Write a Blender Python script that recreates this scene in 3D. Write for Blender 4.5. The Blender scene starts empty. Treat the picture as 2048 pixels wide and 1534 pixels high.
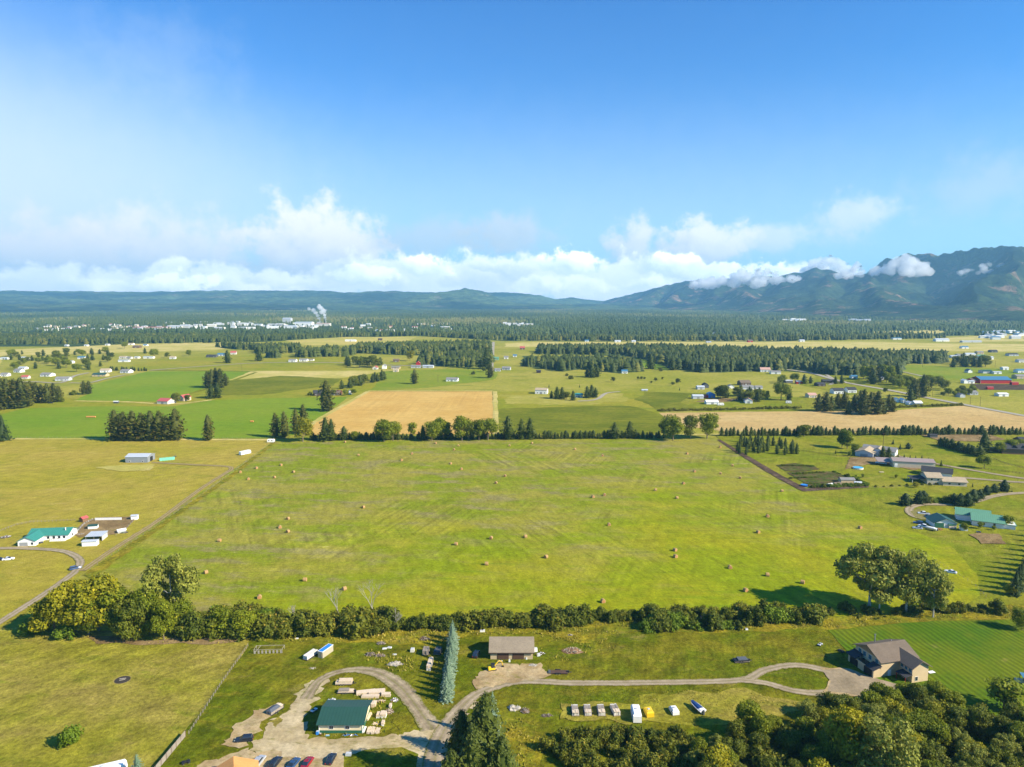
import bpy, bmesh, math, random
import numpy as np
from mathutils import Vector, Matrix, noise as mnoise
from mathutils.geometry import tessellate_polygon

SC = bpy.context.scene
COL = SC.collection
R = math.radians
random.seed(7)

# ------------------------------------------------------------------ camera
F, CH = 1419.0, 115.0                      # focal length in photo pixels, drone height above the ground
PIT = math.atan((767 - 600) / F)           # downward pitch
cam = bpy.data.cameras.new('camera'); camo = bpy.data.objects.new('camera', cam); COL.objects.link(camo)
cam.lens = F / 2048 * 36; cam.sensor_width = 36
cam.clip_start = 1.0; cam.clip_end = 90000
camo.location = (0, 0, CH); camo.rotation_euler = (R(90) - PIT, 0, 0)
SC.camera = camo

# ------------------------------------------------------------------ sun and exposure
SUN_EL, SUN_AZ = 33.0, 24.0                # sun stands to the right and a little behind the drone
S = Vector((math.cos(R(SUN_AZ)) * math.cos(R(SUN_EL)), -math.sin(R(SUN_AZ)) * math.cos(R(SUN_EL)), math.sin(R(SUN_EL))))
sl = bpy.data.lights.new('sun', 'SUN'); sl.energy = 5.0; sl.angle = R(0.5); sl.color = (1.0, 0.91, 0.72)
slo = bpy.data.objects.new('sun', sl); COL.objects.link(slo); slo.location = (0, 0, 500)
slo.rotation_euler = S.to_track_quat('Z', 'Y').to_euler()
SC.view_settings.view_transform = 'Standard'; SC.view_settings.look = 'None'
SC.view_settings.exposure = 0.92; SC.view_settings.gamma = 1.0; SC.view_settings.use_curve_mapping = False
SC.render.engine = 'CYCLES'
cy = SC.cycles
cy.max_bounces = 12; cy.diffuse_bounces = 2; cy.glossy_bounces = 2; cy.transmission_bounces = 3
cy.transparent_max_bounces = 12; cy.volume_bounces = 10
cy.use_denoising = True
cy.use_adaptive_sampling = True; cy.adaptive_threshold = 0.01
cy.sample_clamp_indirect = 4.0

# ------------------------------------------------------------------ pixel <-> ground helpers (flat valley floor at z = 0)
cP, sP = math.cos(PIT), math.sin(PIT)
def DIR(u, v):
    x = (u - 1024) / F; y = (v - 767) / F
    return Vector((x, cP - y * sP, -sP - y * cP))
def G(u, v, z=0.0):
    d = DIR(u, v); t = (z - CH) / d.z
    return Vector((d.x * t, d.y * t, z))
def HT(u, v, h):
    """height in metres of something standing on the ground at pixel (u, v) and h pixels tall"""
    g = G(u, v); d = DIR(u, v - h)
    t = g.y / d.y
    return CH + d.z * t
def MPP(v):
    return (G(1025, v) - G(1024, v)).x

# ------------------------------------------------------------------ world: Nishita sky with drifting cloud puffs
W = bpy.data.worlds.new('World'); SC.world = W; W.use_nodes = True
nt = W.node_tree; N = nt.nodes; L = nt.links; N.clear()
def nd(t, **k):
    n = N.new(t)
    for a, b in k.items(): setattr(n, a, b)
    return n
wo = nd('ShaderNodeOutputWorld'); bg = nd('ShaderNodeBackground'); L.new(bg.outputs[0], wo.inputs[0])
sky = nd('ShaderNodeTexSky', sky_type='NISHITA'); sky.sun_disc = False
sky.sun_elevation = R(SUN_EL); sky.sun_rotation = R(90 + SUN_AZ)
sky.altitude = 900; sky.air_density = 1.0; sky.dust_density = 0.5; sky.ozone_density = 3.0
SKYS = 0.085
bg.inputs[1].default_value = SKYS
hs = nd('ShaderNodeHueSaturation'); hs.inputs['Saturation'].default_value = 1.3; hs.inputs['Value'].default_value = 1.0
L.new(sky.outputs[0], hs.inputs['Color'])
tint = nd('ShaderNodeMix', data_type='RGBA', blend_type='MULTIPLY'); tint.inputs[0].default_value = 1.0
L.new(hs.outputs[0], tint.inputs[6]); tint.inputs[7].default_value = (.22, .93, 1.27, 1)
tc = nd('ShaderNodeTexCoord'); sep = nd('ShaderNodeSeparateXYZ'); L.new(tc.outputs['Generated'], sep.inputs[0])
az = nd('ShaderNodeMath', operation='ARCTAN2'); L.new(sep.outputs[0], az.inputs[0]); L.new(sep.outputs[1], az.inputs[1])
el = nd('ShaderNodeMath', operation='ARCSINE'); L.new(sep.outputs[2], el.inputs[0])
cmb = nd('ShaderNodeCombineXYZ'); L.new(az.outputs[0], cmb.inputs[0]); L.new(el.outputs[0], cmb.inputs[1])
def warp(src, scale, amp, detail=5):
    n = nd('ShaderNodeTexNoise'); n.inputs['Scale'].default_value = scale; n.inputs['Detail'].default_value = detail
    n.inputs['Roughness'].default_value = 0.62
    L.new(cmb.outputs[0], n.inputs['Vector'])
    s = nd('ShaderNodeVectorMath', operation='SUBTRACT'); L.new(n.outputs['Color'], s.inputs[0]); s.inputs[1].default_value = (.5, .5, .5)
    m = nd('ShaderNodeVectorMath', operation='MULTIPLY'); L.new(s.outputs[0], m.inputs[0]); m.inputs[1].default_value = amp
    a = nd('ShaderNodeVectorMath', operation='ADD'); L.new(src, a.inputs[0]); L.new(m.outputs[0], a.inputs[1])
    return a.outputs[0]
C1 = warp(cmb.outputs[0], 9, (.10, .055, 0))
C2 = warp(C1, 42, (.030, .026, 0), 6)
fine = nd('ShaderNodeTexNoise'); fine.inputs['Scale'].default_value = 30; fine.inputs['Detail'].default_value = 7; fine.inputs['Roughness'].default_value = .6
L.new(cmb.outputs[0], fine.inputs['Vector'])
fz = nd('ShaderNodeMapRange'); L.new(fine.outputs[0], fz.inputs[0]); fz.inputs[1].default_value = .3; fz.inputs[2].default_value = .7
fz.inputs[3].default_value = -.38; fz.inputs[4].default_value = .38
cur = tint.outputs[2]
def puff(u, v, ru, rv, dens, soft=.55, lo=(.50, .56, .64), hi=(1.0, .98, .95), src=None, gain=None):
    """one cloud mass centred on the sky direction of a photo pixel; radii in photo pixels"""
    global cur
    d = DIR(u, v).normalized(); a = math.atan2(d.x, d.y); e = math.asin(d.z)
    ra, re = ru / F * math.cos(a) ** 2, rv / F * math.cos(a)
    mp = nd('ShaderNodeMapping'); L.new(src or C2, mp.inputs[0])
    mp.inputs['Location'].default_value = (-a / ra, -e / re, 0); mp.inputs['Scale'].default_value = (1 / ra, 1 / re, 0)
    ln = nd('ShaderNodeVectorMath', operation='LENGTH'); L.new(mp.outputs[0], ln.inputs[0])
    sb = nd('ShaderNodeMath', operation='MULTIPLY_ADD'); L.new(fz.outputs[0], sb.inputs[0]); sb.inputs[1].default_value = .06 if src else 1.0
    L.new(ln.outputs['Value'], sb.inputs[2])
    al = nd('ShaderNodeMapRange', interpolation_type='SMOOTHSTEP'); L.new(sb.outputs[0], al.inputs[0])
    al.inputs[1].default_value = 1.0 + soft * .5; al.inputs[2].default_value = 1.0 - soft; al.inputs[3].default_value = 0; al.inputs[4].default_value = dens
    dt = nd('ShaderNodeVectorMath', operation='DOT_PRODUCT'); L.new(mp.outputs[0], dt.inputs[0]); dt.inputs[1].default_value = (.45, .85, 0)
    sh = nd('ShaderNodeMath', operation='SUBTRACT'); L.new(dt.outputs['Value'], sh.inputs[0]); L.new(fz.outputs[0], sh.inputs[1])
    tm = nd('ShaderNodeMapRange'); L.new(sh.outputs[0], tm.inputs[0]); tm.inputs[1].default_value = -.9; tm.inputs[2].default_value = .5
    cm = nd('ShaderNodeMix', data_type='RGBA'); L.new(tm.outputs[0], cm.inputs[0])
    k = (gain or CLOUD_GAIN) / SKYS
    cm.inputs[6].default_value = (lo[0] * k, lo[1] * k, lo[2] * k, 1); cm.inputs[7].default_value = (hi[0] * k, hi[1] * k, hi[2] * k, 1)
    mx = nd('ShaderNodeMix', data_type='RGBA'); L.new(al.outputs[0], mx.inputs[0]); L.new(cur, mx.inputs[6]); L.new(cm.outputs[2], mx.inputs[7])
    cur = mx.outputs[2]
CLOUD_GAIN = 0.62
HZ = (.78, .86, .95)
c0 = cmb.outputs[0]
# thin veils of high haze, whiter to the left and towards the horizon
puff(-350, 470, 1250, 450, .80, 1.0, HZ, HZ, c0)
puff(-150, 480, 900, 330, .55, 1.0, HZ, HZ, c0)
puff(700, 600, 2600, 300, .62, 1.0, HZ, HZ, c0)
puff(600, 560, 2800, 560, .20, 1.0, (.66, .82, .98), (.66, .82, .98), c0)
puff(330, 110, 130, 70, .12, 1.0, (.70, .82, .92), (.74, .86, .96))
puff(1980, 370, 180, 60, .30, 1.0, (.7, .72, .75), (.78, .8, .82))
# soft far grey masses
puff(110, 515, 260, 85, .85, .6, (.80, .83, .87), (.96, .94, .94))
puff(330, 505, 190, 90, .85, .6, (.78, .82, .87), (1.0, .98, .97))
puff(625, 505, 150, 95, .96, .42, (.70, .74, .79), (1.10, 1.07, 1.03))
puff(700, 525, 120, 60, .95, .4, (.74, .79, .84), (1.05, 1.02, .99))
puff(870, 478, 120, 34, .6, .7, (.55, .63, .70), (.66, .73, .79))
puff(1010, 470, 95, 36, .75, .6, (.58, .65, .71), (.70, .76, .81))
puff(1262, 500, 42, 58, .92, .5, (.68, .73, .79), (1.0, 1.0, .98))
puff(1400, 490, 110, 48, .95, .42, (.66, .71, .77), (1.08, 1.06, 1.03))
puff(1545, 480, 65, 30, .6, .6, (.82, .86, .90), (1.0, 1.0, .98))
puff(1712, 442, 80, 44, .6, .65, (.80, .85, .90), (1.0, 1.0, 1.0))
# the bright bank lying along the mountain tops
rb = random.Random(5)
for u in range(-260, 1640, 95):
    puff(u + rb.uniform(-20, 20), (572 if u < 700 else 562) + rb.uniform(-6, 6), 150, (40 if u < 700 else 50), 1.0, .4, (.84, .90, .97), (1.22, 1.20, 1.18), gain=.76)
for i in range(34):
    u = rb.uniform(-60, 1680); rv = rb.uniform(12, 26); t_ = rb.random()
    v = 588 - rb.uniform(10, 34 if u < 700 else 62)
    g_ = rb.uniform(.80, 1.0); puff(u, v, rb.uniform(36, 90), rv, rb.uniform(.75, 1.0), rb.uniform(.25, .6), (.74 * g_, .82 * g_, .92 * g_), (1.38 * g_, 1.35 * g_, 1.30 * g_), gain=.78)
for u, v, ru, rv in ((330, 566, 100, 18), (740, 552, 60, 24), (860, 528, 60, 24), (1140, 520, 62, 26), (1340, 528, 50, 22), (1450, 535, 70, 26), (1550, 540, 60, 24)):
    puff(u, v, ru, rv, 1.0, .25, (.80, .87, .96), (1.50, 1.46, 1.40), gain=.80)
L.new(cur, bg.inputs[0])

# ------------------------------------------------------------------ naming helpers
def tag(o, label=None, cat=None, group=None, kind=None):
    if label: o['label'] = label
    if cat: o['category'] = cat
    if group: o['group'] = group
    if kind: o['kind'] = kind
    return o
def thing(name, loc, rz, label, cat, group=None, scale=None):
    o = bpy.data.objects.new(name, None); COL.objects.link(o)
    o.location = loc; o.rotation_euler = (0, 0, rz); o.empty_display_size = .1
    if scale: o.scale = scale
    return tag(o, label, cat, group)
def link(name, me, parent=None):
    o = bpy.data.objects.new(name, me); COL.objects.link(o); o.parent = parent
    return o

# ------------------------------------------------------------------ materials
def newmat(name):
    m = bpy.data.materials.new(name); m.use_nodes = True
    t = m.node_tree; t.nodes.clear()
    return m, t
def NN(t, ty, **k):
    n = t.nodes.new(ty)
    for a, b in k.items(): setattr(n, a, b)
    return n
def noise_node(t, vec, scale, detail=4, rough=.55):
    n = NN(t, 'ShaderNodeTexNoise'); n.inputs['Scale'].default_value = scale; n.inputs['Detail'].default_value = detail
    n.inputs['Roughness'].default_value = rough; t.links.new(vec, n.inputs['Vector']); return n.outputs[0]
def mrange(t, v, a, b, c, d, smooth=False):
    n = NN(t, 'ShaderNodeMapRange')
    if smooth: n.interpolation_type = 'SMOOTHSTEP'
    t.links.new(v, n.inputs[0])
    for i, x in enumerate((a, b, c, d)): n.inputs[i + 1].default_value = x
    return n.outputs[0]
def mixc(t, f, a, b, mode='MIX'):
    n = NN(t, 'ShaderNodeMix', data_type='RGBA', blend_type=mode)
    if isinstance(f, float): n.inputs[0].default_value = f
    else: t.links.new(f, n.inputs[0])
    for i, x in ((6, a), (7, b)):
        if isinstance(x, tuple): n.inputs[i].default_value = (x[0], x[1], x[2], 1)
        else: t.links.new(x, n.inputs[i])
    return n.outputs[2]
def mul(t, a, b, op='MULTIPLY'):
    n = NN(t, 'ShaderNodeMath', operation=op)
    for i, x in ((0, a), (1, b)):
        if isinstance(x, (int, float)): n.inputs[i].default_value = x
        else: t.links.new(x, n.inputs[i])
    return n.outputs[0]
def scalec(t, col, f):
    n = NN(t, 'ShaderNodeVectorMath', operation='SCALE'); t.links.new(col, n.inputs[0]); t.links.new(f, n.inputs[3]); return n.outputs[0]
def mapping(t, vec, rot, scale):
    r = NN(t, 'ShaderNodeVectorRotate', rotation_type='Z_AXIS'); t.links.new(vec, r.inputs[0]); r.inputs['Angle'].default_value = R(rot)
    n = NN(t, 'ShaderNodeVectorMath', operation='MULTIPLY'); t.links.new(r.outputs[0], n.inputs[0]); n.inputs[1].default_value = scale
    return n.outputs[0]
def finish(t, col, rough=.9, spec=.2, bump=None, bstr=.5, bdist=.2, metal=0.0):
    p = NN(t, 'ShaderNodeBsdfPrincipled'); o = NN(t, 'ShaderNodeOutputMaterial')
    if isinstance(col, tuple): p.inputs['Base Color'].default_value = (col[0], col[1], col[2], 1)
    else: t.links.new(col, p.inputs['Base Color'])
    p.inputs['Roughness'].default_value = rough; p.inputs['Specular IOR Level'].default_value = spec; p.inputs['Metallic'].default_value = metal
    if bump is not None:
        b = NN(t, 'ShaderNodeBump'); b.inputs['Strength'].default_value = bstr; b.inputs['Distance'].default_value = bdist
        t.links.new(bump, b.inputs['Height']); t.links.new(b.outputs[0], p.inputs['Normal'])
    t.links.new(p.outputs[0], o.inputs[0])
def field(name, c1, c2, c3=None, patch=60., rows=None, fine=.35, dry=None, dryamt=.5, spots=None, k=.5, bd=.6):
    """ground cover: two tones in patches, a third tone in streaks, fine tuft grain. rows = (angle, width, length, amount)"""
    m, t = newmat(name)
    g = NN(t, 'ShaderNodeNewGeometry').outputs['Position']
    n1 = noise_node(t, g, 1 / patch, 6, .62)
    f1 = mrange(t, n1, k - .13, k + .13, 0, 1, True)
    col = mixc(t, f1, c1, c2)
    g2 = mapping(t, g, 12, (1 / (patch * .55), 1 / (patch * .2), .01))
    n2 = noise_node(t, g2, 1.0, 7, .68)
    if c3: col = mixc(t, mrange(t, n2, .52, .68, 0, .75, True), col, c3)
    if rows:
        for (ang, wid, leng, amt) in rows:
            r1 = mapping(t, g, ang, (1 / wid, 1 / leng, .01))
            rn = noise_node(t, r1, 1.0, 3, .6)
            msk = noise_node(t, mapping(t, g, ang + 31, (1 / 90., 1 / 60., 1)), 1.0, 3, .5)
            v = mrange(t, rn, .3, .7, 1 - amt, 1 + amt)
            v = mul(t, mul(t, mul(t, v, 1.0, 'SUBTRACT'), mrange(t, msk, .42, .6, .15, 1)), 1.0, 'ADD')
            col = scalec(t, col, v)
    if dry:
        n3 = noise_node(t, mapping(t, g, -8, (1 / 26., 1 / 11., .01)), 1.0, 8, .72)
        col = mixc(t, mrange(t, n3, .56, .70, 0, dryamt, True), col, dry)
    fn = noise_node(t, g, .9, 5, .8); fl = noise_node(t, mapping(t, g, -20, (1 / 9., 1 / 5.5, .1)), 1.0, 5, .7)
    fm = noise_node(t, mapping(t, g, 35, (.22, .11, .1)), 1.0, 4, .7)
    v = mul(t, mrange(t, fn, .25, .75, 1 - fine * 1.3, 1 + fine * 1.3), mrange(t, fm, .25, .75, 1 - fine, 1 + fine))
    v = mul(t, v, mrange(t, fl, .3, .7, 1 - fine * .45, 1 + fine * .45))
    col = scalec(t, col, v)
    finish(t, col, .95, .05, fn, .8, bd)
    return m
def paint(name, c, rough=.6, spec=.3, var=.08, scale=.8, metal=0.0, bump=0.0):
    m, t = newmat(name)
    tcn = NN(t, 'ShaderNodeTexCoord').outputs['Object']
    n = noise_node(t, tcn, scale, 5, .65)
    n2 = noise_node(t, tcn, scale * 9, 3, .6)
    base = NN(t, 'ShaderNodeRGB'); base.outputs[0].default_value = (c[0], c[1], c[2], 1)
    col = scalec(t, base.outputs[0], mul(t, mrange(t, n, .3, .7, 1 - var, 1 + var), mrange(t, n2, .3, .7, 1 - var * .6, 1 + var * .6)))
    finish(t, col, rough, spec, n2 if bump else None, bump, .05, metal)
    return m
def ribbed(name, c, rough=.4, period=.45, var=.06, axis=0, depth=.5):
    """metal or board sheet with ribs every `period` metres along local axis"""
    m, t = newmat(name)
    tcn = NN(t, 'ShaderNodeTexCoord').outputs['Object']
    s = NN(t, 'ShaderNodeSeparateXYZ'); t.links.new(tcn, s.inputs[0])
    w = mul(t, s.outputs[axis], 2 * math.pi / period)
    sn = NN(t, 'ShaderNodeMath', operation='SINE'); t.links.new(w, sn.inputs[0])
    n = noise_node(t, tcn, .5, 5, .65)
    base = NN(t, 'ShaderNodeRGB'); base.outputs[0].default_value = (c[0], c[1], c[2], 1)
    col = scalec(t, base.outputs[0], mul(t, mrange(t, n, .3, .7, 1 - var, 1 + var), mrange(t, sn.outputs[0], .4, 1, 1.0, 1.0 - depth * .35)))
    finish(t, col, rough, .4, sn.outputs[0], .3 * depth, .04)
    return m
def shingle(name, c, var=.22):
    m, t = newmat(name)
    tcn = NN(t, 'ShaderNodeTexCoord').outputs['Object']
    n = noise_node(t, mapping(t, tcn, 0, (1.6, 3.4, 3.4)), 1.0, 4, .8)
    n2 = noise_node(t, tcn, .35, 4, .6)
    base = NN(t, 'ShaderNodeRGB'); base.outputs[0].default_value = (c[0], c[1], c[2], 1)
    col = scalec(t, base.outputs[0], mul(t, mrange(t, n, .25, .75, 1 - var, 1 + var), mrange(t, n2, .3, .7, .9, 1.1)))
    finish(t, col, .9, .15, n, .5, .04)
    return m
def leafmat(name, c1, c2, c3=None, transl=.22, big=.12):
    m, t = newmat(name)
    at = NN(t, 'ShaderNodeAttribute', attribute_name='var').outputs['Fac']
    oi = NN(t, 'ShaderNodeObjectInfo').outputs['Random']
    g = NN(t, 'ShaderNodeNewGeometry').outputs['Position']
    n = noise_node(t, g, big, 3, .6)
    f = mul(t, mul(t, at, .62), mul(t, mrange(t, n, .35, .65, 0, .3), mul(t, oi, .3), 'ADD'), 'ADD')
    col = mixc(t, f, c1, c2)
    if c3: col = mixc(t, mrange(t, at, .86, .97, 0, .8), col, c3)
    d = NN(t, 'ShaderNodeBsdfPrincipled'); d.inputs['Roughness'].default_value = .65; d.inputs['Specular IOR Level'].default_value = .25
    tr = NN(t, 'ShaderNodeBsdfTranslucent'); mx = NN(t, 'ShaderNodeMixShader'); o = NN(t, 'ShaderNodeOutputMaterial')
    t.links.new(col, d.inputs['Base Color']); t.links.new(col, tr.inputs[0]); mx.inputs[0].default_value = transl
    t.links.new(d.outputs[0], mx.inputs[1]); t.links.new(tr.outputs[0], mx.inputs[2]); t.links.new(mx.outputs[0], o.inputs[0])
    return m

# ------------------------------------------------------------------ mesh builder
class MB:
    def __init__(s): s.v = []; s.f = []; s.m = []; s.mi = 0
    def quad(s, *p):
        b = len(s.v); s.v += [tuple(q) for q in p]; s.f.append(tuple(range(b, b + len(p)))); s.m.append(s.mi); return s
    def hull(s, bot, top):
        """closed solid between two loops of the same length (bottom counter-clockwise)"""
        n = len(bot); b = len(s.v); s.v += [tuple(q) for q in bot] + [tuple(q) for q in top]
        s.f.append(tuple(b + i for i in reversed(range(n)))); s.f.append(tuple(b + n + i for i in range(n))); s.m += [s.mi] * 2
        for i in range(n):
            j = (i + 1) % n; s.f.append((b + i, b + j, b + n + j, b + n + i)); s.m.append(s.mi)
        return s
    def box(s, x0, x1, y0, y1, z0, z1, taper=0.0):
        t = taper
        return s.hull([(x0, y0, z0), (x1, y0, z0), (x1, y1, z0), (x0, y1, z0)],
                      [(x0 + t, y0 + t, z1), (x1 - t, y0 + t, z1), (x1 - t, y1 - t, z1), (x0 + t, y1 - t, z1)])
    def tube(s, p, q, r0, r1=None, n=6):
        p = Vector(p); q = Vector(q); r1 = r0 if r1 is None else r1
        d = (q - p).normalized(); a = d.orthogonal().normalized(); c = d.cross(a)
        ring = lambda o, r: [tuple(o + (a * math.cos(2 * math.pi * i / n) + c * math.sin(2 * math.pi * i / n)) * r) for i in range(n)]
        return s.hull(ring(p, r0), ring(q, r1))
    def blob(s, c, r, seed=0, amp=.15, sub=2, flat=None):
        bm = bmesh.new(); bmesh.ops.create_icosphere(bm, subdivisions=sub, radius=1)
        b = len(s.v)
        for v in bm.verts:
            k = 1 + amp * mnoise.noise(v.co * 2.1 + Vector((seed * 3.7, seed, 0))) * 2
            z = v.co.z * k * r[2]
            if flat is not None and z < flat: z = flat
            s.v.append((c[0] + v.co.x * k * r[0], c[1] + v.co.y * k * r[1], c[2] + z))
        for f in bm.faces: s.f.append(tuple(b + v.index for v in f.verts)); s.m.append(s.mi)
        bm.free(); return s
    def mesh(s, name, mats):
        me = bpy.data.meshes.new(name); me.from_pydata(s.v, [], s.f)
        for m in (mats if isinstance(mats, (list, tuple)) else [mats]): me.materials.append(m)
        me.polygons.foreach_set('material_index', s.m); me.update(); return me
    def build(s, name, mats, parent=None, smooth=False):
        me = s.mesh(name, mats)
        if smooth: me.polygons.foreach_set('use_smooth', [True] * len(me.polygons))
        return link(name, me, parent)
def np_mesh(name, V, Fc, mat, var=None, k=3):
    V = np.asarray(V, np.float32); Fc = np.asarray(Fc, np.int32)
    me = bpy.data.meshes.new(name); me.vertices.add(len(V)); me.vertices.foreach_set('co', V.ravel())
    me.loops.add(Fc.size); me.loops.foreach_set('vertex_index', Fc.ravel())
    me.polygons.add(len(Fc)); me.polygons.foreach_set('loop_start', np.arange(0, Fc.size, k, dtype=np.int32))
    me.update(calc_edges=True)
    if var is not None:
        a = me.attributes.new('var', 'FLOAT', 'POINT'); a.data.foreach_set('value', np.asarray(var, np.float32))
    me.materials.append(mat); return me

# ------------------------------------------------------------------ ground sheets
def jit(pts, step, amp, seed):
    """resample a closed outline every `step` metres and wander it a little"""
    out = []
    n = len(pts)
    for i in range(n):
        a, b = pts[i], pts[(i + 1) % n]; ln = (b - a).length; k = max(1, int(ln / step))
        for j in range(k):
            p = a.lerp(b, j / k)
            w = mnoise.noise_vector(Vector((p.x / step / 3.4, p.y / step / 3.4, seed * 3.1))) + mnoise.noise_vector(Vector((p.x / step / 1.1, p.y / step / 1.1, seed * 5.1))) * .55
            out.append(Vector((p.x + w.x * amp, p.y + w.y * amp, 0)))
    return out
LAY = [0]
def sheet(name, px, mat, z=None, step=None, amp=None, world=False):
    pts = [Vector((p[0], p[1], 0)) if world else G(*p) for p in px]
    LAY[0] += 1
    if z is None: z = .006 * LAY[0]
    if amp:
        pts = jit(pts, step * .5, amp * 1.15, LAY[0])
    tris = tessellate_polygon([pts])
    me = bpy.data.meshes.new(name)
    vs = [(p.x, p.y, z) for p in pts]
    fs = []
    for a, b, c in tris:
        nz = (pts[b] - pts[a]).cross(pts[c] - pts[a]).z
        if abs(nz) > 1e-9: fs.append((a, b, c) if nz > 0 else (a, c, b))
    me.from_pydata(vs, [], fs); me.materials.append(mat); me.update()
    return tag(link(name, me), kind='structure')
def smooth_line(pts, n=8):
    out = []
    P = [pts[0]] + list(pts) + [pts[-1]]
    for i in range(1, len(P) - 2):
        p0, p1, p2, p3 = P[i - 1], P[i], P[i + 1], P[i + 2]
        for j in range(n):
            t = j / n
            out.append(.5 * ((2 * p1) + (p2 - p0) * t + (2 * p0 - 5 * p1 + 4 * p2 - p3) * t * t + (3 * p1 - p0 - 3 * p2 + p3) * t ** 3))
    out.append(P[-2]); return out
def road(name, px, width, mat, jag=.3, n=10, world=False, kind='structure'):
    LAY[0] += 1; z = .006 * LAY[0]
    ln = smooth_line([G(*p) for p in px] if not world else [Vector(p) for p in px], n)
    vs, fs, uv = [], [], []
    W = width if isinstance(width, (list, tuple)) else [width, width]
    for i, p in enumerate(ln):
        d = (ln[min(i + 1, len(ln) - 1)] - ln[max(i - 1, 0)]); d.z = 0; d.normalize(); nn = Vector((-d.y, d.x, 0))
        f = i / (len(ln) - 1) * (len(W) - 1); a = int(min(f, len(W) - 2)); w = W[a] + (W[a + 1] - W[a]) * (f - a)
        j1 = mnoise.noise(Vector((i * .9, 1, LAY[0]))) * jag; j2 = mnoise.noise(Vector((i * .9, 7, LAY[0]))) * jag
        for s, jj in ((-1, j1), (-.33, 0), (.33, 0), (1, j2)):
            q = p + nn * s * (w / 2 + jj * abs(s)); vs.append((q.x, q.y, z)); uv.append(s * .5 + .5)
    for i in range(len(ln) - 1):
        for k in range(3):
            b = i * 4 + k; fs.append((b, b + 1, b + 5, b + 4))
    me = bpy.data.meshes.new(name); me.from_pydata(vs, [], fs); me.materials.append(mat)
    at = me.attributes.new('across', 'FLOAT', 'POINT'); at.data.foreach_set('value', uv); me.flip_normals(); me.update()
    if me.polygons[0].normal.z < 0: me.flip_normals()
    return tag(link(name, me), kind=kind)
def trackmat(name, c, cw, grass, amt=.5):
    m, t = newmat(name)
    g = NN(t, 'ShaderNodeNewGeometry').outputs['Position']
    a = NN(t, 'ShaderNodeAttribute', attribute_name='across').outputs['Fac']
    n = noise_node(t, g, .25, 6, .7); n2 = noise_node(t, g, 1.6, 4, .7)
    col = mixc(t, mrange(t, n, .35, .65, 0, 1), c, cw)
    w = NN(t, 'ShaderNodeMath', operation='PINGPONG'); t.links.new(a, w.inputs[0]); w.inputs[1].default_value = .5
    w2 = mul(t, mul(t, w.outputs[0], .27, 'SUBTRACT'), 1.0); ab = NN(t, 'ShaderNodeMath', operation='ABSOLUTE'); t.links.new(w2, ab.inputs[0])
    mid = mrange(t, mul(t, w.outputs[0], mrange(t, n2, .3, .7, -.08, .08), 'ADD'), .40, .5, 0, amt, True)
    col = mixc(t, mid, col, grass)
    edge = mrange(t, mul(t, w.outputs[0], mrange(t, n2, .3, .7, -.11, .11), 'ADD'), .14, .0, 0, .9, True)
    col = mixc(t, edge, col, grass)
    tr = mrange(t, ab.outputs[0], 0, .09, 1.22, .94)
    col = scalec(t, scalec(t, col, tr), mrange(t, n2, .25, .75, .82, 1.18))
    finish(t, col, .95, .1, n2, .5, .1); return m

M = {}
M['valley'] = field('valley_pasture', (.255, .250, .022), (.330, .290, .045), (.150, .180, .014), 140, None, .22, (.46, .34, .13), .6)
M['past_w'] = field('yellow_pasture', (.315, .268, .026), (.360, .275, .045), (.225, .220, .020), 80, [(80, 4, 70, .08)], .24, (.50, .36, .12), .45)
M['past_sw'] = field('olive_pasture', (.245, .222, .020), (.285, .228, .042), (.165, .180, .012), 30, [(65, 2.2, 16, .2)], .42, (.30, .21, .07), .45)
M['yard'] = field('yard_grass', (.100, .124, .003), (.172, .155, .009), (.195, .160, .012), 18, [(15, 1.6, 24, .2)], .46, (.27, .20, .06), .55)
M['mid'] = field('mid_pasture', (.225, .235, .012), (.290, .250, .022), (.140, .185, .010), 90, None, .22, (.42, .31, .09), .5)
M['olive'] = field('olive_pasture_and_shade', (.120, .140, .006), (.175, .180, .010), (.22, .20, .02), 60, [(88, 5, 80, .18)], .2)  # dark olive pasture tone; also serves as painted cloud shadow on one field
M['east'] = field('east_paddock', (.165, .195, .006), (.235, .220, .018), (.28, .235, .035), 45, [(25, 2.2, 70, .14)], .28, (.32, .25, .07), .5)
M['crop'] = field('green_crop', (.150, .235, .010), (.190, .250, .014), (.20, .25, .02), 120, [(85, 3, 90, .10)], .16)
M['crop2'] = field('young_green_crop', (.165, .225, .012), (.220, .245, .020), (.27, .24, .03), 90, None, .18)
M['faded'] = field('faded_pasture', (.36, .31, .06), (.30, .275, .035), (.42, .35, .11), 40, None, .2)
M['wheat'] = field('ripe_wheat', (.53, .32, .080), (.58, .37, .105), None, 70, [(0.5, 3.0, 300, .10), (90, 8, 200, .05)], .12)
M['stub'] = field('pale_stubble', (.53, .37, .150), (.48, .32, .12), (.40, .30, .10), 70, [(84, 9, 110, .1)], .16, (.22, .17, .06), .75)
M['dry'] = field('dry_grass', (.50, .39, .10), (.40, .35, .07), (.29, .28, .05), 120, None, .18)
M['dry2'] = field('bleached_grass', (.54, .43, .15), (.42, .36, .08), (.32, .30, .06), 60, None, .2)
M['tall'] = field('rank_grass', (.24, .190, .012), (.150, .160, .010), (.34, .25, .030), 9, [(10, 1.2, 6, .2)], .45, (.38, .27, .06), .5)
M['soil'] = field('bare_soil', (.20, .130, .055), (.29, .20, .09), None, 14, None, .3, (.22, .20, .04), .6)
M['soild'] = field('dark_soil', (.065, .045, .025), (.10, .07, .04), None, 10, None, .4)
M['garden'] = field('garden_rows', (.075, .095, .014), (.12, .08, .035), (.05, .09, .010), 5, [(80, 1.2, 14, .35)], .45)
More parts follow.
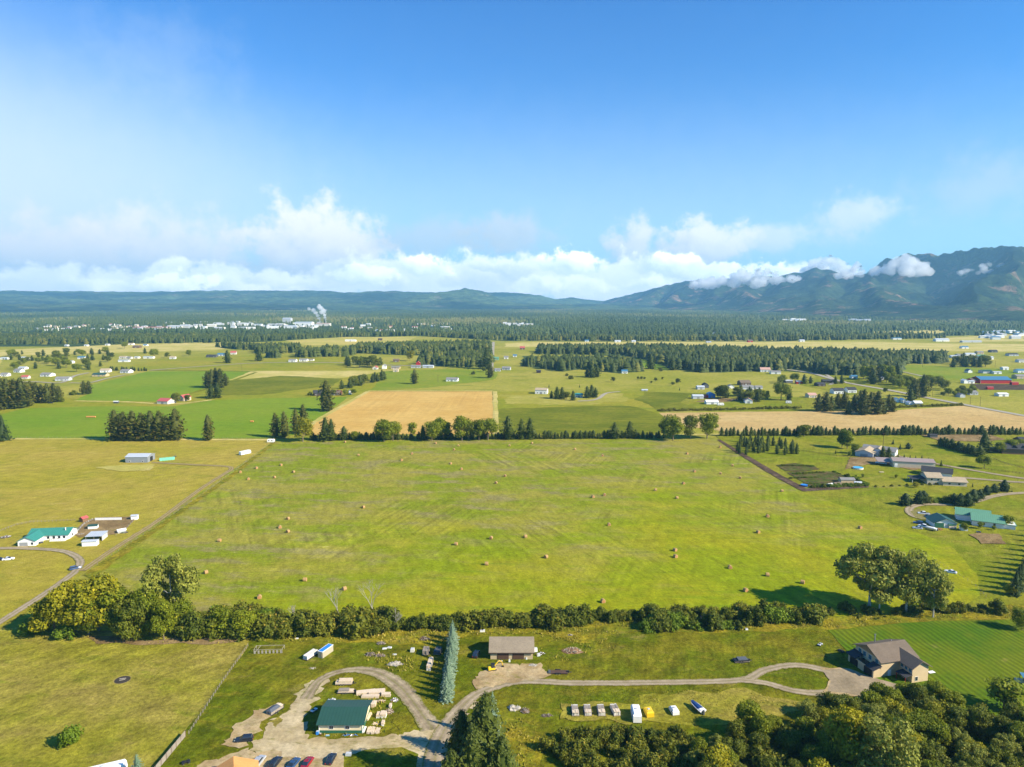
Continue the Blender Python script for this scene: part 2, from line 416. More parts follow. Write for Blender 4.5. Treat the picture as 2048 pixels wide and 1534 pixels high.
M['forestfloor'] = field('forest_floor', (.035, .060, .018), (.060, .085, .022), None, 150, None, .3)
M['gravel'] = field('yard_gravel', (.50, .40, .24), (.38, .29, .15), (.21, .185, .05), 9, None, .24, (.20, .19, .04), .75, bd=.1)
M['dirt'] = field('yard_dirt', (.36, .25, .12), (.44, .33, .18), (.22, .20, .04), 8, None, .28, (.20, .19, .03), .85, bd=.1)
M['drive'] = trackmat('driveway_gravel', (.27, .21, .13), (.38, .30, .20), (.19, .17, .03), .45)
M['track'] = trackmat('dirt_track', (.26, .185, .09), (.34, .25, .12), (.22, .20, .015), .9)
M['asph'] = trackmat('road_gravel', (.33, .29, .22), (.40, .35, .27), (.30, .27, .15), .2)
M['conc'] = paint('concrete', (.58, .54, .48), .9, .1, .1, .4)

def meadow():
    m, t = newmat('mown_meadow')
    g = NN(t, 'ShaderNodeNewGeometry').outputs['Position']
    sp = NN(t, 'ShaderNodeSeparateXYZ'); t.links.new(g, sp.inputs[0])
    n0 = noise_node(t, g, 1 / 110., 6, .65)
    pos = mul(t, mul(t, sp.outputs[1], mul(t, sp.outputs[0], -.55), 'ADD'), mrange(t, n0, .2, .8, -190, 190), 'ADD')
    lush = mrange(t, pos, 230, 420, 1, 0, True)
    n1 = noise_node(t, mapping(t, g, 0, (1 / 60., 1 / 38., .01)), 1.0, 8, .66)
    n2 = noise_node(t, mapping(t, g, 10, (1 / 34., 1 / 13., .01)), 1.0, 9, .72)
    thin = mixc(t, mrange(t, n1, .42, .58, 0, 1, True), (.190, .222, .010), (.270, .240, .034))
    thin = mixc(t, mrange(t, n2, .49, .62, 0, .95, True), thin, (.240, .205, .070))
    thin = mixc(t, mrange(t, noise_node(t, mapping(t, g, 4, (1 / 20., 1 / 5., .01)), 1.0, 9, .75), .58, .70, 0, .85, True), thin, (.40, .33, .14))
    rich = mixc(t, mrange(t, n1, .38, .60, 0, 1, True), (.205, .245, .004), (.268, .258, .008))
    rich = mixc(t, mrange(t, n2, .54, .70, 0, .8, True), rich, (.250, .220, .030))
    rich = mixc(t, mrange(t, noise_node(t, mapping(t, g, 4, (1 / 90., 1 / 6., .01)), 1.0, 5, .7), .55, .7, 0, .7, True), rich, (.135, .215, .004))
    col = mixc(t, lush, thin, rich)
    for ang, wid, leng, amt, ma, sc in ((20, 2.3, 80, .19, 55, .045), (-24, 2.5, 80, .19, 12, .05), (88, 1.8, 120, .10, 80, .03)):
        rn = noise_node(t, mapping(t, g, ang, (1 / wid, 1 / leng, .01)), 1.0, 2, .5)
        mk = mrange(t, noise_node(t, mapping(t, g, ma, (1 / 75., 1 / 50., 1)), 1.0, 4, .6),   .53, .64, .05, 1)
        col = scalec(t, col, mul(t, mul(t, mrange(t, rn, .35, .65, -amt, amt), mk), 1.0, 'ADD'))
    fn = noise_node(t, g, .8, 5, .8); fm = noise_node(t, mapping(t, g, -12, (.30, .09, .1)), 1.0, 5, .75)
    fl = noise_node(t, mapping(t, g, -10, (1 / 11., 1 / 5., .1)), 1.0, 6, .75)
    col = scalec(t, col, mul(t, mul(t, mrange(t, fn, .25, .75, .62, 1.38), mrange(t, fm, .25, .75, .70, 1.30)), mrange(t, fl, .3, .7, .84, 1.16)))
    finish(t, col, .95, .05, fn, .6, .5); return m
M['mead'] = meadow()
def lawnmat():
    m, t = newmat('striped_lawn')
    g = NN(t, 'ShaderNodeNewGeometry').outputs['Position']
    r = mapping(t, g, -9, (1, 1, 1)); s = NN(t, 'ShaderNodeSeparateXYZ'); t.links.new(r, s.inputs[0])
    wob = mrange(t, noise_node(t, g, .05, 2), 0, 1, -1.2, 1.2)
    sn = NN(t, 'ShaderNodeMath', operation='SINE'); t.links.new(mul(t, mul(t, s.outputs[0], wob, 'ADD'), 2 * math.pi / 2.0), sn.inputs[0])
    n = noise_node(t, g, 1 / 22., 5, .6); n2 = noise_node(t, g, 1.2, 4, .7)
    col = mixc(t, mrange(t, n, .38, .62, 0, 1, True), (.062, .125, .001), (.120, .150, .003))
    col = mixc(t, mrange(t, noise_node(t, g, 1 / 13., 5, .6), .62, .75, 0, .6, True), col, (.28, .22, .06))
    amp = mrange(t, noise_node(t, g, 1 / 18., 3), .35, .65, .12, .30)
    st = mul(t, mul(t, sn.outputs[0], amp), 1.0, 'ADD')
    col = scalec(t, scalec(t, col, st), mrange(t, n2, .25, .75, .8, 1.2))
    finish(t, col, .9, .1, n2, .4, .2); return m
M['lawn'] = lawnmat()

def big(name, x0, x1, y0, y1, z, mat):
    mb = MB(); nx, ny = 24, 24
    vs = [(x0 + (x1 - x0) * i / nx, y0 + (y1 - y0) * j / ny, z) for j in range(ny + 1) for i in range(nx + 1)]
    mb.v = vs
    for j in range(ny):
        for i in range(nx):
            a = j * (nx + 1) + i; mb.f.append((a, a + 1, a + nx + 2, a + nx + 1)); mb.m.append(0)
    return tag(mb.build(name, mat), kind='structure')
big('ground', -17000, 17000, -2500, 17000, 0, M['valley'])
# forested far plain
sheet('forest_ground', [(-16800, 3300), (16800, 3300), (16800, 16800), (-16800, 16800)], M['forestfloor'], world=True)
def field_at(name, px, m, step=9, amp=1.0): return sheet(name, px, M[m], step=step, amp=amp)
field_at('forest_ground', [(-900, 690), (-900, 648), (2900, 648), (2900, 662), (2048, 668), (1750, 676), (1560, 683), (1300, 683), (1010, 682), (830, 672), (700, 676), (560, 682), (250, 694)], 'forestfloor', 60, 14)
field_at('forest_ground', [(1070, 690), (1280, 686), (1650, 692), (1895, 701), (1895, 722), (1805, 728), (1802, 753), (1660, 750), (1560, 742), (1400, 746), (1345, 738), (1280, 714), (1070, 706)], 'forestfloor', 25, 6)
field_at('forest_ground', [(690, 706), (700, 688), (975, 684), (985, 700), (978, 735), (905, 735), (835, 727), (845, 712)], 'forestfloor', 25, 6)
field_at('forest_ground', [(1040, 732), (1124, 743), (1164, 738), (1237, 747), (1289, 743), (1275, 725), (1250, 714), (1045, 712)], 'forestfloor', 20, 5)
# farmland, far to near
field_at('field', [(0, 1200), (-900, 1200), (-900, 700), (0, 700)], 'dry', 60, 8)
field_at('field', [(-400, 702), (0, 700), (260, 688), (480, 683), (500, 690), (430, 700), (200, 706), (0, 712), (-400, 716)], 'dry2', 40, 8)
field_at('field', [(570, 681), (690, 674), (835, 674), (800, 686), (690, 690), (610, 690)], 'dry', 40, 6)
field_at('field', [(1010, 686), (1100, 684), (1700, 683), (1900, 687), (2200, 690), (2200, 705), (1900, 702), (1500, 696), (1010, 694)], 'dry2', 40, 5)
field_at('field', [(1745, 663), (1880, 659), (1890, 664), (1850, 672), (1740, 669)], 'dry2', 40, 5)
field_at('field', [(1890, 676), (2100, 664), (2300, 664), (2300, 680), (1890, 684)], 'dry2', 40, 5)
field_at('field', [(1400, 672), (1470, 669), (1520, 671), (1450, 675)], 'crop2', 40, 5)
field_at('field', [(1580, 664), (1640, 660), (1660, 664), (1600, 667)], 'crop2', 40, 5)
field_at('field', [(1040, 679), (1300, 678), (1560, 679), (1550, 682), (1300, 682), (1040, 681)], 'dry', 40, 5)
field_at('field', [(1700, 636), (1780, 633), (1860, 636), (1820, 639)], 'dry2', 60, 10)
field_at('field', [(340, 716), (512, 710), (690, 712), (690, 741), (300, 741), (240, 736)], 'mid', 20, 3)
field_at('field', [(512, 727), (700, 726), (690, 742), (500, 742)], 'mid', 20, 3)
field_at('field', [(480, 742), (800, 741), (700, 764), (615, 775), (500, 762), (400, 770)], 'dry2', 20, 4)
field_at('field', [(-300, 790), (115, 790), (160, 801), (380, 803), (700, 794), (735, 783), (850, 748), (775, 742), (600, 770), (430, 772), (512, 745), (370, 790), (300, 830), (-300, 840)], 'mid', 20, 2)
field_at('field', [(770, 742), (905, 738), (1000, 742), (985, 760), (860, 775), (740, 783)], 'crop2', 18, 3)
field_at('crop_field', [(150, 801), (183, 785), (178, 771), (296, 743), (505, 742), (455, 762), (372, 789), (312, 803)], 'crop', 15, 1.5)
field_at('crop_field', [(-300, 842), (0, 830), (45, 817), (180, 813), (345, 813), (425, 801), (512, 797), (697, 794), (628, 845), (598, 868), (545, 877), (0, 877), (-300, 877)], 'crop', 12, 1.2)
field_at('wheat_field', [(736, 783), (984, 783), (991, 868), (615, 870), (628, 845)], 'wheat', 8, .8)
field_at('field', [(990, 783), (1290, 783), (1335, 830), (1320, 868), (993, 868)], 'mid', 10, 1)
field_at('field', [(995, 818), (1180, 812), (1265, 812), (1333, 832), (1320, 868), (994, 868)], 'olive', 10, 4)  # olive tone darkened to paint cloud shadow over this part of the field
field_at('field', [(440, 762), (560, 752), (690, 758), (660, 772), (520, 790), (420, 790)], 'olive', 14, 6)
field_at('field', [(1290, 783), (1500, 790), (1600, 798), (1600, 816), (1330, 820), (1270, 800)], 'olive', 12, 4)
field_at('field', [(1005, 790), (1240, 788), (1262, 800), (1180, 810), (1010, 808)], 'faded', 10, 8)
field_at('field', [(1380, 790), (1500, 792), (1640, 796), (1640, 822), (1420, 822), (1360, 806)], 'east', 12, 2)
field_at('field', [(1290, 718), (1330, 733), (1345, 740), (1292, 738), (1276, 720)], 'crop', 12, 2)
field_at('field', [(1800, 729), (1960, 736), (2100, 742), (2100, 760), (1960, 762), (1850, 760), (1802, 742)], 'crop2', 15, 3)
field_at('field', [(1650, 740), (1800, 752), (1860, 770), (1700, 790), (1600, 770)], 'east', 15, 3)
field_at('stubble_field', [(1318, 826), (1700, 822), (1785, 821), (1925, 812), (2200, 852), (2200, 866), (1440, 862), (1350, 850)], 'stub', 9, 1)
field_at('paddock', [(1940, 768), (2200, 770), (2200, 780), (1960, 780)], 'soild', 10, 1.5)
field_at('paddock', [(1440, 796), (1500, 800), (1425, 806), (1388, 803)], 'soil', 10, 2)
field_at('pasture', [(-300, 879), (545, 880), (548, 884), (470, 938), (180, 1135), (-60, 1300), (-300, 1300)], 'past_w', 8, .8)
field_at('paddock', [(1430, 871), (2200, 868), (2200, 1240), (1600, 1200), (1600, 984), (1440, 880)], 'east', 8, .7)
field_at('pasture', [(1600, 984), (1700, 976), (2200, 960), (2300, 1290), (1900, 1240), (1700, 1100)], 'east', 8, 1)
field_at('hay_meadow', [(547, 883), (1000, 880), (1430, 878), (1605, 984), (1735, 1030), (1900, 1090), (1955, 1150), (1960, 1192), (1900, 1230), (1200, 1262), (300, 1275), (40, 1262), (165, 1150)], 'mead', 6, .5)
M['mead3'] = field('grazed_meadow', (.16, .235, .014), (.20, .225, .04), (.20, .19, .07), 60, [(-18, 1.5, 60, .2)], .26, (.34, .29, .12), .4)
field_at('pasture', [(-400, 1262), (60, 1255), (500, 1278), (495, 1300), (300, 1560), (180, 1760), (-700, 1760), (-700, 1300)], 'past_sw', 6, .8)
field_at('yard_grass', [(495, 1262), (1000, 1240), (1640, 1240), (2300, 1240), (2500, 1760), (180, 1760), (300, 1562), (497, 1296)], 'yard', 6, .8)
for q in ([(-200, 878.5), (110, 878), (330, 879), (548, 880)], [(1440, 864), (1700, 865), (2100, 864)], [(990, 783), (992, 868)], [(736, 783), (628, 845), (605, 872)], [(150, 802), (250, 804), (345, 808), (425, 800)], [(736, 782), (985, 782)], [(1330, 870), (1600, 867)]):
    road('field_margin', q, 5.5, M['dry2'], 1.6, 14)
for q in ([(300, 741), (420, 742), (512, 743)], [(512, 745), (440, 770), (370, 790)], [(1290, 800), (1325, 824)]):
    road('field_margin', q, 6, M['olive'], 2.5, 14)
field_at('rank_grass', [(500, 1262), (1000, 1248), (1650, 1238), (2100, 1205), (2300, 1240), (2100, 1238), (1880, 1243), (1660, 1260), (1420, 1266), (1240, 1262), (1180, 1290), (1080, 1268), (960, 1268), (880, 1290), (700, 1290), (500, 1282)], 'tall', 5, 2.2)
field_at('rank_grass', [(1030, 1440), (1075, 1450), (1090, 1500), (1060, 1560), (1000, 1620), (960, 1500), (1000, 1430)], 'tall', 4, 1.5)
field_at('rank_grass', [(1280, 1392), (1500, 1380), (1640, 1420), (1500, 1450), (1300, 1450)], 'past_sw', 5, 2.5)
field_at('lawn', [(1656, 1262), (1760, 1252), (1870, 1243), (2300, 1240), (2500, 1600), (1900, 1600), (1780, 1400), (1690, 1300)], 'lawn', 6, .4)
field_at('dry_patch', [(170, 1272), (300, 1280), (470, 1272), (480, 1284), (330, 1290), (200, 1288)], 'soil', 5, 1.6)
# gravel yard round the green shed
field_at('gravel_yard', [(614, 1370), (650, 1352), (655, 1362), (640, 1385), (632, 1400), (610, 1430), (614, 1466), (640, 1480), (720, 1486), (800, 1470), (850, 1462), (905, 1430), (950, 1392), (955, 1402), (905, 1458), (880, 1530), (870, 1760), (600, 1760), (500, 1534), (505, 1500), (530, 1455), (568, 1425), (590, 1402)], 'gravel', 1.6, 2.2)
field_at('grass_island', [(800, 1425), (815, 1430), (820, 1455), (800, 1462), (790, 1445)], 'yard', 1.5, 1.2)
field_at('grass_island', [(540, 1440), (556, 1436), (560, 1450), (545, 1458)], 'past_sw', 1.5, 1.4)
field_at('dirt_yard', [(380, 1760), (390, 1534), (500, 1500), (600, 1512), (680, 1512), (700, 1534), (720, 1760)], 'dirt', 2.2, 1.6)
field_at('yard_grass', [(690, 1504), (800, 1496), (835, 1510), (830, 1560), (760, 1600), (690, 1570)], 'yard', 2.5, .6)
M['drk'] = trackmat('dark_drive', (.22, .165, .10), (.40, .32, .20), (.16, .16, .02), .5)
road('dirt_road', [(612, 1400), (640, 1362), (690, 1343), (750, 1346), (800, 1375), (840, 1425), (866, 1462)], [4, 3, 3, 5, 6, 5, 7], M['drk'], .6)
field_at('gravel_yard', [(560, 1500), (640, 1484), (800, 1472), (866, 1462), (868, 1480), (720, 1506), (640, 1520), (560, 1516)], 'gravel', 2.5, .8)
road('driveway', [(862, 1760), (868, 1540), (885, 1470), (925, 1415), (965, 1385), (1040, 1365), (1150, 1368), (1320, 1367), (1480, 1362), (1530, 1342), (1590, 1332), (1650, 1342), (1700, 1354)], [6.5, 6, 5, 3.8, 3.4, 3.2, 3.2, 3.2, 3.2, 3.6, 4.4], M['drive'], .45)
road('driveway', [(1480, 1362), (1530, 1368), (1590, 1384), (1650, 1388), (1720, 1380), (1770, 1372)], [3.0, 3.0, 3.4, 4.5, 6], M['drive'], .45)
field_at('driveway_apron', [(1640, 1338), (1700, 1340), (1730, 1352), (1760, 1362), (1830, 1385), (1760, 1398), (1690, 1392), (1640, 1392), (1655, 1370), (1660, 1355)], 'dirt', 3, .6)
M['apron'] = field('apron_gravel', (.27, .21, .13), (.36, .28, .18), None, 12, None, .2, bd=.1)
field_at('driveway_apron', [(1645, 1342), (1700, 1340), (1735, 1354), (1800, 1372), (1830, 1390), (1760, 1400), (1700, 1390), (1655, 1386), (1662, 1365)], 'apron', 3, .5)
field_at('dirt_patch', [(970, 1342), (1000, 1328), (1030, 1330), (1080, 1328), (1095, 1352), (1060, 1366), (980, 1372), (950, 1376)], 'dirt', 2.2, 2.0)
field_at('dirt_patch', [(505, 1425), (560, 1405), (545, 1430), (515, 1470), (470, 1500), (440, 1495)], 'dirt', 2.2, 2.2)
field_at('dirt_patch', [(1120, 1410), (1240, 1408), (1420, 1412), (1440, 1440), (1250, 1448), (1120, 1440)], 'past_sw', 2.5, 1.6)
# left-hand drives and tracks
road('driveway', [(-200, 1105), (0, 1098), (90, 1100), (135, 1106), (160, 1122), (152, 1143), (120, 1168), (85, 1192), (35, 1224), (-40, 1270), (-300, 1420)], 3.5, M['drive'], .3)
field_at('concrete_apron', [(30, 1096), (62, 1086), (66, 1088), (54, 1097)], 'gravel', 3, .2)
road('dirt_track', [(165, 1143), (230, 1098), (320, 1040), (400, 980), (450, 948), (462, 940), (455, 934), (400, 931), (345, 928), (305, 926)], 3.4, M['track'], .5)
field_at('dirt_yard', [(140, 1068), (170, 1043), (195, 1037), (262, 1034), (272, 1037), (250, 1060), (230, 1070), (160, 1076)], 'soil', 3, .6)
field_at('dry_patch', [(190, 936), (250, 930), (310, 930), (300, 942), (240, 944)], 'dry2', 4, 2)
field_at('grass_verge', [(165, 1152), (300, 1062), (460, 950), (545, 886), (552, 886), (470, 952), (310, 1066), (185, 1160)], 'tall', 4, .8)
# right-hand: soil strip, drives, garden
M['mulch'] = field('brown_mulch', (.085, .055, .035), (.13, .085, .055), None, 6, None, .45)
field_at('soil_strip', [(1433, 880), (1440, 880), (1500, 915), (1560, 950), (1612, 978), (1738, 972), (1738, 976), (1605, 984), (1545, 952), (1490, 918)], 'mulch', 6, .3)
road('driveway', [(2200, 984), (2048, 987), (1990, 993), (1947, 1005), (1908, 1010), (1850, 1010), (1826, 1014), (1818, 1022), (1830, 1034), (1870, 1041), (1912, 1041)], 4.5, M['drive'], .3)
field_at('gravel_yard', [(1838, 1018), (1850, 1028), (1912, 1032), (1915, 1043), (1870, 1045), (1830, 1036), (1820, 1024)], 'drive', 4, .4)
road('driveway', [(2200, 972), (2048, 966), (1980, 961), (1930, 957), (1908, 956)], 4.5, M['drive'], .3)
road('driveway', [(2200, 974), (2048, 958), (1930, 939), (1880, 930), (1830, 920), (1783, 910), (1755, 903)], 4.5, M['drive'], .3)
field_at('dirt_yard', [(1700, 916), (1760, 914), (1830, 930), (1850, 938), (1828, 942), (1770, 930), (1735, 930), (1690, 940)], 'soil', 4, 1.2)
field_at('garden_bed', [(1553, 931), (1590, 927), (1630, 934), (1640, 940), (1600, 945), (1570, 943)], 'garden', 4, .8)
field_at('garden_bed', [(1573, 946), (1660, 944), (1690, 952), (1692, 972), (1622, 976), (1600, 962)], 'garden', 3, .5)
field_at('garden_bed', [(1937, 1070), (1960, 1067), (2000, 1070), (2003, 1080), (2014, 1090), (1965, 1089), (1950, 1078)], 'soil', 3, .8)
field_at('paddock', [(1840, 871), (1980, 870), (2010, 880), (1960, 884), (1880, 882)], 'soil', 8, 1)
# county road and lanes beyond
road('road', [(1560, 738), (1620, 746), (1690, 765), (1780, 781), (1850, 795), (1940, 812), (2048, 832), (2200, 858)], 9, M['asph'], .6)
road('road', [(300, 741), (512, 726.5), (690, 726), (790, 731), (900, 731), (985, 716)], 7, M['asph'], .8)
road('road', [(982, 745), (984, 725), (986, 700), (987, 684)], 7, M['asph'], .8)
road('driveway', [(-100, 765), (60, 764), (120, 766), (150, 752), (178, 746)], 6, M['asph'], .8)
road('driveway', [(140, 766), (178, 766), (215, 757), (250, 750)], 5, M['asph'], .8)
road('driveway', [(1240, 784), (1213, 787), (1198, 797), (1184, 801), (1156, 803)], 5, M['asph'], .6)
road('driveway', [(1806, 744), (1860, 757), (1870, 766)], 5, M['asph'], .6)
road('driveway', [(1660, 770), (1670, 762), (1650, 748)], 5, M['asph'], .6)
tag(sheet('pond', [(1416, 667), (1432, 663), (1440, 667), (1428, 671)], paint('water', (.35, .45, .5), .08, .6, .05), step=30, amp=4), kind='structure')

# ------------------------------------------------------------------ mountains
def mountmat(name, a, b, rock, rk=.55, s=1.0):
    m, t = newmat(name)
    g = NN(t, 'ShaderNodeNewGeometry').outputs['Position']
    n1 = noise_node(t, g, 1 / 900. * s, 8, .65)
    n2 = noise_node(t, g, 1 / 300. * s, 10, .74); n3 = noise_node(t, g, 1 / 70. * s, 6, .8)
    col = mixc(t, mrange(t, n1, .42, .58, 0, 1, True), a, b)
    col = mixc(t, mrange(t, n2, rk, rk + .08, 0, .9, True), col, rock)
    col = scalec(t, col, mrange(t, n3, .32, .68, .25, 1.8))
    finish(t, col, .95, .05, mul(t, n3, mul(t, n2, 3.0), 'ADD'), 1.0, 28); return m
M['mtn'] = mountmat('forested_rocky_slope', (.014, .030, .016), (.048, .074, .026), (.27, .165, .105), .535)
M['mtnf'] = mountmat('forested_slope', (.018, .040, .018), (.085, .125, .040), (.17, .16, .08), .56, .6)
def ridge(name, prof, mat, spur=.30, rows=46, du=5, back=.5, seed=0, shape=1.15, cell=700.):
    prof = [(u, v, b if b < 6000 else 6000 + (b - 6000) * .62, c if c < 9000 else 9000 + (c - 9000) * .5) for u, v, b, c in prof]
    """prof: (u, v_crest, dist_base, dist_crest) control points across the view"""
    us = np.arange(prof[0][0], prof[-1][0] + 1, du); P = np.array(prof, float)
    vc = np.interp(us, P[:, 0], P[:, 1]); db = np.interp(us, P[:, 0], P[:, 2]); dc = np.interp(us, P[:, 0], P[:, 3])
    nb = 14; V = []; nr = rows + nb
    for i, u in enumerate(us):
        d = DIR(u, 600); h = Vector((d.x, d.y, 0)).normalized()
        dcr = DIR(u, vc[i]); zc = CH + dcr.z / math.hypot(dcr.x, dcr.y) * dc[i]
        zc += mnoise.fractal(Vector((u * .045, seed, 0)), 1, 2, 5) * zc * .035
        for j in range(nr):
            if j < rows:
                t = j / (rows - 1); r = db[i] + (dc[i] - db[i]) * t; e = t ** shape
                e = e * .55 + .45 * (3 * t * t - 2 * t ** 3)
            else:
                t = (j - rows + 1) / nb; r = dc[i] + (dc[i] * .35 + 1500) * t * back; e = 1 - t * 1.05
            p = h * r
            q = Vector((p.x / cell, p.y / cell, seed)); q2 = Vector((p.x / cell * .9 - p.y / cell * .45, p.y / cell * .25 + p.x / cell * .15, seed))
            rg = 1 - abs(mnoise.fractal(q2, 1, 2, 3)) * 2.4
            w = spur * (4 * e * (1 - e)) ** .7 if 0 < e < 1 else 0
            z = zc * e * (1 - w * (1 - rg) * 1.1) + mnoise.fractal(q * 4, .8, 2, 6) * zc * .055 * min(1, max(e, 0) * 3)
            z = z - 6
            V.append((p.x, p.y, z))
    V = np.array(V); n = len(us)
    a = (np.arange(n - 1)[:, None] * nr + np.arange(nr - 1)[None]).ravel()
    Fq = np.stack([a, a + nr, a + nr + 1, a + 1], 1)
    me = np_mesh(name, V, Fq, mat, k=4); me.polygons.foreach_set('use_smooth', np.ones(len(Fq), bool))
    return tag(link(name, me), kind='structure')
ridge('mountain', [(1190, 606, 12500, 19000), (1235, 594, 11500, 16500), (1290, 581, 10500, 15000), (1350, 565, 9000, 13500), (1400, 560, 8000, 12500), (1500, 554, 7000, 11500), (1600, 546, 5600, 10500), (1632, 534, 5200, 10000),
                   (1662, 541, 5000, 9500), (1690, 553, 4900, 9200), (1730, 545, 4800, 9000), (1765, 517, 4700, 8800), (1830, 508, 4500, 8500), (1900, 503, 4300, 8200), (1950, 494, 4200, 8000), (1990, 489, 4100, 7900), (2020, 493, 4050, 7800),
                   (2060, 502, 4000, 7800), (2200, 495, 3900, 7600), (2600, 470, 3600, 7000), (3400, 480, 3300, 6800)], M['mtn'], .75, 110, 5, seed=3, cell=1000.)
ridge('hill', [(700, 606, 9500, 10400), (770, 603, 9500, 10800), (830, 590, 9300, 11500), (880, 584, 9000, 12000), (930, 576, 9000, 12500), (965, 582, 9000, 12500), (1000, 597, 9300, 11500), (1040, 606, 9500, 10500)], M['mtnf'], .35, 50, 4, seed=9)
ridge('hill', [(880, 604, 12500, 14000), (960, 583, 12500, 16000), (1030, 585, 12500, 16500), (1080, 590, 12500, 16500), (1110, 598, 12500, 16500), (1140, 594, 13000, 17500), (1180, 599, 13500, 18500), (1230, 604, 14000, 19000), (1300, 606, 14000, 18000)], M['mtnf'], .3, 40, 4, seed=14)
ridge('mountain', [(-1500, 560, 9000, 18500), (-400, 576, 9500, 18500), (0, 581, 10500, 19000), (150, 582, 10500, 19000), (300, 583, 10500, 18500), (450, 580, 10000, 17500), (560, 581, 10000, 16500), (640, 580, 10000, 15500), (700, 585, 9800, 14500), (760, 581, 9800, 14500),
                   (830, 583, 9800, 14500), (900, 585, 10000, 14500), (960, 600, 10500, 13500), (1000, 608, 11000, 12500)], M['mtnf'], .25, 60, 6, seed=21, shape=1.0)
ridge('hill', [(640, 636, 5200, 5400), (690, 628, 5200, 5900), (745, 620, 5200, 6400), (800, 617, 5200, 6500), (850, 622, 5200, 6200), (920, 630, 5200, 5600), (960, 636, 5200, 5400)], M['mtnf'], .15, 24, 5, seed=31)
ridge('hill', [(-800, 612, 7600, 9000), (200, 606, 7800, 9600), (500, 605, 8000, 9600), (700, 605, 8000, 9500), (1100, 607, 8600, 10400), (1250, 608, 9000, 11000), (1330, 612, 8800, 10000)], M['mtnf'], .2, 30, 8, seed=37)

# ------------------------------------------------------------------ haze
def hazebox():
    m, t = newmat('haze_air')
    pv = NN(t, 'ShaderNodeVolumePrincipled'); o = NN(t, 'ShaderNodeOutputMaterial')
    pv.inputs['Color'].default_value = (.30, .66, 1.0, 1); pv.inputs['Density'].default_value = HAZE
    pv.inputs['Anisotropy'].default_value = 0.1
    t.links.new(pv.outputs[0], o.inputs['Volume'])
    mb = MB(); mb.box(-18500, 18500, -3000, 18000, -60, 950)
    tag(mb.build('haze', m), kind='stuff', label='thin blue air haze lying over the whole valley')
HAZE = 5.8e-5
hazebox()

# steam plumes and low clouds: real scattering volumes
def volmat(name, dens, col=(.98, .98, .98), an=.2):
    m, t = newmat(name); pv = NN(t, 'ShaderNodeVolumePrincipled'); o = NN(t, 'ShaderNodeOutputMaterial')
    pv.inputs['Color'].default_value = (*col, 1); pv.inputs['Density'].default_value = dens; pv.inputs['Anisotropy'].default_value = an
    t.links.new(pv.outputs[0], o.inputs['Volume']); return m
def lumps(name, pts, mat, label, kind='stuff', seed=0):
    """one closed lumpy skin around overlapping puffs"""
    rmin = min(p[3] for p in pts); mb = MB()
    for i, (x, y, z, r) in enumerate(pts): mb.blob((x, y, z), (r, r, r * .85), seed + i, .22, 3)
    src = mb.build(name, mat); rm = src.modifiers.new('merge', 'REMESH'); rm.mode = 'VOXEL'; rm.voxel_size = rmin * .36; rm.use_smooth_shade = True
    bpy.context.view_layer.update(); me = bpy.data.meshes.new_from_object(src.evaluated_get(bpy.context.evaluated_depsgraph_get()))
    bpy.data.objects.remove(src); me.name = name
    for v in me.vertices:
        n = v.normal; k = mnoise.fractal(v.co / (rmin * 2.2) + Vector((seed, 0, 0)), 1, 2, 5); v.co += n * k * rmin * .8
    me.materials.clear(); me.materials.append(mat)
    return tag(link(name, me), kind=kind, label=label)
STM = volmat('steam', .10)
rs = random.Random(4)
def plume(u, v, path, lb, seed):
    p = G(u, v); pts = []
    for i, (dx, dz, r) in enumerate(path):
        for k in range(2): pts.append((p.x + dx + rs.uniform(-r, r) * .5, p.y + rs.uniform(-r, r) * .5, dz + rs.uniform(-r, r) * .35, r * rs.uniform(.7, 1)))
    lumps('steam_plume', pts, STM, lb, seed=seed)
plume(640, 651, [(0, 26, 4), (-3, 34, 6), (-9, 44, 8), (-20, 56, 10), (-32, 66, 11), (-46, 74, 9)], 'left white steam plume drifting left from the mill', 1)
plume(652, 651, [(0, 26, 5), (-3, 36, 7), (-8, 50, 10), (-14, 64, 12), (-20, 78, 12), (-26, 92, 9)], 'right white steam plume rising tallest from the mill', 2)
CLD = volmat('cloud_vapour', .015, (1, 1, 1), .35)
def cloudbank(u0, u1, vb, vt, dist, n, lb, seed, dens=None):
    rs = random.Random(seed); pts = []
    for i in range(n):
        u = rs.uniform(u0, u1); e = 1 - abs((u - (u0 + u1) / 2) / ((u1 - u0) / 2)) ** 1.5; v = vb - (vb - vt) * e * rs.uniform(0, 1) ** 1.2
        d = DIR(u, v); k = dist * rs.uniform(.985, 1.015) / math.hypot(d.x, d.y); r = (vb - vt) / F * dist * rs.uniform(.16, .32)
        pts.append((d.x * k, d.y * k, CH + d.z * k, r))
    lumps('cloud', pts, dens or CLD, lb, seed=seed)
cloudbank(1745, 1862, 546, 512, 7900, 44, 'white cloud resting on the shoulder of the right mountain', 3)
cloudbank(1675, 1770, 553, 528, 8200, 26, 'low white cloud tongue left of the one on the mountain shoulder', 4)
cloudbank(1610, 1700, 545, 512, 10400, 34, 'rounded white cloud behind the dip in the ridge', 5)
cloudbank(1920, 2045, 545, 526, 6900, 34, 'thin white cloud strip lying across the right mountain face', 6, volmat('thin_cloud', .010, (1, 1, 1), .35))
cloudbank(1385, 1620, 570, 538, 9000, 80, 'long white cloud bank hiding the middle ridge', 7)

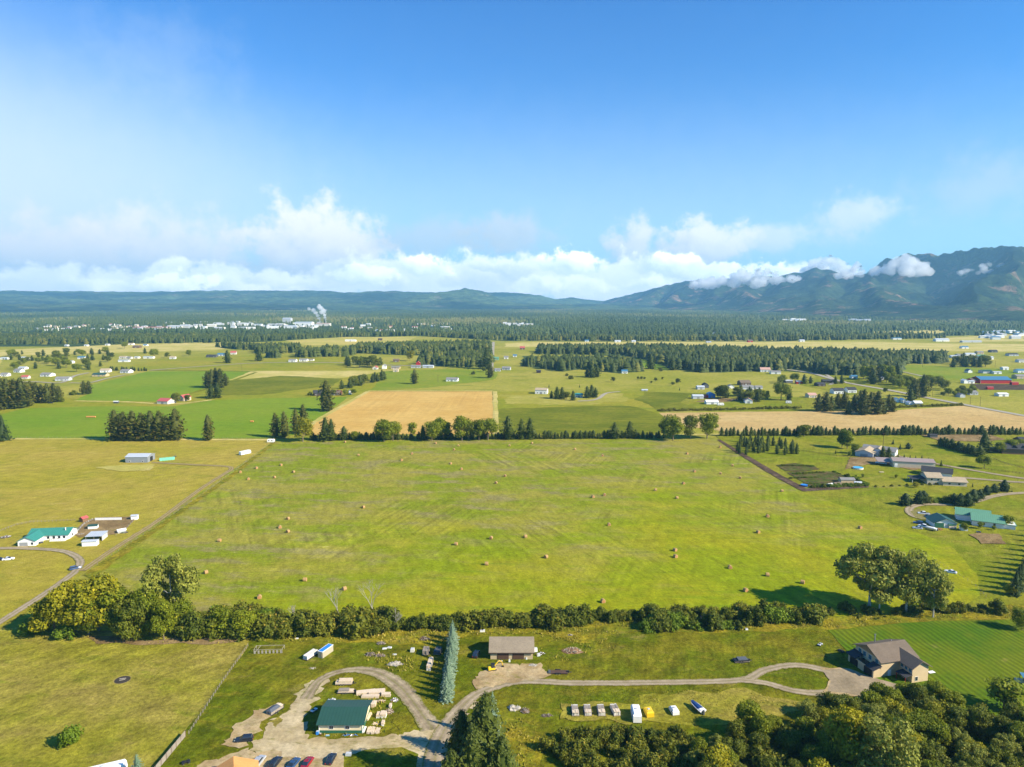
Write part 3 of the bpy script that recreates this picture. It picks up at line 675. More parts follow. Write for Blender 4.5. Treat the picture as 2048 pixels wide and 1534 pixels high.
# ------------------------------------------------------------------ plants: unit-height meshes, many leaf-sized faces
def leaves(rs, cen, rad, n, size, flat=0.0, lo=.74, hi=1.28, up=0.0):
    """n small rhombic leaf clusters scattered over the skins of ellipsoid lumps"""
    cen = np.asarray(cen); rad = np.asarray(rad)
    w = rad.prod(1) ** .66; k = rs.choice(len(cen), n, p=w / w.sum())
    d = rs.normal(size=(n, 3)); d /= np.linalg.norm(d, axis=1)[:, None]
    p = cen[k] + d * rad[k] * rs.uniform(lo, hi, (n, 1))
    nm = d + rs.normal(size=(n, 3)) * .55; nm[:, 2] += up; nm /= np.linalg.norm(nm, axis=1)[:, None]
    t = np.cross(nm, rs.normal(size=(n, 3))); t /= np.linalg.norm(t, axis=1)[:, None]; b = np.cross(nm, t)
    s = size * rs.uniform(.7, 1.9, (n, 1))
    V = np.stack([p + t * s, p + b * s * .62, p - t * s, p - b * s * .62], 1).reshape(-1, 3)
    Fq = np.arange(n * 4).reshape(-1, 4)
    var = np.repeat(np.clip(rs.normal(.45, .22, n) + .25 * (rs.rand(len(cen))[k] - .5), 0, 1), 4)
    return V, Fq, var
def core(rs, cen, rad, k=.78):
    """irregular solid heart of each lump, so that crowns are not see-through everywhere"""
    bm = bmesh.new(); bmesh.ops.create_icosphere(bm, subdivisions=1, radius=1)
    bv = np.array([v.co[:] for v in bm.verts]); bf = np.array([[v.index for v in f.verts] for f in bm.faces]); bm.free()
    V, Fq = [], []
    for c, r in zip(cen, rad):
        q = bv * (k * rs.uniform(.75, 1.1, (len(bv), 1))) * r + c
        Fq.append(np.concatenate([bf, bf[:, 2:3]], 1) + len(V) * len(bv)); V.append(q)
    return np.concatenate(V), np.concatenate(Fq)
def quads_mesh(name, V, Fq, mat, var):
    # degenerate quads (a, b, c, c) are stored as triangles
    V = np.asarray(V, np.float32); tri = Fq[:, 2] == Fq[:, 3]
    me = bpy.data.meshes.new(name); me.vertices.add(len(V)); me.vertices.foreach_set('co', V.ravel())
    li = np.concatenate([Fq[~tri].ravel(), Fq[tri][:, :3].ravel()]).astype(np.int32)
    nq, n3 = (~tri).sum(), tri.sum()
    st = np.concatenate([np.arange(nq) * 4, nq * 4 + np.arange(n3) * 3]).astype(np.int32)
    me.loops.add(len(li)); me.loops.foreach_set('vertex_index', li); me.polygons.add(len(st)); me.polygons.foreach_set('loop_start', st)
    me.update(calc_edges=True)
    a = me.attributes.new('var', 'FLOAT', 'POINT'); a.data.foreach_set('value', np.asarray(var, np.float32))
    me.materials.append(mat); return me
def limbs(rs, h0, h1, r, n, spread, mat, name='trunk', lean=0.0, rise=.35, fork=False):
    mb = MB(); top = Vector((lean, 0, h1))
    mid = Vector((lean * .3, 0, (h0 + h1) * .5))
    mb.tube((0, 0, -.01), mid, r, r * .62); mb.tube(mid, top, r * .62, r * .18)
    for i in range(n):
        a = 2 * math.pi * (i + rs.uniform(0, .8)) / n; t = rs.uniform(.25, .85)
        s = Vector((0, 0, 0)).lerp(mid, t * 2) if t < .5 else mid.lerp(top, t * 2 - 1)
        e = s + Vector((math.cos(a) * spread, math.sin(a) * spread, rise * rs.uniform(.5, 1.1) * spread * 2)) * rs.uniform(.5, 1)
        k = s.lerp(e, .5) + Vector((0, 0, -.02))
        mb.tube(s, k, r * .42, r * .28, 5); mb.tube(k, e, r * .28, r * .08, 5)
    return mb.mesh(name, mat)
M['bark'] = paint('bark', (.20, .155, .11), .95, .1, .3, 3, bump=.5)
M['barkp'] = paint('pale_bark', (.46, .42, .36), .95, .1, .25, 3, bump=.4)
LM = {
 'conifer': leafmat('conifer_needles', (.026, .046, .005), (.095, .115, .010), None, .14),
 'conifer2': leafmat('dark_conifer_needles', (.014, .032, .007), (.050, .075, .010), None, .10),
 'pine': leafmat('pine_needles', (.038, .055, .007), (.125, .125, .014), (.18, .13, .02), .15),
 'blue': leafmat('blue_spruce_needles', (.085, .150, .090), (.25, .33, .21), None, .15),
 'decid': leafmat('broad_leaves', (.070, .109, .004), (.282, .301, .008), (.422, .358, .013), .30),
 'decidy': leafmat('yellowing_leaves', (.130, .150, .003), (.420, .360, .010), (.52, .410, .010), .30),
 'cotton': leafmat('cottonwood_leaves', (.096, .122, .015), (.352, .352, .051), (.538, .474, .077), .30),
 'shrub': leafmat('willow_leaves', (.054, .083, .005), (.230, .218, .012), (.358, .243, .026), .26),
 'shrubg': leafmat('green_shrub_leaves', (.070, .128, .005), (.218, .288, .013), None, .28),
 'dark': leafmat('dark_broad_leaves', (.036, .067, .005), (.186, .198, .010), (.307, .218, .013), .26),
 'red': leafmat('red_leaves', (.16, .02, .015), (.26, .05, .03), None, .2),
 'hedgey': leafmat('hedge_leaves', (.13, .15, .006), (.26, .24, .012), None, .25),
}
def conifer_mesh(seed, levels, boughs, segs, rmax, base, mat, shape=.95, droop=.30, ragged=.25, trunk_r=.014, fat=1.0):
    rs = np.random.RandomState(seed); V, Fq, var = [], [], []
    nz = 0
    for i in range(levels):
        t = i / (levels - 1); z = base + (1 - base) * t ** .92
        r = rmax * (1 - t) ** shape * (1 + .0 * t) + .012
        if shape < .8: r = rmax * math.sin(math.pi * min(1, .30 + .66 * t) ) ** .7 + .015
        nb = max(4, int(boughs * (.45 + .55 * (1 - t))))
        for j in range(nb):
            a = 2 * math.pi * (j + rs.rand()) / nb; rr = r * rs.uniform(1 - ragged * 1.6, 1 + ragged * .6); dr = droop * rs.uniform(.3, 1.3)
            ca, sa = math.cos(a), math.sin(a); v0 = rs.uniform(.1, .9)
            for k in range(segs):
                f0, f1 = .12 + .88 * k / segs, .12 + .88 * (k + 1.15) / segs
                w = (rr * .34 * fat) * (1.15 - .6 * f0) + .004
                z0, z1 = z - rr * dr * f0 + rs.normal() * .003, z - rr * dr * f1 + rs.normal() * .006
                tw = rs.normal() * .6
                def P(f, s, zz): return (ca * rr * f - sa * s * math.cos(tw), sa * rr * f + ca * s * math.cos(tw), zz + s * math.sin(tw) * .8)
                b = len(V); V += [P(f0, -w * .5, z0), P(f0 * .3 + f1 * .7, -w * .55, (z0 + z1) / 2 - .004), P(f1, 0, z1), P(f0 * .3 + f1 * .7, w * .55, (z0 + z1) / 2)]
                Fq.append((b, b + 1, b + 2, b + 3)); vv = min(1, max(0, v0 * .6 + .4 * f1 + rs.normal() * .12)); var += [vv] * 4
    # dark heart
    n = 7
    prev = None; b0 = len(V); rings = 7
    for i in range(rings):
        t = i / (rings - 1); z = base * .8 + (1 - base * .8) * t * .97
        r = rmax * (1 - t) ** shape * .55 + .004
        if shape < .8: r = rmax * math.sin(math.pi * min(1, .30 + .66 * t)) ** .7 * .6 + .004
        for j in range(n):
            q = r * rs.uniform(.75, 1.2); V.append((math.cos(2 * math.pi * j / n) * q, math.sin(2 * math.pi * j / n) * q, z)); var.append(.15)
    for i in range(rings - 1):
        for j in range(n):
            a = b0 + i * n + j; c = b0 + i * n + (j + 1) % n; Fq.append((a, c, c + n, a + n))
    cr = quads_mesh('crown', np.array(V), np.array(Fq), LM[mat], var)
    tk = MB(); tk.tube((0, 0, -.01), (0, 0, .5), trunk_r, trunk_r * .7); tk.tube((0, 0, .5), (0, 0, .96), trunk_r * .7, .002)
    return cr, tk.mesh('trunk', M['bark'])
def decid_mesh(seed, mat, nblob=18, n=2800, size=.024, rx=.42, z0=.22, bark='bark', lean=0.0, clump=(.13, .23), up=.1, corek=.70, drop=False):
    rs = np.random.RandomState(seed); cen, rad = [], []
    for i in range(nblob):
        t = (i + .5) / nblob
        a = rs.uniform(0, 2 * math.pi); zz = z0 + .10 + (1 - z0 - .16) * rs.uniform(0, 1) ** .8
        e = math.sqrt(max(.05, 1 - ((zz - (z0 + 1) / 2) / ((1 - z0) / 2)) ** 2))
        rr = rx * e * math.sqrt(rs.uniform(.05, 1)) * .80
        c = rs.uniform(*clump); cen.append((math.cos(a) * rr + lean * zz, math.sin(a) * rr, min(zz, 1 - c * .75))); rad.append((c * rs.uniform(.9, 1.25), c * rs.uniform(.9, 1.25), c * rs.uniform(.65, .95)))
    cen = np.array(cen); rad = np.array(rad)
    V, Fq, var = leaves(rs, cen, rad, n, size, up=up)
    Vc, Fc = core(rs, cen, rad, corek)
    V2 = np.concatenate([V, Vc]); F2 = np.concatenate([Fq, Fc + len(V)])
    cr = quads_mesh('crown', V2, F2, LM[mat], np.concatenate([var, np.full(len(Vc), 0.0)]))  # core gets the darkest leaf tone, painting shade into gaps between clusters
    tk = limbs(rs, 0, .72, .026, 7, rx * .75, M[bark], lean=lean * .7)
    return cr, tk
def shrub_mesh(seed, mat, nblob=17, n=1500, size=.042, rx=.66, corek=.72):
    rs = np.random.RandomState(seed); cen, rad = [], []
    for i in range(nblob):
        a = rs.uniform(0, 2 * math.pi); rr = rx * .68 * math.sqrt(rs.rand()); c = rs.uniform(.13, .27)
        zz = rs.uniform(.15, .82) * (1 - .40 * rr / rx)
        cen.append((math.cos(a) * rr, math.sin(a) * rr, zz)); rad.append((c, c, c * rs.uniform(.8, 1.1)))
    cen = np.array(cen); rad = np.array(rad)
    V, Fq, var = leaves(rs, cen, rad, n, size, up=.15)
    Vc, Fc = core(rs, cen, rad, corek)
    V2 = np.concatenate([V, Vc]); V2[:, 2] = np.maximum(V2[:, 2], 0)
    cr = quads_mesh('crown', V2, np.concatenate([Fq, Fc + len(V)]), LM[mat], np.concatenate([var, np.full(len(Vc), 0.0)]))  # core toned darkest here too, as painted shade inside the shrub
    tk = limbs(rs, 0, .6, .02, 5, .35, M['bark'], 'stem')
    return cr, tk

TP = {}
TP['blue_spruce'] = [conifer_mesh(s, 24, 18, 4, .34, .03, 'blue', .80, .25, .36) for s in (1, 2)]
TP['spruce_hi'] = [conifer_mesh(s, 38, 30, 6, .36, .02, 'conifer', .70, .30, .42, .014, .85) for s in (3, 4)]
TP['spruce'] = [conifer_mesh(s, 22, 12, 3, .25, .05, 'conifer', .9, .28, .28) for s in (5, 6, 7)]
TP['dark_spruce'] = [conifer_mesh(s, 20, 12, 3, .30, .03, 'conifer2', .8, .28, .28) for s in (15, 16)]
TP['bushcon'] = [conifer_mesh(s, 15, 13, 3, .40, .02, 'conifer', .5, .12, .30, .02, 1.2) for s in (61, 62, 63)]
TP['youngcon'] = [conifer_mesh(s, 16, 11, 3, .27, .02, 'conifer', .72, .2, .3, .02, 1.3) for s in (64, 65)]
TP['sapling_con'] = [conifer_mesh(s, 13, 9, 2, .26, .03, 'conifer', .9, .22, .25) for s in (8, 9)]
TP['pine'] = [conifer_mesh(s, 26, 15, 3, .23, .07, 'pine', .45, .06, .45, .018, 1.5) for s in (10, 11, 12)]
TP['pinedark'] = [conifer_mesh(s, 22, 14, 3, .26, .04, 'conifer', .5, .12, .45, .018, 1.35) for s in (13, 14)]
TP['round_pine'] = [conifer_mesh(s, 18, 14, 3, .50, .02, 'conifer2', .55, .10, .35, .02, 1.0) for s in (17, 18)]
TP['decid'] = [decid_mesh(s, 'decid') for s in (20, 21, 22)]
TP['decid_hi'] = [decid_mesh(s, 'decid', 38, 8000, .020, .44, .12, clump=(.08, .18)) for s in (23, 24)]
TP['dark_hi'] = [decid_mesh(s, 'dark', 40, 8000, .020, .50, .08, clump=(.08, .18)) for s in (25, 26, 27)]
TP['yellow_hi'] = [decid_mesh(s, 'decidy', 36, 7600, .022, .46, .10, clump=(.08, .18)) for s in (28, 29)]
TP['yellow'] = [decid_mesh(s, 'decidy') for s in (30, 31)]
TP['cotton'] = [decid_mesh(s, 'cotton', 32, 7200, .017, .50, .20, 'barkp', clump=(.06, .135), corek=.42) for s in (32, 33, 34)]
TP['dark'] = [decid_mesh(s, 'dark', 14, 2400, .028) for s in (35, 36)]
TP['poplar'] = [decid_mesh(s, 'decid', 16, 2400, .026, .16, .05, clump=(.10, .15)) for s in (37, 38)]
TP['red'] = [decid_mesh(39, 'red', 8, 700, .05)]
TP['sapling'] = [decid_mesh(40, 'decid', 10, 900, .035, .26, .25)]
TP['shrub'] = [shrub_mesh(s, 'shrub') for s in (41, 42, 43)]
TP['shrubg'] = [shrub_mesh(s, 'shrubg') for s in (44, 45)]
TP['shrubd'] = [shrub_mesh(s, 'dark') for s in (46, 47)]
TP['hedgey'] = [shrub_mesh(s, 'hedgey', 7, 500, .07) for s in (48, 49)]
tr_rng = random.Random(11)
def plant(kind, u, v, hpx, label, cat='tree', group=None, w=1.0, name=None, world=None, h=None, rz=None):
    p = world if world is not None else G(u, v)
    H = h if h is not None else HT(u, v, hpx)
    cr, tk = tr_rng.choice(TP[kind])
    nm = name or {'shrub': 'shrub', 'shrubg': 'shrub', 'shrubd': 'shrub', 'hedgey': 'hedge_shrub'}.get(kind) or ('blue_spruce' if kind == 'blue_spruce' else 'pine_tree' if 'pine' in kind else 'conifer_tree' if ('spruce' in kind or kind.endswith('con')) else 'cottonwood_tree' if kind == 'cotton' else 'broadleaf_tree')
    r = thing(nm, (p.x, p.y, 0), tr_rng.uniform(0, 6.28) if rz is None else rz, label, cat, group, (H * w, H * w, H))
    link('crown', cr, r)
    link('stem' if 'shrub' in nm else 'trunk', tk, r)
    return r

# ------------------------------------------------------------------ planting
def rowline(a, b, n, j=0.0, rg=tr_rng):
    A, B = G(*a), G(*b)
    return [A.lerp(B, (i + .5) / n) + Vector((rg.uniform(-j, j), rg.uniform(-j, j), 0)) for i in range(n)]
def inpoly(p, poly):
    c = False; n = len(poly)
    for i in range(n):
        a, b = poly[i], poly[(i + 1) % n]
        if (a.y > p.y) != (b.y > p.y) and p.x < (b.x - a.x) * (p.y - a.y) / (b.y - a.y) + a.x: c = not c
    return c
def scatter(px, n, dmin, seed=1, world=False):
    poly = [Vector((q[0], q[1], 0)) for q in px] if world else [G(*q) for q in px]
    x0, x1 = min(p.x for p in poly), max(p.x for p in poly); y0, y1 = min(p.y for p in poly), max(p.y for p in poly)
    rg = random.Random(seed); out = []
    for _ in range(n * 60):
        if len(out) >= n: break
        p = Vector((rg.uniform(x0, x1), rg.uniform(y0, y1), 0))
        if inpoly(p, poly) and all((p - q).length > dmin for q in out): out.append(p)
    return out
ORD = ['first', 'second', 'third', 'fourth', 'fifth', 'sixth', 'seventh', 'eighth', 'ninth', 'tenth', 'eleventh', 'twelfth', 'thirteenth', 'fourteenth', 'fifteenth', 'sixteenth', 'seventeenth', 'eighteenth']

# near left: bright broadleaf clump beside the driveway
for u, v, h, k, w, lb in ((72, 1262, 38, 'shrubg', 1.3, 'low bright green bush at the left end of the tree clump'),
    (110, 1268, 76, 'yellow_hi', 1.0, 'yellow-green broadleaf tree leftmost in the clump beside the driveway'),
    (150, 1264, 98, 'yellow_hi', .95, 'tall yellow-green broadleaf tree with the brightest top in the left clump'),
    (198, 1262, 108, 'yellow_hi', .95, 'tallest yellow-green tree in the left clump, left of the lone cottonwood'),
    (178, 1272, 78, 'decid_hi', .9, 'green broadleaf tree with a pale trunk at the front of the left clump'),
    (236, 1266, 86, 'decid_hi', .9, 'green broadleaf tree just left of the lone cottonwood'),
    (268, 1276, 86, 'dark_hi', .8, 'darker broadleaf tree at the front edge below the lone cottonwood'),
    (300, 1268, 92, 'decid_hi', .8, 'green broadleaf tree standing under the left side of the cottonwood crown'),
    (328, 1282, 78, 'decid_hi', .62, 'narrow green broadleaf tree at the right front of the left clump'),
    (135, 1278, 34, 'shrubg', 1.0, 'small rounded bush in front of the left tree clump'),
    (362, 1264, 60, 'decid', .9, 'small broadleaf tree just right of the lone cottonwood')):
    plant(k, u, v, h, lb, 'shrub' if 'shrub' in k else 'tree', 'trees at the left end of the hedgerow', w)
plant('cotton', 345, 1250, 140, 'tall cottonwood with an open crown leaning left above the left clump', 'tree', w=.78, rz=2.4)
# three cottonwoods on the right
for u, v, h, w, lb in ((1738, 1220, 132, .98, 'largest cottonwood with two pale trunks right of the hay field'),
                       (1758, 1226, 112, .62, 'cottonwood squeezed in the middle of the right-hand cottonwood group'),
                       (1812, 1226, 124, .85, 'pale cottonwood second from the right in the right-hand group'),
                       (1866, 1236, 100, .62, 'lowest drooping cottonwood at the right edge of the group')):
    plant('cotton', u, v, h, lb, 'tree', 'cottonwoods beside the hay field', w)
# hedgerow of willow shrubs across the picture
rg = random.Random(3)
def hedge(a, b, n, hp, j, kinds, grp, lb, w=(.75, 1.05)):
    for i, p in enumerate(rowline(a, b, int(n * 1.25), j * 1.5, rg)):
        H = HT(a[0] + (b[0] - a[0]) * i / n / 1.25, a[1] + (b[1] - a[1]) * i / n / 1.25, rg.uniform(*hp))
        plant(rg.choice(kinds), 0, 0, 0, lb, 'shrub', grp, rg.uniform(*w) * 1.1, world=p, h=H * rg.choice((.55, .74, .88, .95, 1.08)))
HG = 'willow shrubs of the hedgerow along the near edge of the hay field'
hedge((360, 1268), (500, 1272), 9, (38, 56), 1.2, ['shrub', 'shrubd', 'decid'], HG, 'tall leafy willow shrub in the left stretch of the hedgerow')
hedge((385, 1250), (560, 1252), 10, (30, 42), 1.2, ['shrub', 'shrub', 'shrubg'], HG, 'tall leafy willow shrub in the left stretch of the hedgerow')
hedge((500, 1272), (760, 1264), 17, (36, 54), 1.3, ['shrub', 'shrub', 'shrubd'], HG, 'brownish green willow shrub in the hedgerow behind the green shed')
hedge((560, 1250), (780, 1248), 13, (30, 44), 1.2, ['shrub'], HG, 'brownish green willow shrub in the hedgerow behind the green shed')
hedge((760, 1260), (960, 1252), 14, (34, 50), 1.2, ['shrub', 'shrubd'], HG, 'dark willow shrub in the hedgerow behind the blue spruce row')
hedge((960, 1252), (1180, 1248), 16, (30, 46), 1.2, ['shrubd', 'shrub'], HG, 'dark willow shrub in the hedgerow behind the tan garage')
hedge((1180, 1240), (1310, 1240), 10, (24, 32), 1.0, ['shrub', 'shrubd'], HG, 'lower willow shrub in the hedgerow right of the tan garage')
hedge((1290, 1256), (1500, 1254), 14, (28, 40), 1.3, ['shrubd', 'shrubg'], HG, 'leafy dark green shrub in the thick right stretch of the hedgerow')
hedge((1300, 1240), (1640, 1232), 22, (26, 40), 1.6, ['shrubd', 'shrub', 'shrubd'], HG, 'leafy dark green shrub in the thick right stretch of the hedgerow')
hedge((1500, 1246), (1640, 1240), 9, (26, 40), 1.2, ['shrubg', 'shrubd'], HG, 'rounded bright green shrub at the right end of the hedgerow')
hedge((1640, 1226), (1900, 1222), 16, (14, 26), 1.6, ['shrubd', 'shrubd', 'shrub'], HG, 'low dark shrub growing in the shade of the right cottonwoods')
hedge((1880, 1226), (2000, 1222), 8, (18, 32), 1.2, ['shrubd', 'shrub'], HG, 'dark shrub in the hedgerow right of the cottonwoods')
hedge((1700, 1236), (1790, 1238), 4, (8, 14), 1.0, ['shrubd'], HG, 'low dark shrub growing in the shade of the right cottonwoods')
plant('shrubg', 60, 1248, 16, 'low shrub between driveway bend and the left clump', 'shrub', None, 1.4)
# lone bush, spruces
plant('shrubg', 137, 1492, 46, 'lone rounded bush in the olive pasture at lower left', 'shrub', None, .85)
plant('blue_spruce', 276, 1568, 62, 'blue spruce tip at the bottom edge left of the board fence', 'tree', None, .95)
bs = rowline((893, 1408), (907, 1278), 13, .25)
for i, p in enumerate(bs):
    plant('blue_spruce', 0, 0, 0, f'{ORD[i]} blue spruce from the near end of the straight silvery row', 'tree', 'blue spruces planted in one row', rg.uniform(.72, .84), world=p, h=rg.uniform(7.6, 8.8))
plant('blue_spruce', 985, 1478, 98, 'slender blue spruce beside the drive behind the dark conifers', 'tree', None, .62)
for u, v, h, w, lb in ((972, 1590, 205, .56, 'tallest dark spruce in front of the driveway at the bottom'),
                       (925, 1570, 150, .62, 'broad dark spruce left of the tallest one at the bottom edge'),
                       (948, 1640, 190, .6, 'dark spruce cut by the bottom edge in the lower left of the group'),
                       (1003, 1650, 178, .62, 'dark spruce cut by the bottom edge, rightmost of the group'),
                       (955, 1520, 112, .55, 'shorter dark spruce behind the tallest one'), (905, 1650, 150, .62, 'dark spruce at the bottom edge beside the drive')):
    plant('spruce_hi', u, v, h, lb, 'tree', 'dark spruces in front of the driveway', w)
# row of conifers running off the right edge
for i in range(17):
    u, v = 2030 + i * 5.5, 1192 - i * 9.5
    plant('dark_spruce', u, v, 66 - i * 1.6, f'{ORD[i]} dark conifer from the near end of the row on the right edge', 'tree', 'conifers in the row on the right edge', .9, h=11.0 + rg.uniform(-1.6, 1.6))
plant('yellow', 2020, 1190, 20, 'small yellow bush at the near end of the right edge row', 'shrub', None, 1.3, name='shrub')
plant('yellow', 2036, 1176, 18, 'yellow bush half under the right edge conifers', 'shrub', None, 1.3, name='shrub')
plant('decid', 2044, 1262, 42, 'lone broadleaf tree at the far right of the striped lawn', 'tree', None, 1.0)
plant('sapling', 2007, 1420, 56, 'slim young tree standing alone on the striped lawn', 'tree', None, 1.5)
# thicket left of the woods, below the parked trailers
def thicket(px, n, dmin, kinds, hh, grp, lbs, cat, seed):
    for i, p in enumerate(scatter(px, n, dmin, seed)):
        k, lb = rg.choice(kinds) if not isinstance(lbs, str) else (rg.choice(kinds), lbs)
        plant(k, 0, 0, 0, lb, cat, grp, rg.uniform(.8, 1.05), world=p, h=rg.uniform(*hh))
thicket([(1085, 1490), (1130, 1478), (1250, 1470), (1380, 1476), (1400, 1560), (1250, 1560), (1130, 1540)], 46, 2.0, ['shrub', 'shrubd', 'shrub'], (3.6, 5.4), 'shrubs of the thicket below the parked trailers', 'brownish green shrub in the thicket below the row of parked trailers', 'shrub', 4)
thicket([(1390, 1520), (1470, 1478), (1560, 1480), (1620, 1462), (1690, 1432), (1745, 1412), (1800, 1416), (1870, 1412), (1925, 1440), (1985, 1454), (2060, 1446), (2300, 1500), (2400, 1760), (1330, 1760)], 190, 3.1,
        [('dark_hi', 'dark green broadleaf tree in the dense lower right woods'), ('dark_hi', 'dark green broadleaf tree in the dense lower right woods'), ('decid_hi', 'fresher green broadleaf tree in the dense lower right woods'), ('decid_hi', 'fresher green broadleaf tree in the dense lower right woods'), ('yellow', 'yellowish broadleaf tree inside the dense lower right woods'), ('cotton', 'pale open crowned tree inside the dense lower right woods'), ('shrub', 'low brownish shrub filling the dense lower right woods')], (6.2, 9.6), 'broadleaf trees of the lower right woods', None, 'tree', 8)
for u, v, h, k, w, lb in ((1700, 1550, 128, 'yellow_hi', .8, 'large yellow-green tree standing out at the front of the lower right woods'), (1762, 1590, 150, 'cotton', .8, 'pale silvery willow at the front of the lower right woods'),
                          (1650, 1650, 120, 'yellow_hi', .8, 'yellow-green tree at the bottom edge of the lower right woods'), (1500, 1470, 62, 'decid_hi', 1.0, 'light green tree at the left end of the woods near the white boat'),
                          (1862, 1392, 24, 'shrubg', 1.2, 'grey-green bush at the front corner of the house'), (1960, 1438, 30, 'shrub', 1.1, 'light bush at the back edge of the lower right woods'),
                          (1728, 1420, 34, 'shrubg', 1.2, 'bush at the edge of the parking apron'), (1810, 1404, 36, 'decid', 1.2, 'small tree right in front of the house porch'), (1775, 1424, 40, 'dark', 1.2, 'small dark tree in front of the apron below the house')):
    plant(k, u, v, h, lb, 'shrub' if 'shrub' in k else 'tree', None, w)
# tree line behind the hay field
TL = 'larger trees of the line behind the hay field'
for u, v, h, k, w, lb in ((551, 875, 50, 'pine', .85, 'pine at the left end of the tree line behind the hay field'), (569, 876, 54, 'pine', .8, 'second pine from the left in the tree line behind the hay field'),
    (592, 868, 52, 'pine', .75, 'pine standing behind the yellow tree, left one of two'), (607, 866, 58, 'pine', .8, 'pine standing behind the yellow tree, right one of two'),
    (606, 884, 46, 'yellow', 1.05, 'yellow-green broadleaf tree among the pines left of the wheat field'), (651, 882, 48, 'pinedark', 1.1, 'broad dark pine in front of the left end of the wheat field'), (663, 881, 44, 'pinedark', .9, 'dark pine touching the broad one in front of the wheat field'),
    (688, 880, 28, 'pinedark', 1.3, 'small dark tree right of the broad pine'), (708, 880, 17, 'decid', 1.2, 'small round bush-like tree by the wheat field'),
    (768, 884, 44, 'decid', 1.05, 'wide broadleaf tree in front of the middle of the wheat field'), (786, 882, 38, 'decid', .95, 'broadleaf tree on the right flank of the wide one'),
    (824, 874, 28, 'sapling', .9, 'thin half bare tree in front of the wheat field'), (846, 880, 30, 'pinedark', 1.1, 'dark conifer right of the half bare tree'),
    (864, 883, 40, 'decid', .9, 'bright broadleaf tree in the tree line left of two slim conifers'), (880, 879, 42, 'poplar', 1.2, 'slim dark tree beside the bright broadleaf tree'), (891, 878, 38, 'poplar', 1.2, 'second slim dark tree beside the bright broadleaf tree'),
    (924, 882, 48, 'decid', .85, 'tall broadleaf tree before the right half of the wheat field'), (938, 881, 40, 'dark', .9, 'dark broadleaf tree behind the tall one'),
    (958, 881, 40, 'decid', 1.0, 'broadleaf tree left of the corner of the wheat field'), (976, 881, 43, 'decid', 1.0, 'broadleaf tree exactly at the corner of the wheat field'),
    (1016, 879, 48, 'pinedark', 1.0, 'dark pine right of the wheat field corner'), (1043, 879, 42, 'pinedark', .9, 'left one of a pair of dark pines in the tree line'), (1060, 879, 44, 'pinedark', .95, 'right one of a pair of dark pines in the tree line'),
    (1229, 878, 34, 'pinedark', 1.2, 'lone pine in the low conifer row, left one of two'), (1259, 876, 34, 'pinedark', 1.15, 'lone pine in the low conifer row, right one of two'),
    (1346, 881, 48, 'decid', 1.05, 'round bright broadleaf tree left in the trio at the end of the line'), (1381, 878, 45, 'dark', .9, 'darker broadleaf tree in the middle of the trio at the end of the line'),
    (1414, 877, 49, 'decid', 1.0, 'round broadleaf tree right in the trio at the end of the line'), (1330, 874, 30, 'dark', 1.0, 'dark tree half behind the trio of round trees')):
    plant(k, u, v, h, lb, 'tree', TL, w)
for i, p in enumerate(rowline((622, 880), (1330, 876), 100, 1.0)):
    plant(rg.choice(['bushcon', 'bushcon', 'youngcon']), 0, 0, 0, 'low dark conifer in the close row behind the hay field', 'tree', 'low conifers in the row behind the hay field', rg.uniform(1.0, 1.3), world=p, h=rg.uniform(4.6, 7.4))
for i, p in enumerate(rowline((1440, 872), (2060, 869), 78, 1.0)):
    plant(rg.choice(['bushcon', 'youngcon']), 0, 0, 0, 'low dark conifer in the row along the pale stubble field', 'tree', 'low conifers in the row along the stubble field', rg.uniform(.95, 1.25), world=p, h=rg.uniform(5.6, 9.0))
plant('dark', 1608, 874, 24, 'round broadleaf tree within the conifer row by the stubble field', 'tree', None, 1.3)
for i, p in enumerate(scatter([(1472, 910), (1482, 884), (1560, 888), (1600, 905), (1592, 910), (1500, 912)], 38, 3.2, 5)):
    plant('youngcon', 0, 0, 0, 'young conifer in the small plantation right of the soil strip', 'tree', 'young conifers in the plantation', .85, world=p, h=rg.uniform(6.5, 9))
# left middle
for i, (u, v, h) in enumerate(((231, 881, 62), (248, 881, 58), (266, 881, 60), (284, 881, 56), (302, 881, 60), (320, 881, 60), (334, 881, 50), (352, 880, 64))):
    plant('pine', u, v, h, f'{ORD[i]} pine from the left in the tall row beyond the yellow pasture', 'tree', 'tall pines in the row beyond the yellow pasture', 1.15)
plant('pine', 417, 881, 52, 'lone pine right of the tall pine row', 'tree', None, .9)
plant('dark_spruce', 6, 881, 54, 'dark round conifer cut by the left edge', 'tree', None, 1.3); plant('pine', -22, 882, 60, 'tall pine just outside the left edge', 'tree')
for i, (u, v, h) in enumerate(((-12, 822, 62), (2, 819, 66), (16, 818, 62), (30, 817, 60), (44, 816, 62), (54, 812, 48), (62, 805, 44), (73, 806, 42), (84, 806, 38), (95, 806, 40), (108, 804, 38), (118, 801, 30))):
    plant('pine', u, v, h, f'{ORD[i]} pine from the left in the dark grove on the left edge', 'tree', 'pines in the grove on the left edge', 1.1)
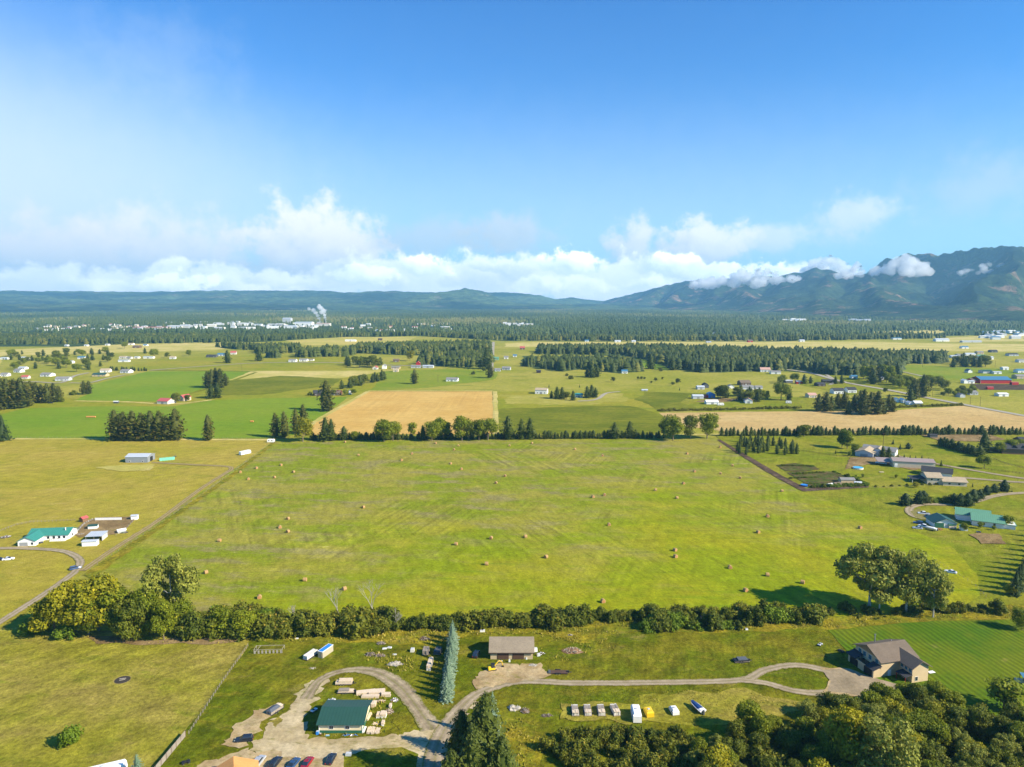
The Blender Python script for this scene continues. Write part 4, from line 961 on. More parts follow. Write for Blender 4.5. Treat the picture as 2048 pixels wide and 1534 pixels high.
for u, v, h, k, lb in ((121, 804, 12, 'shrubd', 'dark round bush at the right foot of the left grove'), (147, 790, 12, 'shrubd', 'dark bush left of two pines by the green crop'), (168, 789, 28, 'pine', 'left one of two pines at the corner of the green crop'), (178, 788, 27, 'pine', 'right one of two pines at the corner of the green crop'),
    (415, 776, 34, 'pine', 'leftmost pine of the back group on the crop field edge'), (424, 776, 38, 'pine', 'second pine of the back group on the crop field edge'), (432, 775, 40, 'pine', 'third pine of the back group on the crop field edge'), (441, 776, 40, 'pine', 'tallest pine of the back group on the crop field edge'), (451, 772, 26, 'pine', 'slim pine right of the back group on the crop field edge'),
    (422, 797, 30, 'pinedark', 'left one of two front pines on the crop field edge'), (435, 796, 32, 'pinedark', 'right one of two front pines on the crop field edge'),
    (352, 806, 20, 'dark', 'dark tree between the tan barn and the pink roofed house'), (376, 802, 12, 'dark', 'dark bush right of the pink roofed house'), (455, 726, 26, 'pinedark', 'lone dark conifer right of the blue roofed house'), (518, 722, 26, 'pinedark', 'lone dark conifer left of the white farm sheds'),
    (224, 717, 12, 'dark', 'lone round tree by the far white houses'), (309, 716, 18, 'decid', 'large round tree beside the long white shed'), (335, 716, 11, 'dark', 'dark round tree right of the long white shed'), (249, 697, 13, 'decid', 'round tree in the dry far field'), (377, 712, 12, 'decid', 'small round tree left of the black roofed house'), (290, 707, 12, 'pinedark', 'dark conifer pair in the dry far field'),
    (653, 822, 62, 'pine', 'very tall pine between green crop and wheat field'), (667, 791, 12, 'dark', 'bush beside the dark farmhouse'), (678, 790, 10, 'red', 'dark red leaved tree beside the dark farmhouse'), (692, 791, 12, 'decid', 'green tree right of the red leaved one'), (707, 790, 12, 'decid', 'green tree at the end of the farmhouse yard'), (620, 791, 9, 'shrubd', 'dark bush left of the dark farmhouse'),
    (829, 768, 30, 'pine', 'lone pine behind the wheat field'), (980, 756, 30, 'pine', 'tall pine at the bend of the gravel lane'), (973, 738, 44, 'pinedark', 'tallest conifer at the right end of the middle grove'), (820, 722, 20, 'yellow', 'yellowish broadleaf tree before the middle grove'), (913, 759, 6, 'shrub', 'small bush right of the white farmhouse'), (947, 749, 8, 'shrubd', 'round bush near the gravel lane'), (968, 744, 10, 'dark', 'low dark tree by the gravel lane'),
    (1103, 796, 15, 'pinedark', 'small pine left in the clump by the teal roofed house'), (1114, 798, 25, 'pinedark', 'dark pine in the clump by the teal roofed house'), (1124, 798, 24, 'pinedark', 'second dark pine in the clump by the teal roofed house'), (1133, 798, 14, 'dark', 'round tree left of the teal roofed house'), (1146, 801, 20, 'pinedark', 'dark pine in front of the teal roofed house'),
    (1174, 796, 24, 'pinedark', 'left pine of the clump by the curved drive'), (1183, 795, 26, 'pinedark', 'middle pine of the clump by the curved drive'), (1191, 795, 20, 'pinedark', 'right pine of the clump by the curved drive'),
    (1174, 754, 18, 'pinedark', 'left conifer of the front clump before the middle grove'), (1184, 755, 28, 'pinedark', 'tall conifer of the front clump before the middle grove'), (1194, 754, 24, 'pinedark', 'right conifer of the front clump before the middle grove'),
    (1226, 764, 10, 'dark', 'round dark bush in the yellow pasture before the grove'), (1276, 759, 6, 'dark', 'first of three tiny bushes in the yellow pasture'), (1283, 759, 6, 'dark', 'second of three tiny bushes in the yellow pasture'), (1289, 759, 5, 'dark', 'third of three tiny bushes in the yellow pasture'), (1311, 763, 8, 'dark', 'round bush right of the three tiny ones'),
    (1303, 767, 5, 'dark', 'small bush below the round one in the pasture'), (1325, 759, 5, 'dark', 'small bush near the large forest in the pasture'), (1356, 768, 11, 'dark', 'large round bush in the pasture left of the dark barn'), (1346, 771, 7, 'dark', 'smaller bush leaning on the large round one'), (1359, 781, 7, 'sapling_con', 'small pointed conifer below the large round bush'),
    (1098, 775, 7, 'sapling_con', 'small conifer near the white two storey house'), (1159, 775, 7, 'sapling_con', 'small conifer in the middle of the pasture'), (1134, 752, 6, 'shrub', 'small bush left in the pasture below the grove'), (1141, 758, 9, 'shrub', 'larger bush in the pasture below the grove'), (1321, 744, 9, 'dark', 'round dark tree in front of the forest gap'),
    (1301, 738, 31, 'pinedark', 'tall lone conifer in the forest gap'), (1345, 740, 28, 'pinedark', 'tall conifer at the left tip of the large forest'),
    (1436, 797, 22, 'dark', 'left dark tree by the blue roofed barn'), (1446, 798, 27, 'dark', 'middle dark tree by the blue roofed barn'), (1453, 796, 22, 'pinedark', 'right dark tree by the blue roofed barn'),
    (1527, 800, 19, 'poplar', 'first thin poplar left of the big round tree'), (1535, 800, 18, 'poplar', 'second thin poplar left of the big round tree'), (1562, 800, 34, 'decid', 'big round tree beside the small white trailer'), (1578, 801, 22, 'pinedark', 'conifer right of the big round tree'),
    (1560, 767, 14, 'decid', 'tree left of the grey shed'), (1567, 765, 15, 'decid', 'tree touching the grey shed'), (1590, 765, 18, 'decid', 'tree between grey shed and red shed'), (1608, 768, 20, 'pinedark', 'dark tree right of the red shed'), (1621, 767, 15, 'pinedark', 'second dark tree right of the red shed'), (1671, 768, 16, 'pinedark', 'left one of two conifers beside the county road'), (1683, 767, 17, 'pinedark', 'right one of two conifers beside the county road'),
    (1826, 800, 44, 'pine', 'tall pine left of the gap where the county road bends'), (1846, 794, 46, 'pine', 'tall broad pine by the county road bend'), (1821, 806, 30, 'pinedark', 'lower dark pine in front of the tall left one'), (1771, 786, 10, 'dark', 'small tree by the county road'), (1796, 770, 20, 'decid', 'round tree right of the blue roofed barn beyond the road'),
    (1968, 905, 44, 'pinedark', 'tall dark tree left of the black log house'), (1968, 937, 26, 'decid', 'round leafy tree below the tall dark one'), (1684, 895, 36, 'poplar', 'back one of two tall trees left of the grey farmhouse'), (1694, 898, 36, 'poplar', 'front one of two tall trees left of the grey farmhouse'), (1711, 908, 20, 'decid', 'round tree at the left corner of the grey farmhouse'),
    (1765, 916, 24, 'pinedark', 'left one of two conifers right of the grey farmhouse'), (1777, 916, 22, 'pinedark', 'right one of two conifers right of the grey farmhouse'), (1786, 889, 11, 'dark_spruce', 'highest of three round conifers on the lawn'), (1800, 899, 12, 'dark_spruce', 'middle one of three round conifers on the lawn'), (1816, 898, 13, 'round_pine', 'broadest of three round conifers on the lawn'),
    (1671, 908, 9, 'sapling_con', 'tiny conifer left of the grey farmhouse'), (1700, 912, 9, 'sapling', 'tiny tree in front of the two tall ones'), (1712, 939 + 17, 6, 'sapling', 'tiny tree on the garden lawn'), (1786 - 60, 956, 8, 'sapling', 'young tree left on the lawn before the beige house'), (1792, 957, 8, 'sapling', 'young tree right on the lawn before the beige house'), (1831, 976, 12, 'yellow', 'small yellow tree at the corner of the beige house'),
    (1928, 1062, 16, 'decid', 'tree between the two small green roofed sheds'), (2015, 1056, 24, 'sapling', 'slim tree on the lawn right of the white house'), (1960, 1058, 14, 'sapling', 'low spreading tree in front of the white house'), (1987, 1061, 9, 'sapling', 'tiny tree on the lawn below the white house'), (1945, 975, 10, 'sapling_con', 'tiny conifer by the lower lane'), (2022, 905, 26, 'decid', 'tree in front of the black log house'), (1998, 907, 22, 'decid', 'tree beside the green roofed log shed'), (2040, 903, 24, 'decid', 'tree right of the black log house')):
    plant(k, u, v, h, lb, 'shrub' if 'shrub' in k else 'tree', None, {'dark': 1.15, 'round_pine': 1.0, 'pinedark': 1.15, 'sapling': 1.2, 'round': 1}.get(k, 1.05))
for i, (u, v, h) in enumerate(((1796, 914, 9), (1808, 916, 9), (1820, 919, 10), (1831, 922, 12), (1843, 926, 17), (1856, 930, 16), (1869, 932, 13), (1882, 933, 14))):
    plant('spruce', u, v, h, f'{ORD[i]} small conifer from the left in the row behind the long barn', 'tree', 'small conifers in the row behind the long barn', 1.1)
for i, (u, v, h, k) in enumerate(((1810, 1011, 25, 'round_pine'), (1838, 1008, 27, 'round_pine'), (1846, 1006, 25, 'round_pine'), (1856, 1006, 18, 'shrubd'), (1868, 1005, 13, 'shrubg'), (1879, 1004, 13, 'shrubg'), (1896, 1006, 18, 'shrubd'), (1907, 1008, 22, 'round_pine'), (1920, 1012, 26, 'round_pine'), (1934, 1012, 26, 'round_pine'), (1946, 1004, 26, 'round_pine'), (1959, 998, 20, 'round_pine'), (1973, 990, 20, 'round_pine'), (1988, 985, 18, 'round_pine'), (2008, 983, 24, 'round_pine'))):
    plant(k, u, v, h, f'{ORD[i]} evergreen from the left in the curved belt above the white house', 'shrub' if 'shrub' in k else 'tree', 'evergreens in the curved belt above the white house', 1.0)
for i, p in enumerate(rowline((1876, 890), (1962, 914), 16, 1.8)):
    plant('bushcon', 0, 0, 0, 'dark conifer in the slanting belt left of the tall dark tree', 'tree', 'dark conifers in the slanting belt', 1.1, world=p, h=rg.uniform(6, 8.5))
for i, (u, v, h) in enumerate(((1637, 823, 36), (1652, 823, 40), (1662, 822, 30), (1675, 818, 32), (1688, 818, 36), (1697, 829, 28), (1708, 822, 34), (1727, 830, 52), (1741, 825, 42), (1755, 829, 48), (1766, 828, 28), (1777, 824, 36), (1784, 824, 30), (1720, 818, 38), (1746, 818, 34))):
    plant('pine' if i not in (2, 5, 10) else 'pinedark', u, v, h, f'{ORD[i]} tall pine counted from the left in the island grove on the stubble field', 'tree', 'tall pines in the island grove', 1.1)
def stand(px, n, dmin, kinds, hh, name_label, grp, seed, w=(1.0, 1.3), cat='tree'):
    for p in scatter(px, n, dmin, seed):
        plant(rg.choice(kinds), 0, 0, 0, name_label, cat, grp, rg.uniform(*w), world=p, h=rg.uniform(*hh))
stand([(1460, 800), (1470, 792), (1520, 792), (1522, 803), (1495, 806)], 14, 7, ['dark', 'pinedark', 'pinedark'], (10, 14), 'dark tree around the pink roofed house', 'trees around the pink roofed house', 2)
stand([(1775, 776), (1800, 762), (1860, 764), (1895, 772), (1890, 782), (1800, 782)], 18, 12, ['dark', 'decid', 'decid'], (9, 14), 'broadleaf tree in the farmstead wood beyond the road', 'trees in the farmstead wood beyond the road', 3)
stand([(1884, 794), (1900, 782), (1955, 782), (1960, 794)], 14, 9, ['decid', 'dark'], (6, 9), 'low broadleaf tree left of the red barn paddock', 'low trees below the red barn', 4)
stand([(1720, 768), (1730, 752), (1800, 752), (1802, 764), (1740, 770)], 12, 12, ['pine', 'pinedark', 'poplar'], (17, 24), 'tall tree in the roadside stand beyond the county road', 'tall trees in the stand beyond the county road', 5)
stand([(682, 738), (690, 728), (765, 728), (765, 738)], 12, 10, ['pinedark', 'dark'], (14, 20), 'dark tree of the clump left of the red roofed houses', 'trees of the clump by the red roofed houses', 6)
for i, p in enumerate(rowline((684, 779), (772, 758), 16, 4)):
    plant(rg.choice(['dark', 'pinedark']), 0, 0, 0, 'dark tree in the slanting belt behind the dark farmhouse', 'tree', 'trees in the belt behind the dark farmhouse', 1.1, world=p, h=rg.uniform(10, 15))
stand([(10, 738), (20, 706), (225, 706), (235, 728), (200, 736), (150, 746), (60, 742)], 48, 16, ['dark', 'pinedark', 'decid', 'pinedark'], (9, 15), 'tree among the houses of the left hamlet', 'trees among the houses of the left hamlet', 7)
for i, p in enumerate(rowline((217, 741), (298, 742), 14, 2)):
    plant('pinedark', 0, 0, 0, 'low conifer in the short windbreak at the crop field corner', 'tree', 'conifers in the short windbreak', 1.2, world=p, h=rg.uniform(5, 7.5))
stand([(1906, 735), (1915, 722), (1970, 726), (1972, 736)], 14, 12, ['pinedark', 'pinedark', 'dark'], (15, 20), 'dark conifer in the far grove left of the white farm', 'conifers in the far grove on the right', 9)
# yellow-green field hedges
for a, b, n in (((1316, 823), (1606, 817), 46), ((1787, 816), (1925, 811), 24)):
    for p in rowline(a, b, n, .8):
        plant('hedgey', 0, 0, 0, 'yellow-green shrub in the clipped looking hedge along the stubble field', 'shrub', 'shrubs in the hedge along the stubble field', 1.3, world=p, h=rg.uniform(2.6, 4.2))
# garden hedges
for a, b, n, hh, lb in (((1622, 976), (1735, 973), 22, 3.0, 'dense dark shrub in the front hedge of the vegetable garden'), ((1690, 952), (1738, 972), 12, 2.6, 'dense dark shrub in the side hedge of the vegetable garden'), ((1584, 950), (1650, 946), 14, 2.2, 'shrub in the back planting of the vegetable garden'),
                        ((1666, 944), (1680, 950), 4, 2, 'dark clipped shrub above the garden shed'), ((1562, 933), (1628, 934), 16, 1.8, 'low dark shrub on the upper brown garden bed'), ((1578, 958), (1640, 956), 14, 1.6, 'low green plant row in the vegetable garden'), ((1606, 970), (1640, 968), 9, 1.5, 'low green plant in the garden corner')):
    for p in rowline(a, b, n, .5):
        plant(rg.choice(['shrubd', 'shrubg']), 0, 0, 0, lb, 'shrub', 'shrubs of the vegetable garden', 1.0, world=p, h=hh * rg.uniform(.75, 1.1))
for p in rowline((1745, 975), (1925, 968), 12, .5):
    plant('shrubd', 0, 0, 0, 'small shrub in the spaced row below the beige house', 'shrub', 'small shrubs below the beige house', 1.0, world=p, h=rg.uniform(1.2, 2.2))

# dead white trees in the hedgerow
def dead_tree(u, v, hpx, lean, seed, lb):
    rs = random.Random(seed); H = HT(u, v, hpx); p = G(u, v)
    mb = MB(); t = thing('dead_tree', (p.x, p.y, 0), 0, lb, 'dead tree', 'dead bare trees in the hedgerow')
    def grow(mbx, a, d, ln, r, dep):
        d = (d + Vector((rs.uniform(-.25, .25), rs.uniform(-.25, .25), rs.uniform(-.1, .25)))).normalized()
        b = a + d * ln; mbx.tube(a, b, r, r * .62, 5)
        if dep == 0: return
        for _ in range(3 if dep > 1 else 3):
            s = a.lerp(b, rs.uniform(.55, 1)); q = d + Vector((rs.uniform(-.9, .9), rs.uniform(-.6, .6), rs.uniform(-.2, .7)))
            grow(mbx, s, q.normalized(), ln * rs.uniform(.5, .75), r * .55, dep - 1)
    tr = MB(); d0 = Vector((lean, 0, 1)).normalized(); k = d0 * H * .45
    tr.tube((0, 0, 0), k, .26, .17); tr.build('trunk', M['dead'], t)
    for i in range(3):
        b = MB(); grow(b, k * rs.uniform(.7, 1), (d0 + Vector((rs.uniform(-.6, .6), rs.uniform(-.4, .4), .3))).normalized(), H * .28, .13, 3); b.build('branch', M['dead'], t)
M['dead'] = paint('bleached_wood', (.36, .32, .26), .9, .1, .15, 2)
dead_tree(684, 1246, 84, -.32, 1, 'bleached dead tree leaning left, between the blue topped container and the field')
dead_tree(752, 1252, 96, -.18, 2, 'tallest bleached dead tree with fine upright twigs')
dead_tree(775, 1262, 50, .9, 3, 'dead tree whose white limbs stick out to the right of the tallest one')
dead_tree(606, 1248, 46, -.6, 4, 'short dead tree leaning left above the wooden pen')
dead_tree(492, 1278, 42, .1, 5, 'tangle of bare grey branches left of the wooden pen')
dead_tree(1157, 1240, 30, -.1, 6, 'white dead snag in the hedgerow behind the scrap pile')
dead_tree(1412 - 10, 1244, 16, .1, 7, 'thin dead snag in the right stretch of the hedgerow')

# ------------------------------------------------------------------ far forests, one mass each
def forest(name, label, polys, spacing, hh, mat, seed, lod=1, world=False, dens_far=None, keepout=()):
    rs = np.random.RandomState(seed)
    PV, PF, PX = [], [], []
    nv = 0
    # templates: ragged stacked cones / rounded crowns
    T = []
    for k in range(6):
        r2 = np.random.RandomState(seed * 10 + k); vs, fs = [], []
        lay = 4 if lod else 2; n = 6 if lod else 5
        for j in range(lay):
            t = j / lay; z0 = .06 + .86 * t; z1 = min(1, z0 + (.52 if lod else .62) * (1 - t * .35)); r = (.24 if k < 3 else .36) * (1 - t * (.72 if k < 3 else .40)) + .02
            b = len(vs); vs.append((r2.normal() * .01, r2.normal() * .01, z1))
            for i in range(n):
                a = 2 * math.pi * (i + r2.rand() * .5) / n; q = r * r2.uniform(.6, 1.25); vs.append((math.cos(a) * q, math.sin(a) * q, z0 - r2.uniform(0, .08)))
            for i in range(n): fs.append((b, b + 1 + i, b + 1 + (i + 1) % n))
        T.append((np.array(vs), np.array(fs)))
    for poly in polys:
        P = [Vector((q[0], q[1], 0)) for q in poly] if world else [G(*q) for q in poly]
        xs = np.array([p.x for p in P]); ys = np.array([p.y for p in P])
        area = abs(sum(xs[i] * ys[(i + 1) % len(P)] - xs[(i + 1) % len(P)] * ys[i] for i in range(len(P)))) / 2
        n = int(area / spacing ** 2); bb = (xs.max() - xs.min()) * (ys.max() - ys.min())
        m = int(n * bb / area)
        X = rs.uniform(xs.min(), xs.max(), m); Y = rs.uniform(ys.min(), ys.max(), m)
        ins = np.zeros(m, bool)
        for i in range(len(P)):
            a, b = P[i], P[(i + 1) % len(P)]
            if a.y == b.y: continue
            c = ((a.y > Y) != (b.y > Y)) & (X < (b.x - a.x) * (Y - a.y) / (b.y - a.y) + a.x); ins ^= c
        if dens_far:   # leave open strips, thin out with distance, and leave clearings
            ins &= rs.rand(m) < np.clip((dens_far / np.hypot(X, Y)) ** 1.6, 0, 1)
            gap = np.array([mnoise.noise(Vector((x / 700, y / 420, 7.7))) if k else 0 for x, y, k in zip(X, Y, ins)]); ins &= gap < .42
        for (cx, cy, rx, ry) in keepout: ins &= (((X - cx) / rx) ** 2 + ((Y - cy) / ry) ** 2) > rs.uniform(.7, 1.2, m)
        PX.append(np.stack([X[ins], Y[ins]], 1))
    P = np.concatenate(PX); k = rs.randint(0, 6, len(P)); hgt = hh[0] + (hh[1] - hh[0]) * rs.beta(2.2, 1.8, len(P)) * rs.choice([.7, 1.0, 1.18], len(P), p=[.25, .55, .2])
    var = rs.rand(len(P)); VV = []
    if dens_far: var = np.clip(var * .45 + np.array([mnoise.fractal(Vector((x / 900, y / 1500, seed)), 1, 2, 4) for x, y in P]) * .9 + .25, 0, 1)
    for t in range(6):
        idx = np.where(k == t)[0]
        if not len(idx): continue
        tv, tf = T[t]; a = rs.uniform(0, 6.28, len(idx)); ca, sa = np.cos(a)[:, None], np.sin(a)[:, None]
        wd = (hgt[idx] * rs.uniform(.8, 1.35, len(idx)))[:, None]
        x = (tv[None, :, 0] * ca - tv[None, :, 1] * sa) * wd + P[idx, 0][:, None]; y = (tv[None, :, 0] * sa + tv[None, :, 1] * ca) * wd + P[idx, 1][:, None]
        z = tv[None, :, 2] * hgt[idx][:, None]
        PV.append(np.stack([x, y, z], 2).reshape(-1, 3)); PF.append((tf[None] + (np.arange(len(idx)) * len(tv))[:, None, None] + nv).reshape(-1, 3))
        nv += len(idx) * len(tv); VV.append(np.repeat(var[idx], len(tv)))
    me = np_mesh(name, np.concatenate(PV), np.concatenate(PF), mat, np.concatenate(VV))
    print('forest', name, len(P)); return tag(link(name, me), kind='stuff', label=label)
FM = leafmat('far_conifer_needles', (.012, .030, .006), (.085, .105, .014), (.16, .15, .02), .06, .006)
FM2 = leafmat('far_mixed_leaves', (.018, .045, .014), (.100, .130, .030), (.20, .19, .06), .06, .0018)
forest('conifer_forest', 'large dark conifer forest reaching across the right middle distance', [[(1075, 709), (1080, 701), (1280, 700), (1500, 706), (1650, 709), (1890, 716), (1893, 726), (1806, 729), (1800, 750), (1730, 752), (1660, 750), (1590, 738), (1560, 742), (1400, 745), (1345, 737), (1290, 719), (1240, 709)]], 9, (13, 21), FM, 51)
forest('conifer_grove', 'dark conifer grove left of the gravel lane in the middle distance', [[(838, 731), (850, 722), (985, 712), (980, 736), (905, 734)], [(700, 706), (720, 698), (975, 692), (985, 702), (850, 711)], [(592, 716), (700, 713), (715, 706), (600, 708)], [(536, 718), (552, 718), (556, 714), (536, 714)], [(512, 708), (600, 706), (600, 700), (512, 702)]], 10, (14, 22), FM, 52)
forest('conifer_grove', 'mixed conifer grove right of the gravel lane below the large forest', [[(1042, 732), (1124, 743), (1164, 738), (1237, 747), (1285, 743), (1272, 732), (1240, 724), (1060, 724)]], 11, (12, 21), FM, 53)
forest('conifer_belt', 'long belt of trees between dry fields and the far town', [[(-900, 692), (-900, 674), (600, 674), (700, 671), (840, 670), (1010, 676), (1300, 676), (1560, 678), (1700, 676), (1780, 674), (1900, 674), (1880, 677), (1760, 679), (1650, 681), (1560, 682), (1300, 682), (1010, 681), (835, 672), (700, 674), (570, 680), (480, 685), (260, 688)],
                        [(480, 700), (600, 702), (600, 697), (430, 694)]], 12, (12, 18), FM, 54, 1)
TOWN = ((-1550, 2950, 560, 380), (-850, 3000, 520, 420), (-480, 2900, 330, 330), (10, 3250, 130, 280), (1800, 3900, 600, 280), (2150, 4000, 300, 250), (1650, 2500, 420, 170), (1250, 2250, 260, 100), (2200, 2600, 560, 420), (1950, 2150, 500, 130), (600, 2420, 200, 50), (-100, 2500, 160, 50))
forest('far_forest', 'far blue-green forest covering the valley floor beyond the town', [[(-4200, 2560), (-1200, 2420), (1000, 2250), (2000, 2350), (5200, 2700), (14500, 16000), (-14500, 16000)]], 19, (11, 20), FM2, 55, 0, True, 3300, keepout=TOWN)
forest('town_trees', 'loose trees standing among the houses of the far town', [[(-2150, 2620), (-300, 2560), (-300, 3350), (-2150, 3450)], [(1500, 2300), (2800, 2300), (3000, 3000), (1900, 3000)]], 42, (8, 15), FM2, 56, 0, True)

# rough unmown grass standing in the rank strips
def tufts(name, label, polys, dens, hh, mat, seed, cover=-.12, sc=(.13, .2)):
    rs = np.random.RandomState(seed); V = []
    for poly in polys:
        P = [G(*q) for q in poly]; xs = np.array([p.x for p in P]); ys = np.array([p.y for p in P])
        m = int((xs.max() - xs.min()) * (ys.max() - ys.min()) * dens); X = rs.uniform(xs.min(), xs.max(), m); Y = rs.uniform(ys.min(), ys.max(), m); ins = np.zeros(m, bool)
        for i in range(len(P)):
            a, b = P[i], P[(i + 1) % len(P)]
            if a.y == b.y: continue
            ins ^= ((a.y > Y) != (b.y > Y)) & (X < (b.x - a.x) * (Y - a.y) / (b.y - a.y) + a.x)
        keep = np.array([mnoise.noise(Vector((x * sc[0], y * sc[1], seed))) > cover for x, y in zip(X, Y)]) if m else ins
        ins &= keep; X, Y = X[ins], Y[ins]; n = len(X); h = rs.uniform(hh[0], hh[1], n); a = rs.uniform(0, 6.28, n); w = h * rs.uniform(.25, .5, n); lx, ly = rs.normal(0, .22, n) * h, rs.normal(0, .22, n) * h
        V.append(np.stack([np.stack([X - np.cos(a) * w, Y - np.sin(a) * w, X * 0], 1), np.stack([X + np.cos(a) * w, Y + np.sin(a) * w, X * 0], 1), np.stack([X + lx, Y + ly, h], 1)], 1).reshape(-1, 3))
    V = np.concatenate(V); var = np.repeat(rs.rand(len(V) // 3), 3)
    me = np_mesh(name, V, np.arange(len(V)).reshape(-1, 3), mat, var); return tag(link(name, me), kind='stuff', label=label)
TG = leafmat('rank_grass_blades', (.17, .20, .02), (.46, .36, .05), (.60, .46, .16), .3, .08)
tufts('tall_grass', 'rank yellow grass along the hedgerow and around the yards', [[(500, 1262), (1000, 1250), (1650, 1240), (2100, 1207), (2300, 1240), (2100, 1236), (1880, 1241), (1660, 1258), (1420, 1264), (1240, 1260), (1190, 1300), (1080, 1270), (960, 1270), (880, 1288), (700, 1288), (500, 1282)],
   [(1032, 1435), (1075, 1450), (1085, 1500), (1060, 1560), (1010, 1600), (985, 1500)], [(735, 1300), (830, 1318), (830, 1345), (770, 1345), (735, 1325)], [(640, 1476), (770, 1468), (776, 1380), (700, 1396), (735, 1403), (735, 1468), (640, 1472)]], 2.6, (.35, 1.1), TG, 5)

TG2 = leafmat('short_grass_blades', (.07, .11, .004), (.24, .22, .012), (.38, .29, .04), .3, .08)
tufts('grass_tufts', 'short uneven grass on the near yards and lawns', [[(500, 1292), (900, 1300), (960, 1275), (1100, 1270), (1640, 1268), (1655, 1330), (1480, 1350), (1090, 1358), (1090, 1300), (960, 1330), (930, 1400), (870, 1440), (800, 1360), (700, 1338), (640, 1345), (540, 1415), (500, 1440), (400, 1500), (380, 1475)],
    [(1000, 1382), (1480, 1374), (1640, 1400), (1620, 1440), (1400, 1468), (1100, 1470), (1010, 1430)]], .9, (.15, .42), TG2, 8, .05, (.09, .14))
tufts('tall_grass', 'clumps of rank yellow grass right of the garage and by the parked trailers', [[(1075, 1268), (1240, 1262), (1235, 1300), (1200, 1312), (1120, 1325), (1080, 1320)], [(1270, 1385), (1420, 1380), (1600, 1395), (1620, 1425), (1440, 1450), (1300, 1412)], [(60, 1262), (480, 1278), (480, 1290), (300, 1288), (60, 1275)]], 2.2, (.3, .9), TG, 9, .08, (.16, .25))
tufts('grass_tufts', 'uneven dry grass over the olive pasture at lower left', [[(-60, 1290), (490, 1290), (440, 1370), (300, 1560), (-60, 1560)]], .55, (.15, .4), leafmat('dry_grass_blades', (.17, .17, .012), (.36, .30, .05), None, .3, .08), 10, .0, (.07, .10))

# ------------------------------------------------------------------ building materials
def P_(n, c, **k): M[n] = paint(n, c, **k)
P_('white', (.82, .80, .76), var=.05); P_('offwhite', (.66, .62, .54), var=.07); P_('cream', (.72, .60, .38), var=.06); P_('tan', (.56, .42, .25), var=.08)
P_('beige', (.60, .50, .36), var=.07); P_('grey', (.30, .30, .30), var=.08); P_('lgrey', (.50, .51, .52), var=.07); P_('dgrey', (.09, .095, .10), var=.1)
P_('brown', (.10, .055, .035), var=.12); P_('dbrown', (.055, .035, .028), var=.1); P_('redw', (.42, .02, .02), var=.1); P_('logs', (.16, .09, .05), var=.2)
P_('dgreen', (.03, .13, .075), var=.08); P_('wood', (.33, .19, .09), var=.18); P_('oldwood', (.30, .25, .20), var=.2); P_('lumber', (.66, .52, .36), var=.16, scale=2)
P_('pinkl', (.68, .54, .39), var=.15, scale=2); P_('ash', (.045, .036, .028), rough=.95, var=.3, scale=2); P_('brownstone', (.26, .17, .10), rough=.95, var=.3, scale=2); P_('rubber', (.03, .03, .032), rough=.8, var=.1); P_('steel', (.42, .43, .45), rough=.4, metal=.7, var=.08); P_('chrome', (.75, .75, .76), rough=.2, metal=.9)
P_('blackm', (.02, .02, .023), rough=.4); P_('glass', (.02, .03, .045), rough=.08, spec=.9, var=.03); P_('glassb', (.05, .14, .18), rough=.08, spec=.9, var=.03)
P_('navy', (.015, .045, .16), rough=.3, spec=.6); P_('dkcar', (.018, .022, .030), rough=.22, spec=.7); P_('bluecar', (.03, .07, .16), rough=.25, spec=.7); P_('redcar', (.28, .012, .02), rough=.25, spec=.7)
P_('silver', (.52, .53, .54), rough=.3, spec=.6, metal=.3); P_('whitecar', (.80, .80, .80), rough=.3, spec=.5); P_('yellow', (.78, .50, .02), rough=.45, var=.06); P_('bluet', (.03, .22, .62), rough=.5); P_('pool', (.04, .40, .62), rough=.15, spec=.7)
P_('hay', (.40, .25, .10), rough=.95, var=.22, scale=2.2); P_('hayend', (.44, .20, .08), rough=.95, var=.25, scale=3); P_('tarp', (.10, .11, .13), rough=.6, var=.2, scale=2); P_('rust', (.21, .12, .06), var=.3, scale=2); P_('rock', (.42, .37, .30), var=.25, scale=2)
P_('lamp', (.85, .80, .7), rough=.2, spec=.7); P_('tail', (.45, .02, .02), rough=.3); P_('orange', (.62, .26, .07), var=.1); P_('teal', (.05, .32, .27), var=.06, rough=.4); P_('redroof', (.45, .10, .09), var=.1); P_('pinkroof', (.55, .32, .25), var=.12); P_('mint', (.16, .50, .33), var=.1)
M['r_green'] = ribbed('green_metal_roof', (.026, .080, .058), .45, .9); M['r_teal'] = ribbed('teal_metal_roof', (.05, .24, .185), .4, .9); M['r_mint'] = ribbed('light_green_metal_roof', (.14, .31, .19), .45, .9)
M['r_grey'] = ribbed('grey_metal_roof', (.50, .53, .56), .4, 1.0); M['r_blue'] = ribbed('blue_metal_roof', (.07, .20, .32), .4, 1.0); M['r_brown'] = shingle('brown_shingles', (.27, .215, .15)); M['r_dbrown'] = shingle('dark_brown_shingles', (.17, .13, .095))
M['r_grsh'] = shingle('grey_shingles', (.24, .23, .22)); M['r_dk'] = shingle('dark_shingles', (.055, .055, .06)); M['r_tan'] = shingle('tan_shingles', (.42, .33, .22)); M['r_mauve'] = ribbed('mauve_metal_roof', (.33, .25, .22), .6, .9)
M['r_orange'] = shingle('orange_brown_shingles', (.62, .30, .10), .14); M['s_grey'] = ribbed('grey_metal_siding', (.26, .28, .30), .5, .8); M['s_cream'] = ribbed('cream_lap_siding', (.80, .66, .42), .6, .35, axis=2); M['s_tan'] = ribbed('tan_lap_siding', (.58, .44, .26), .6, .3, axis=2)

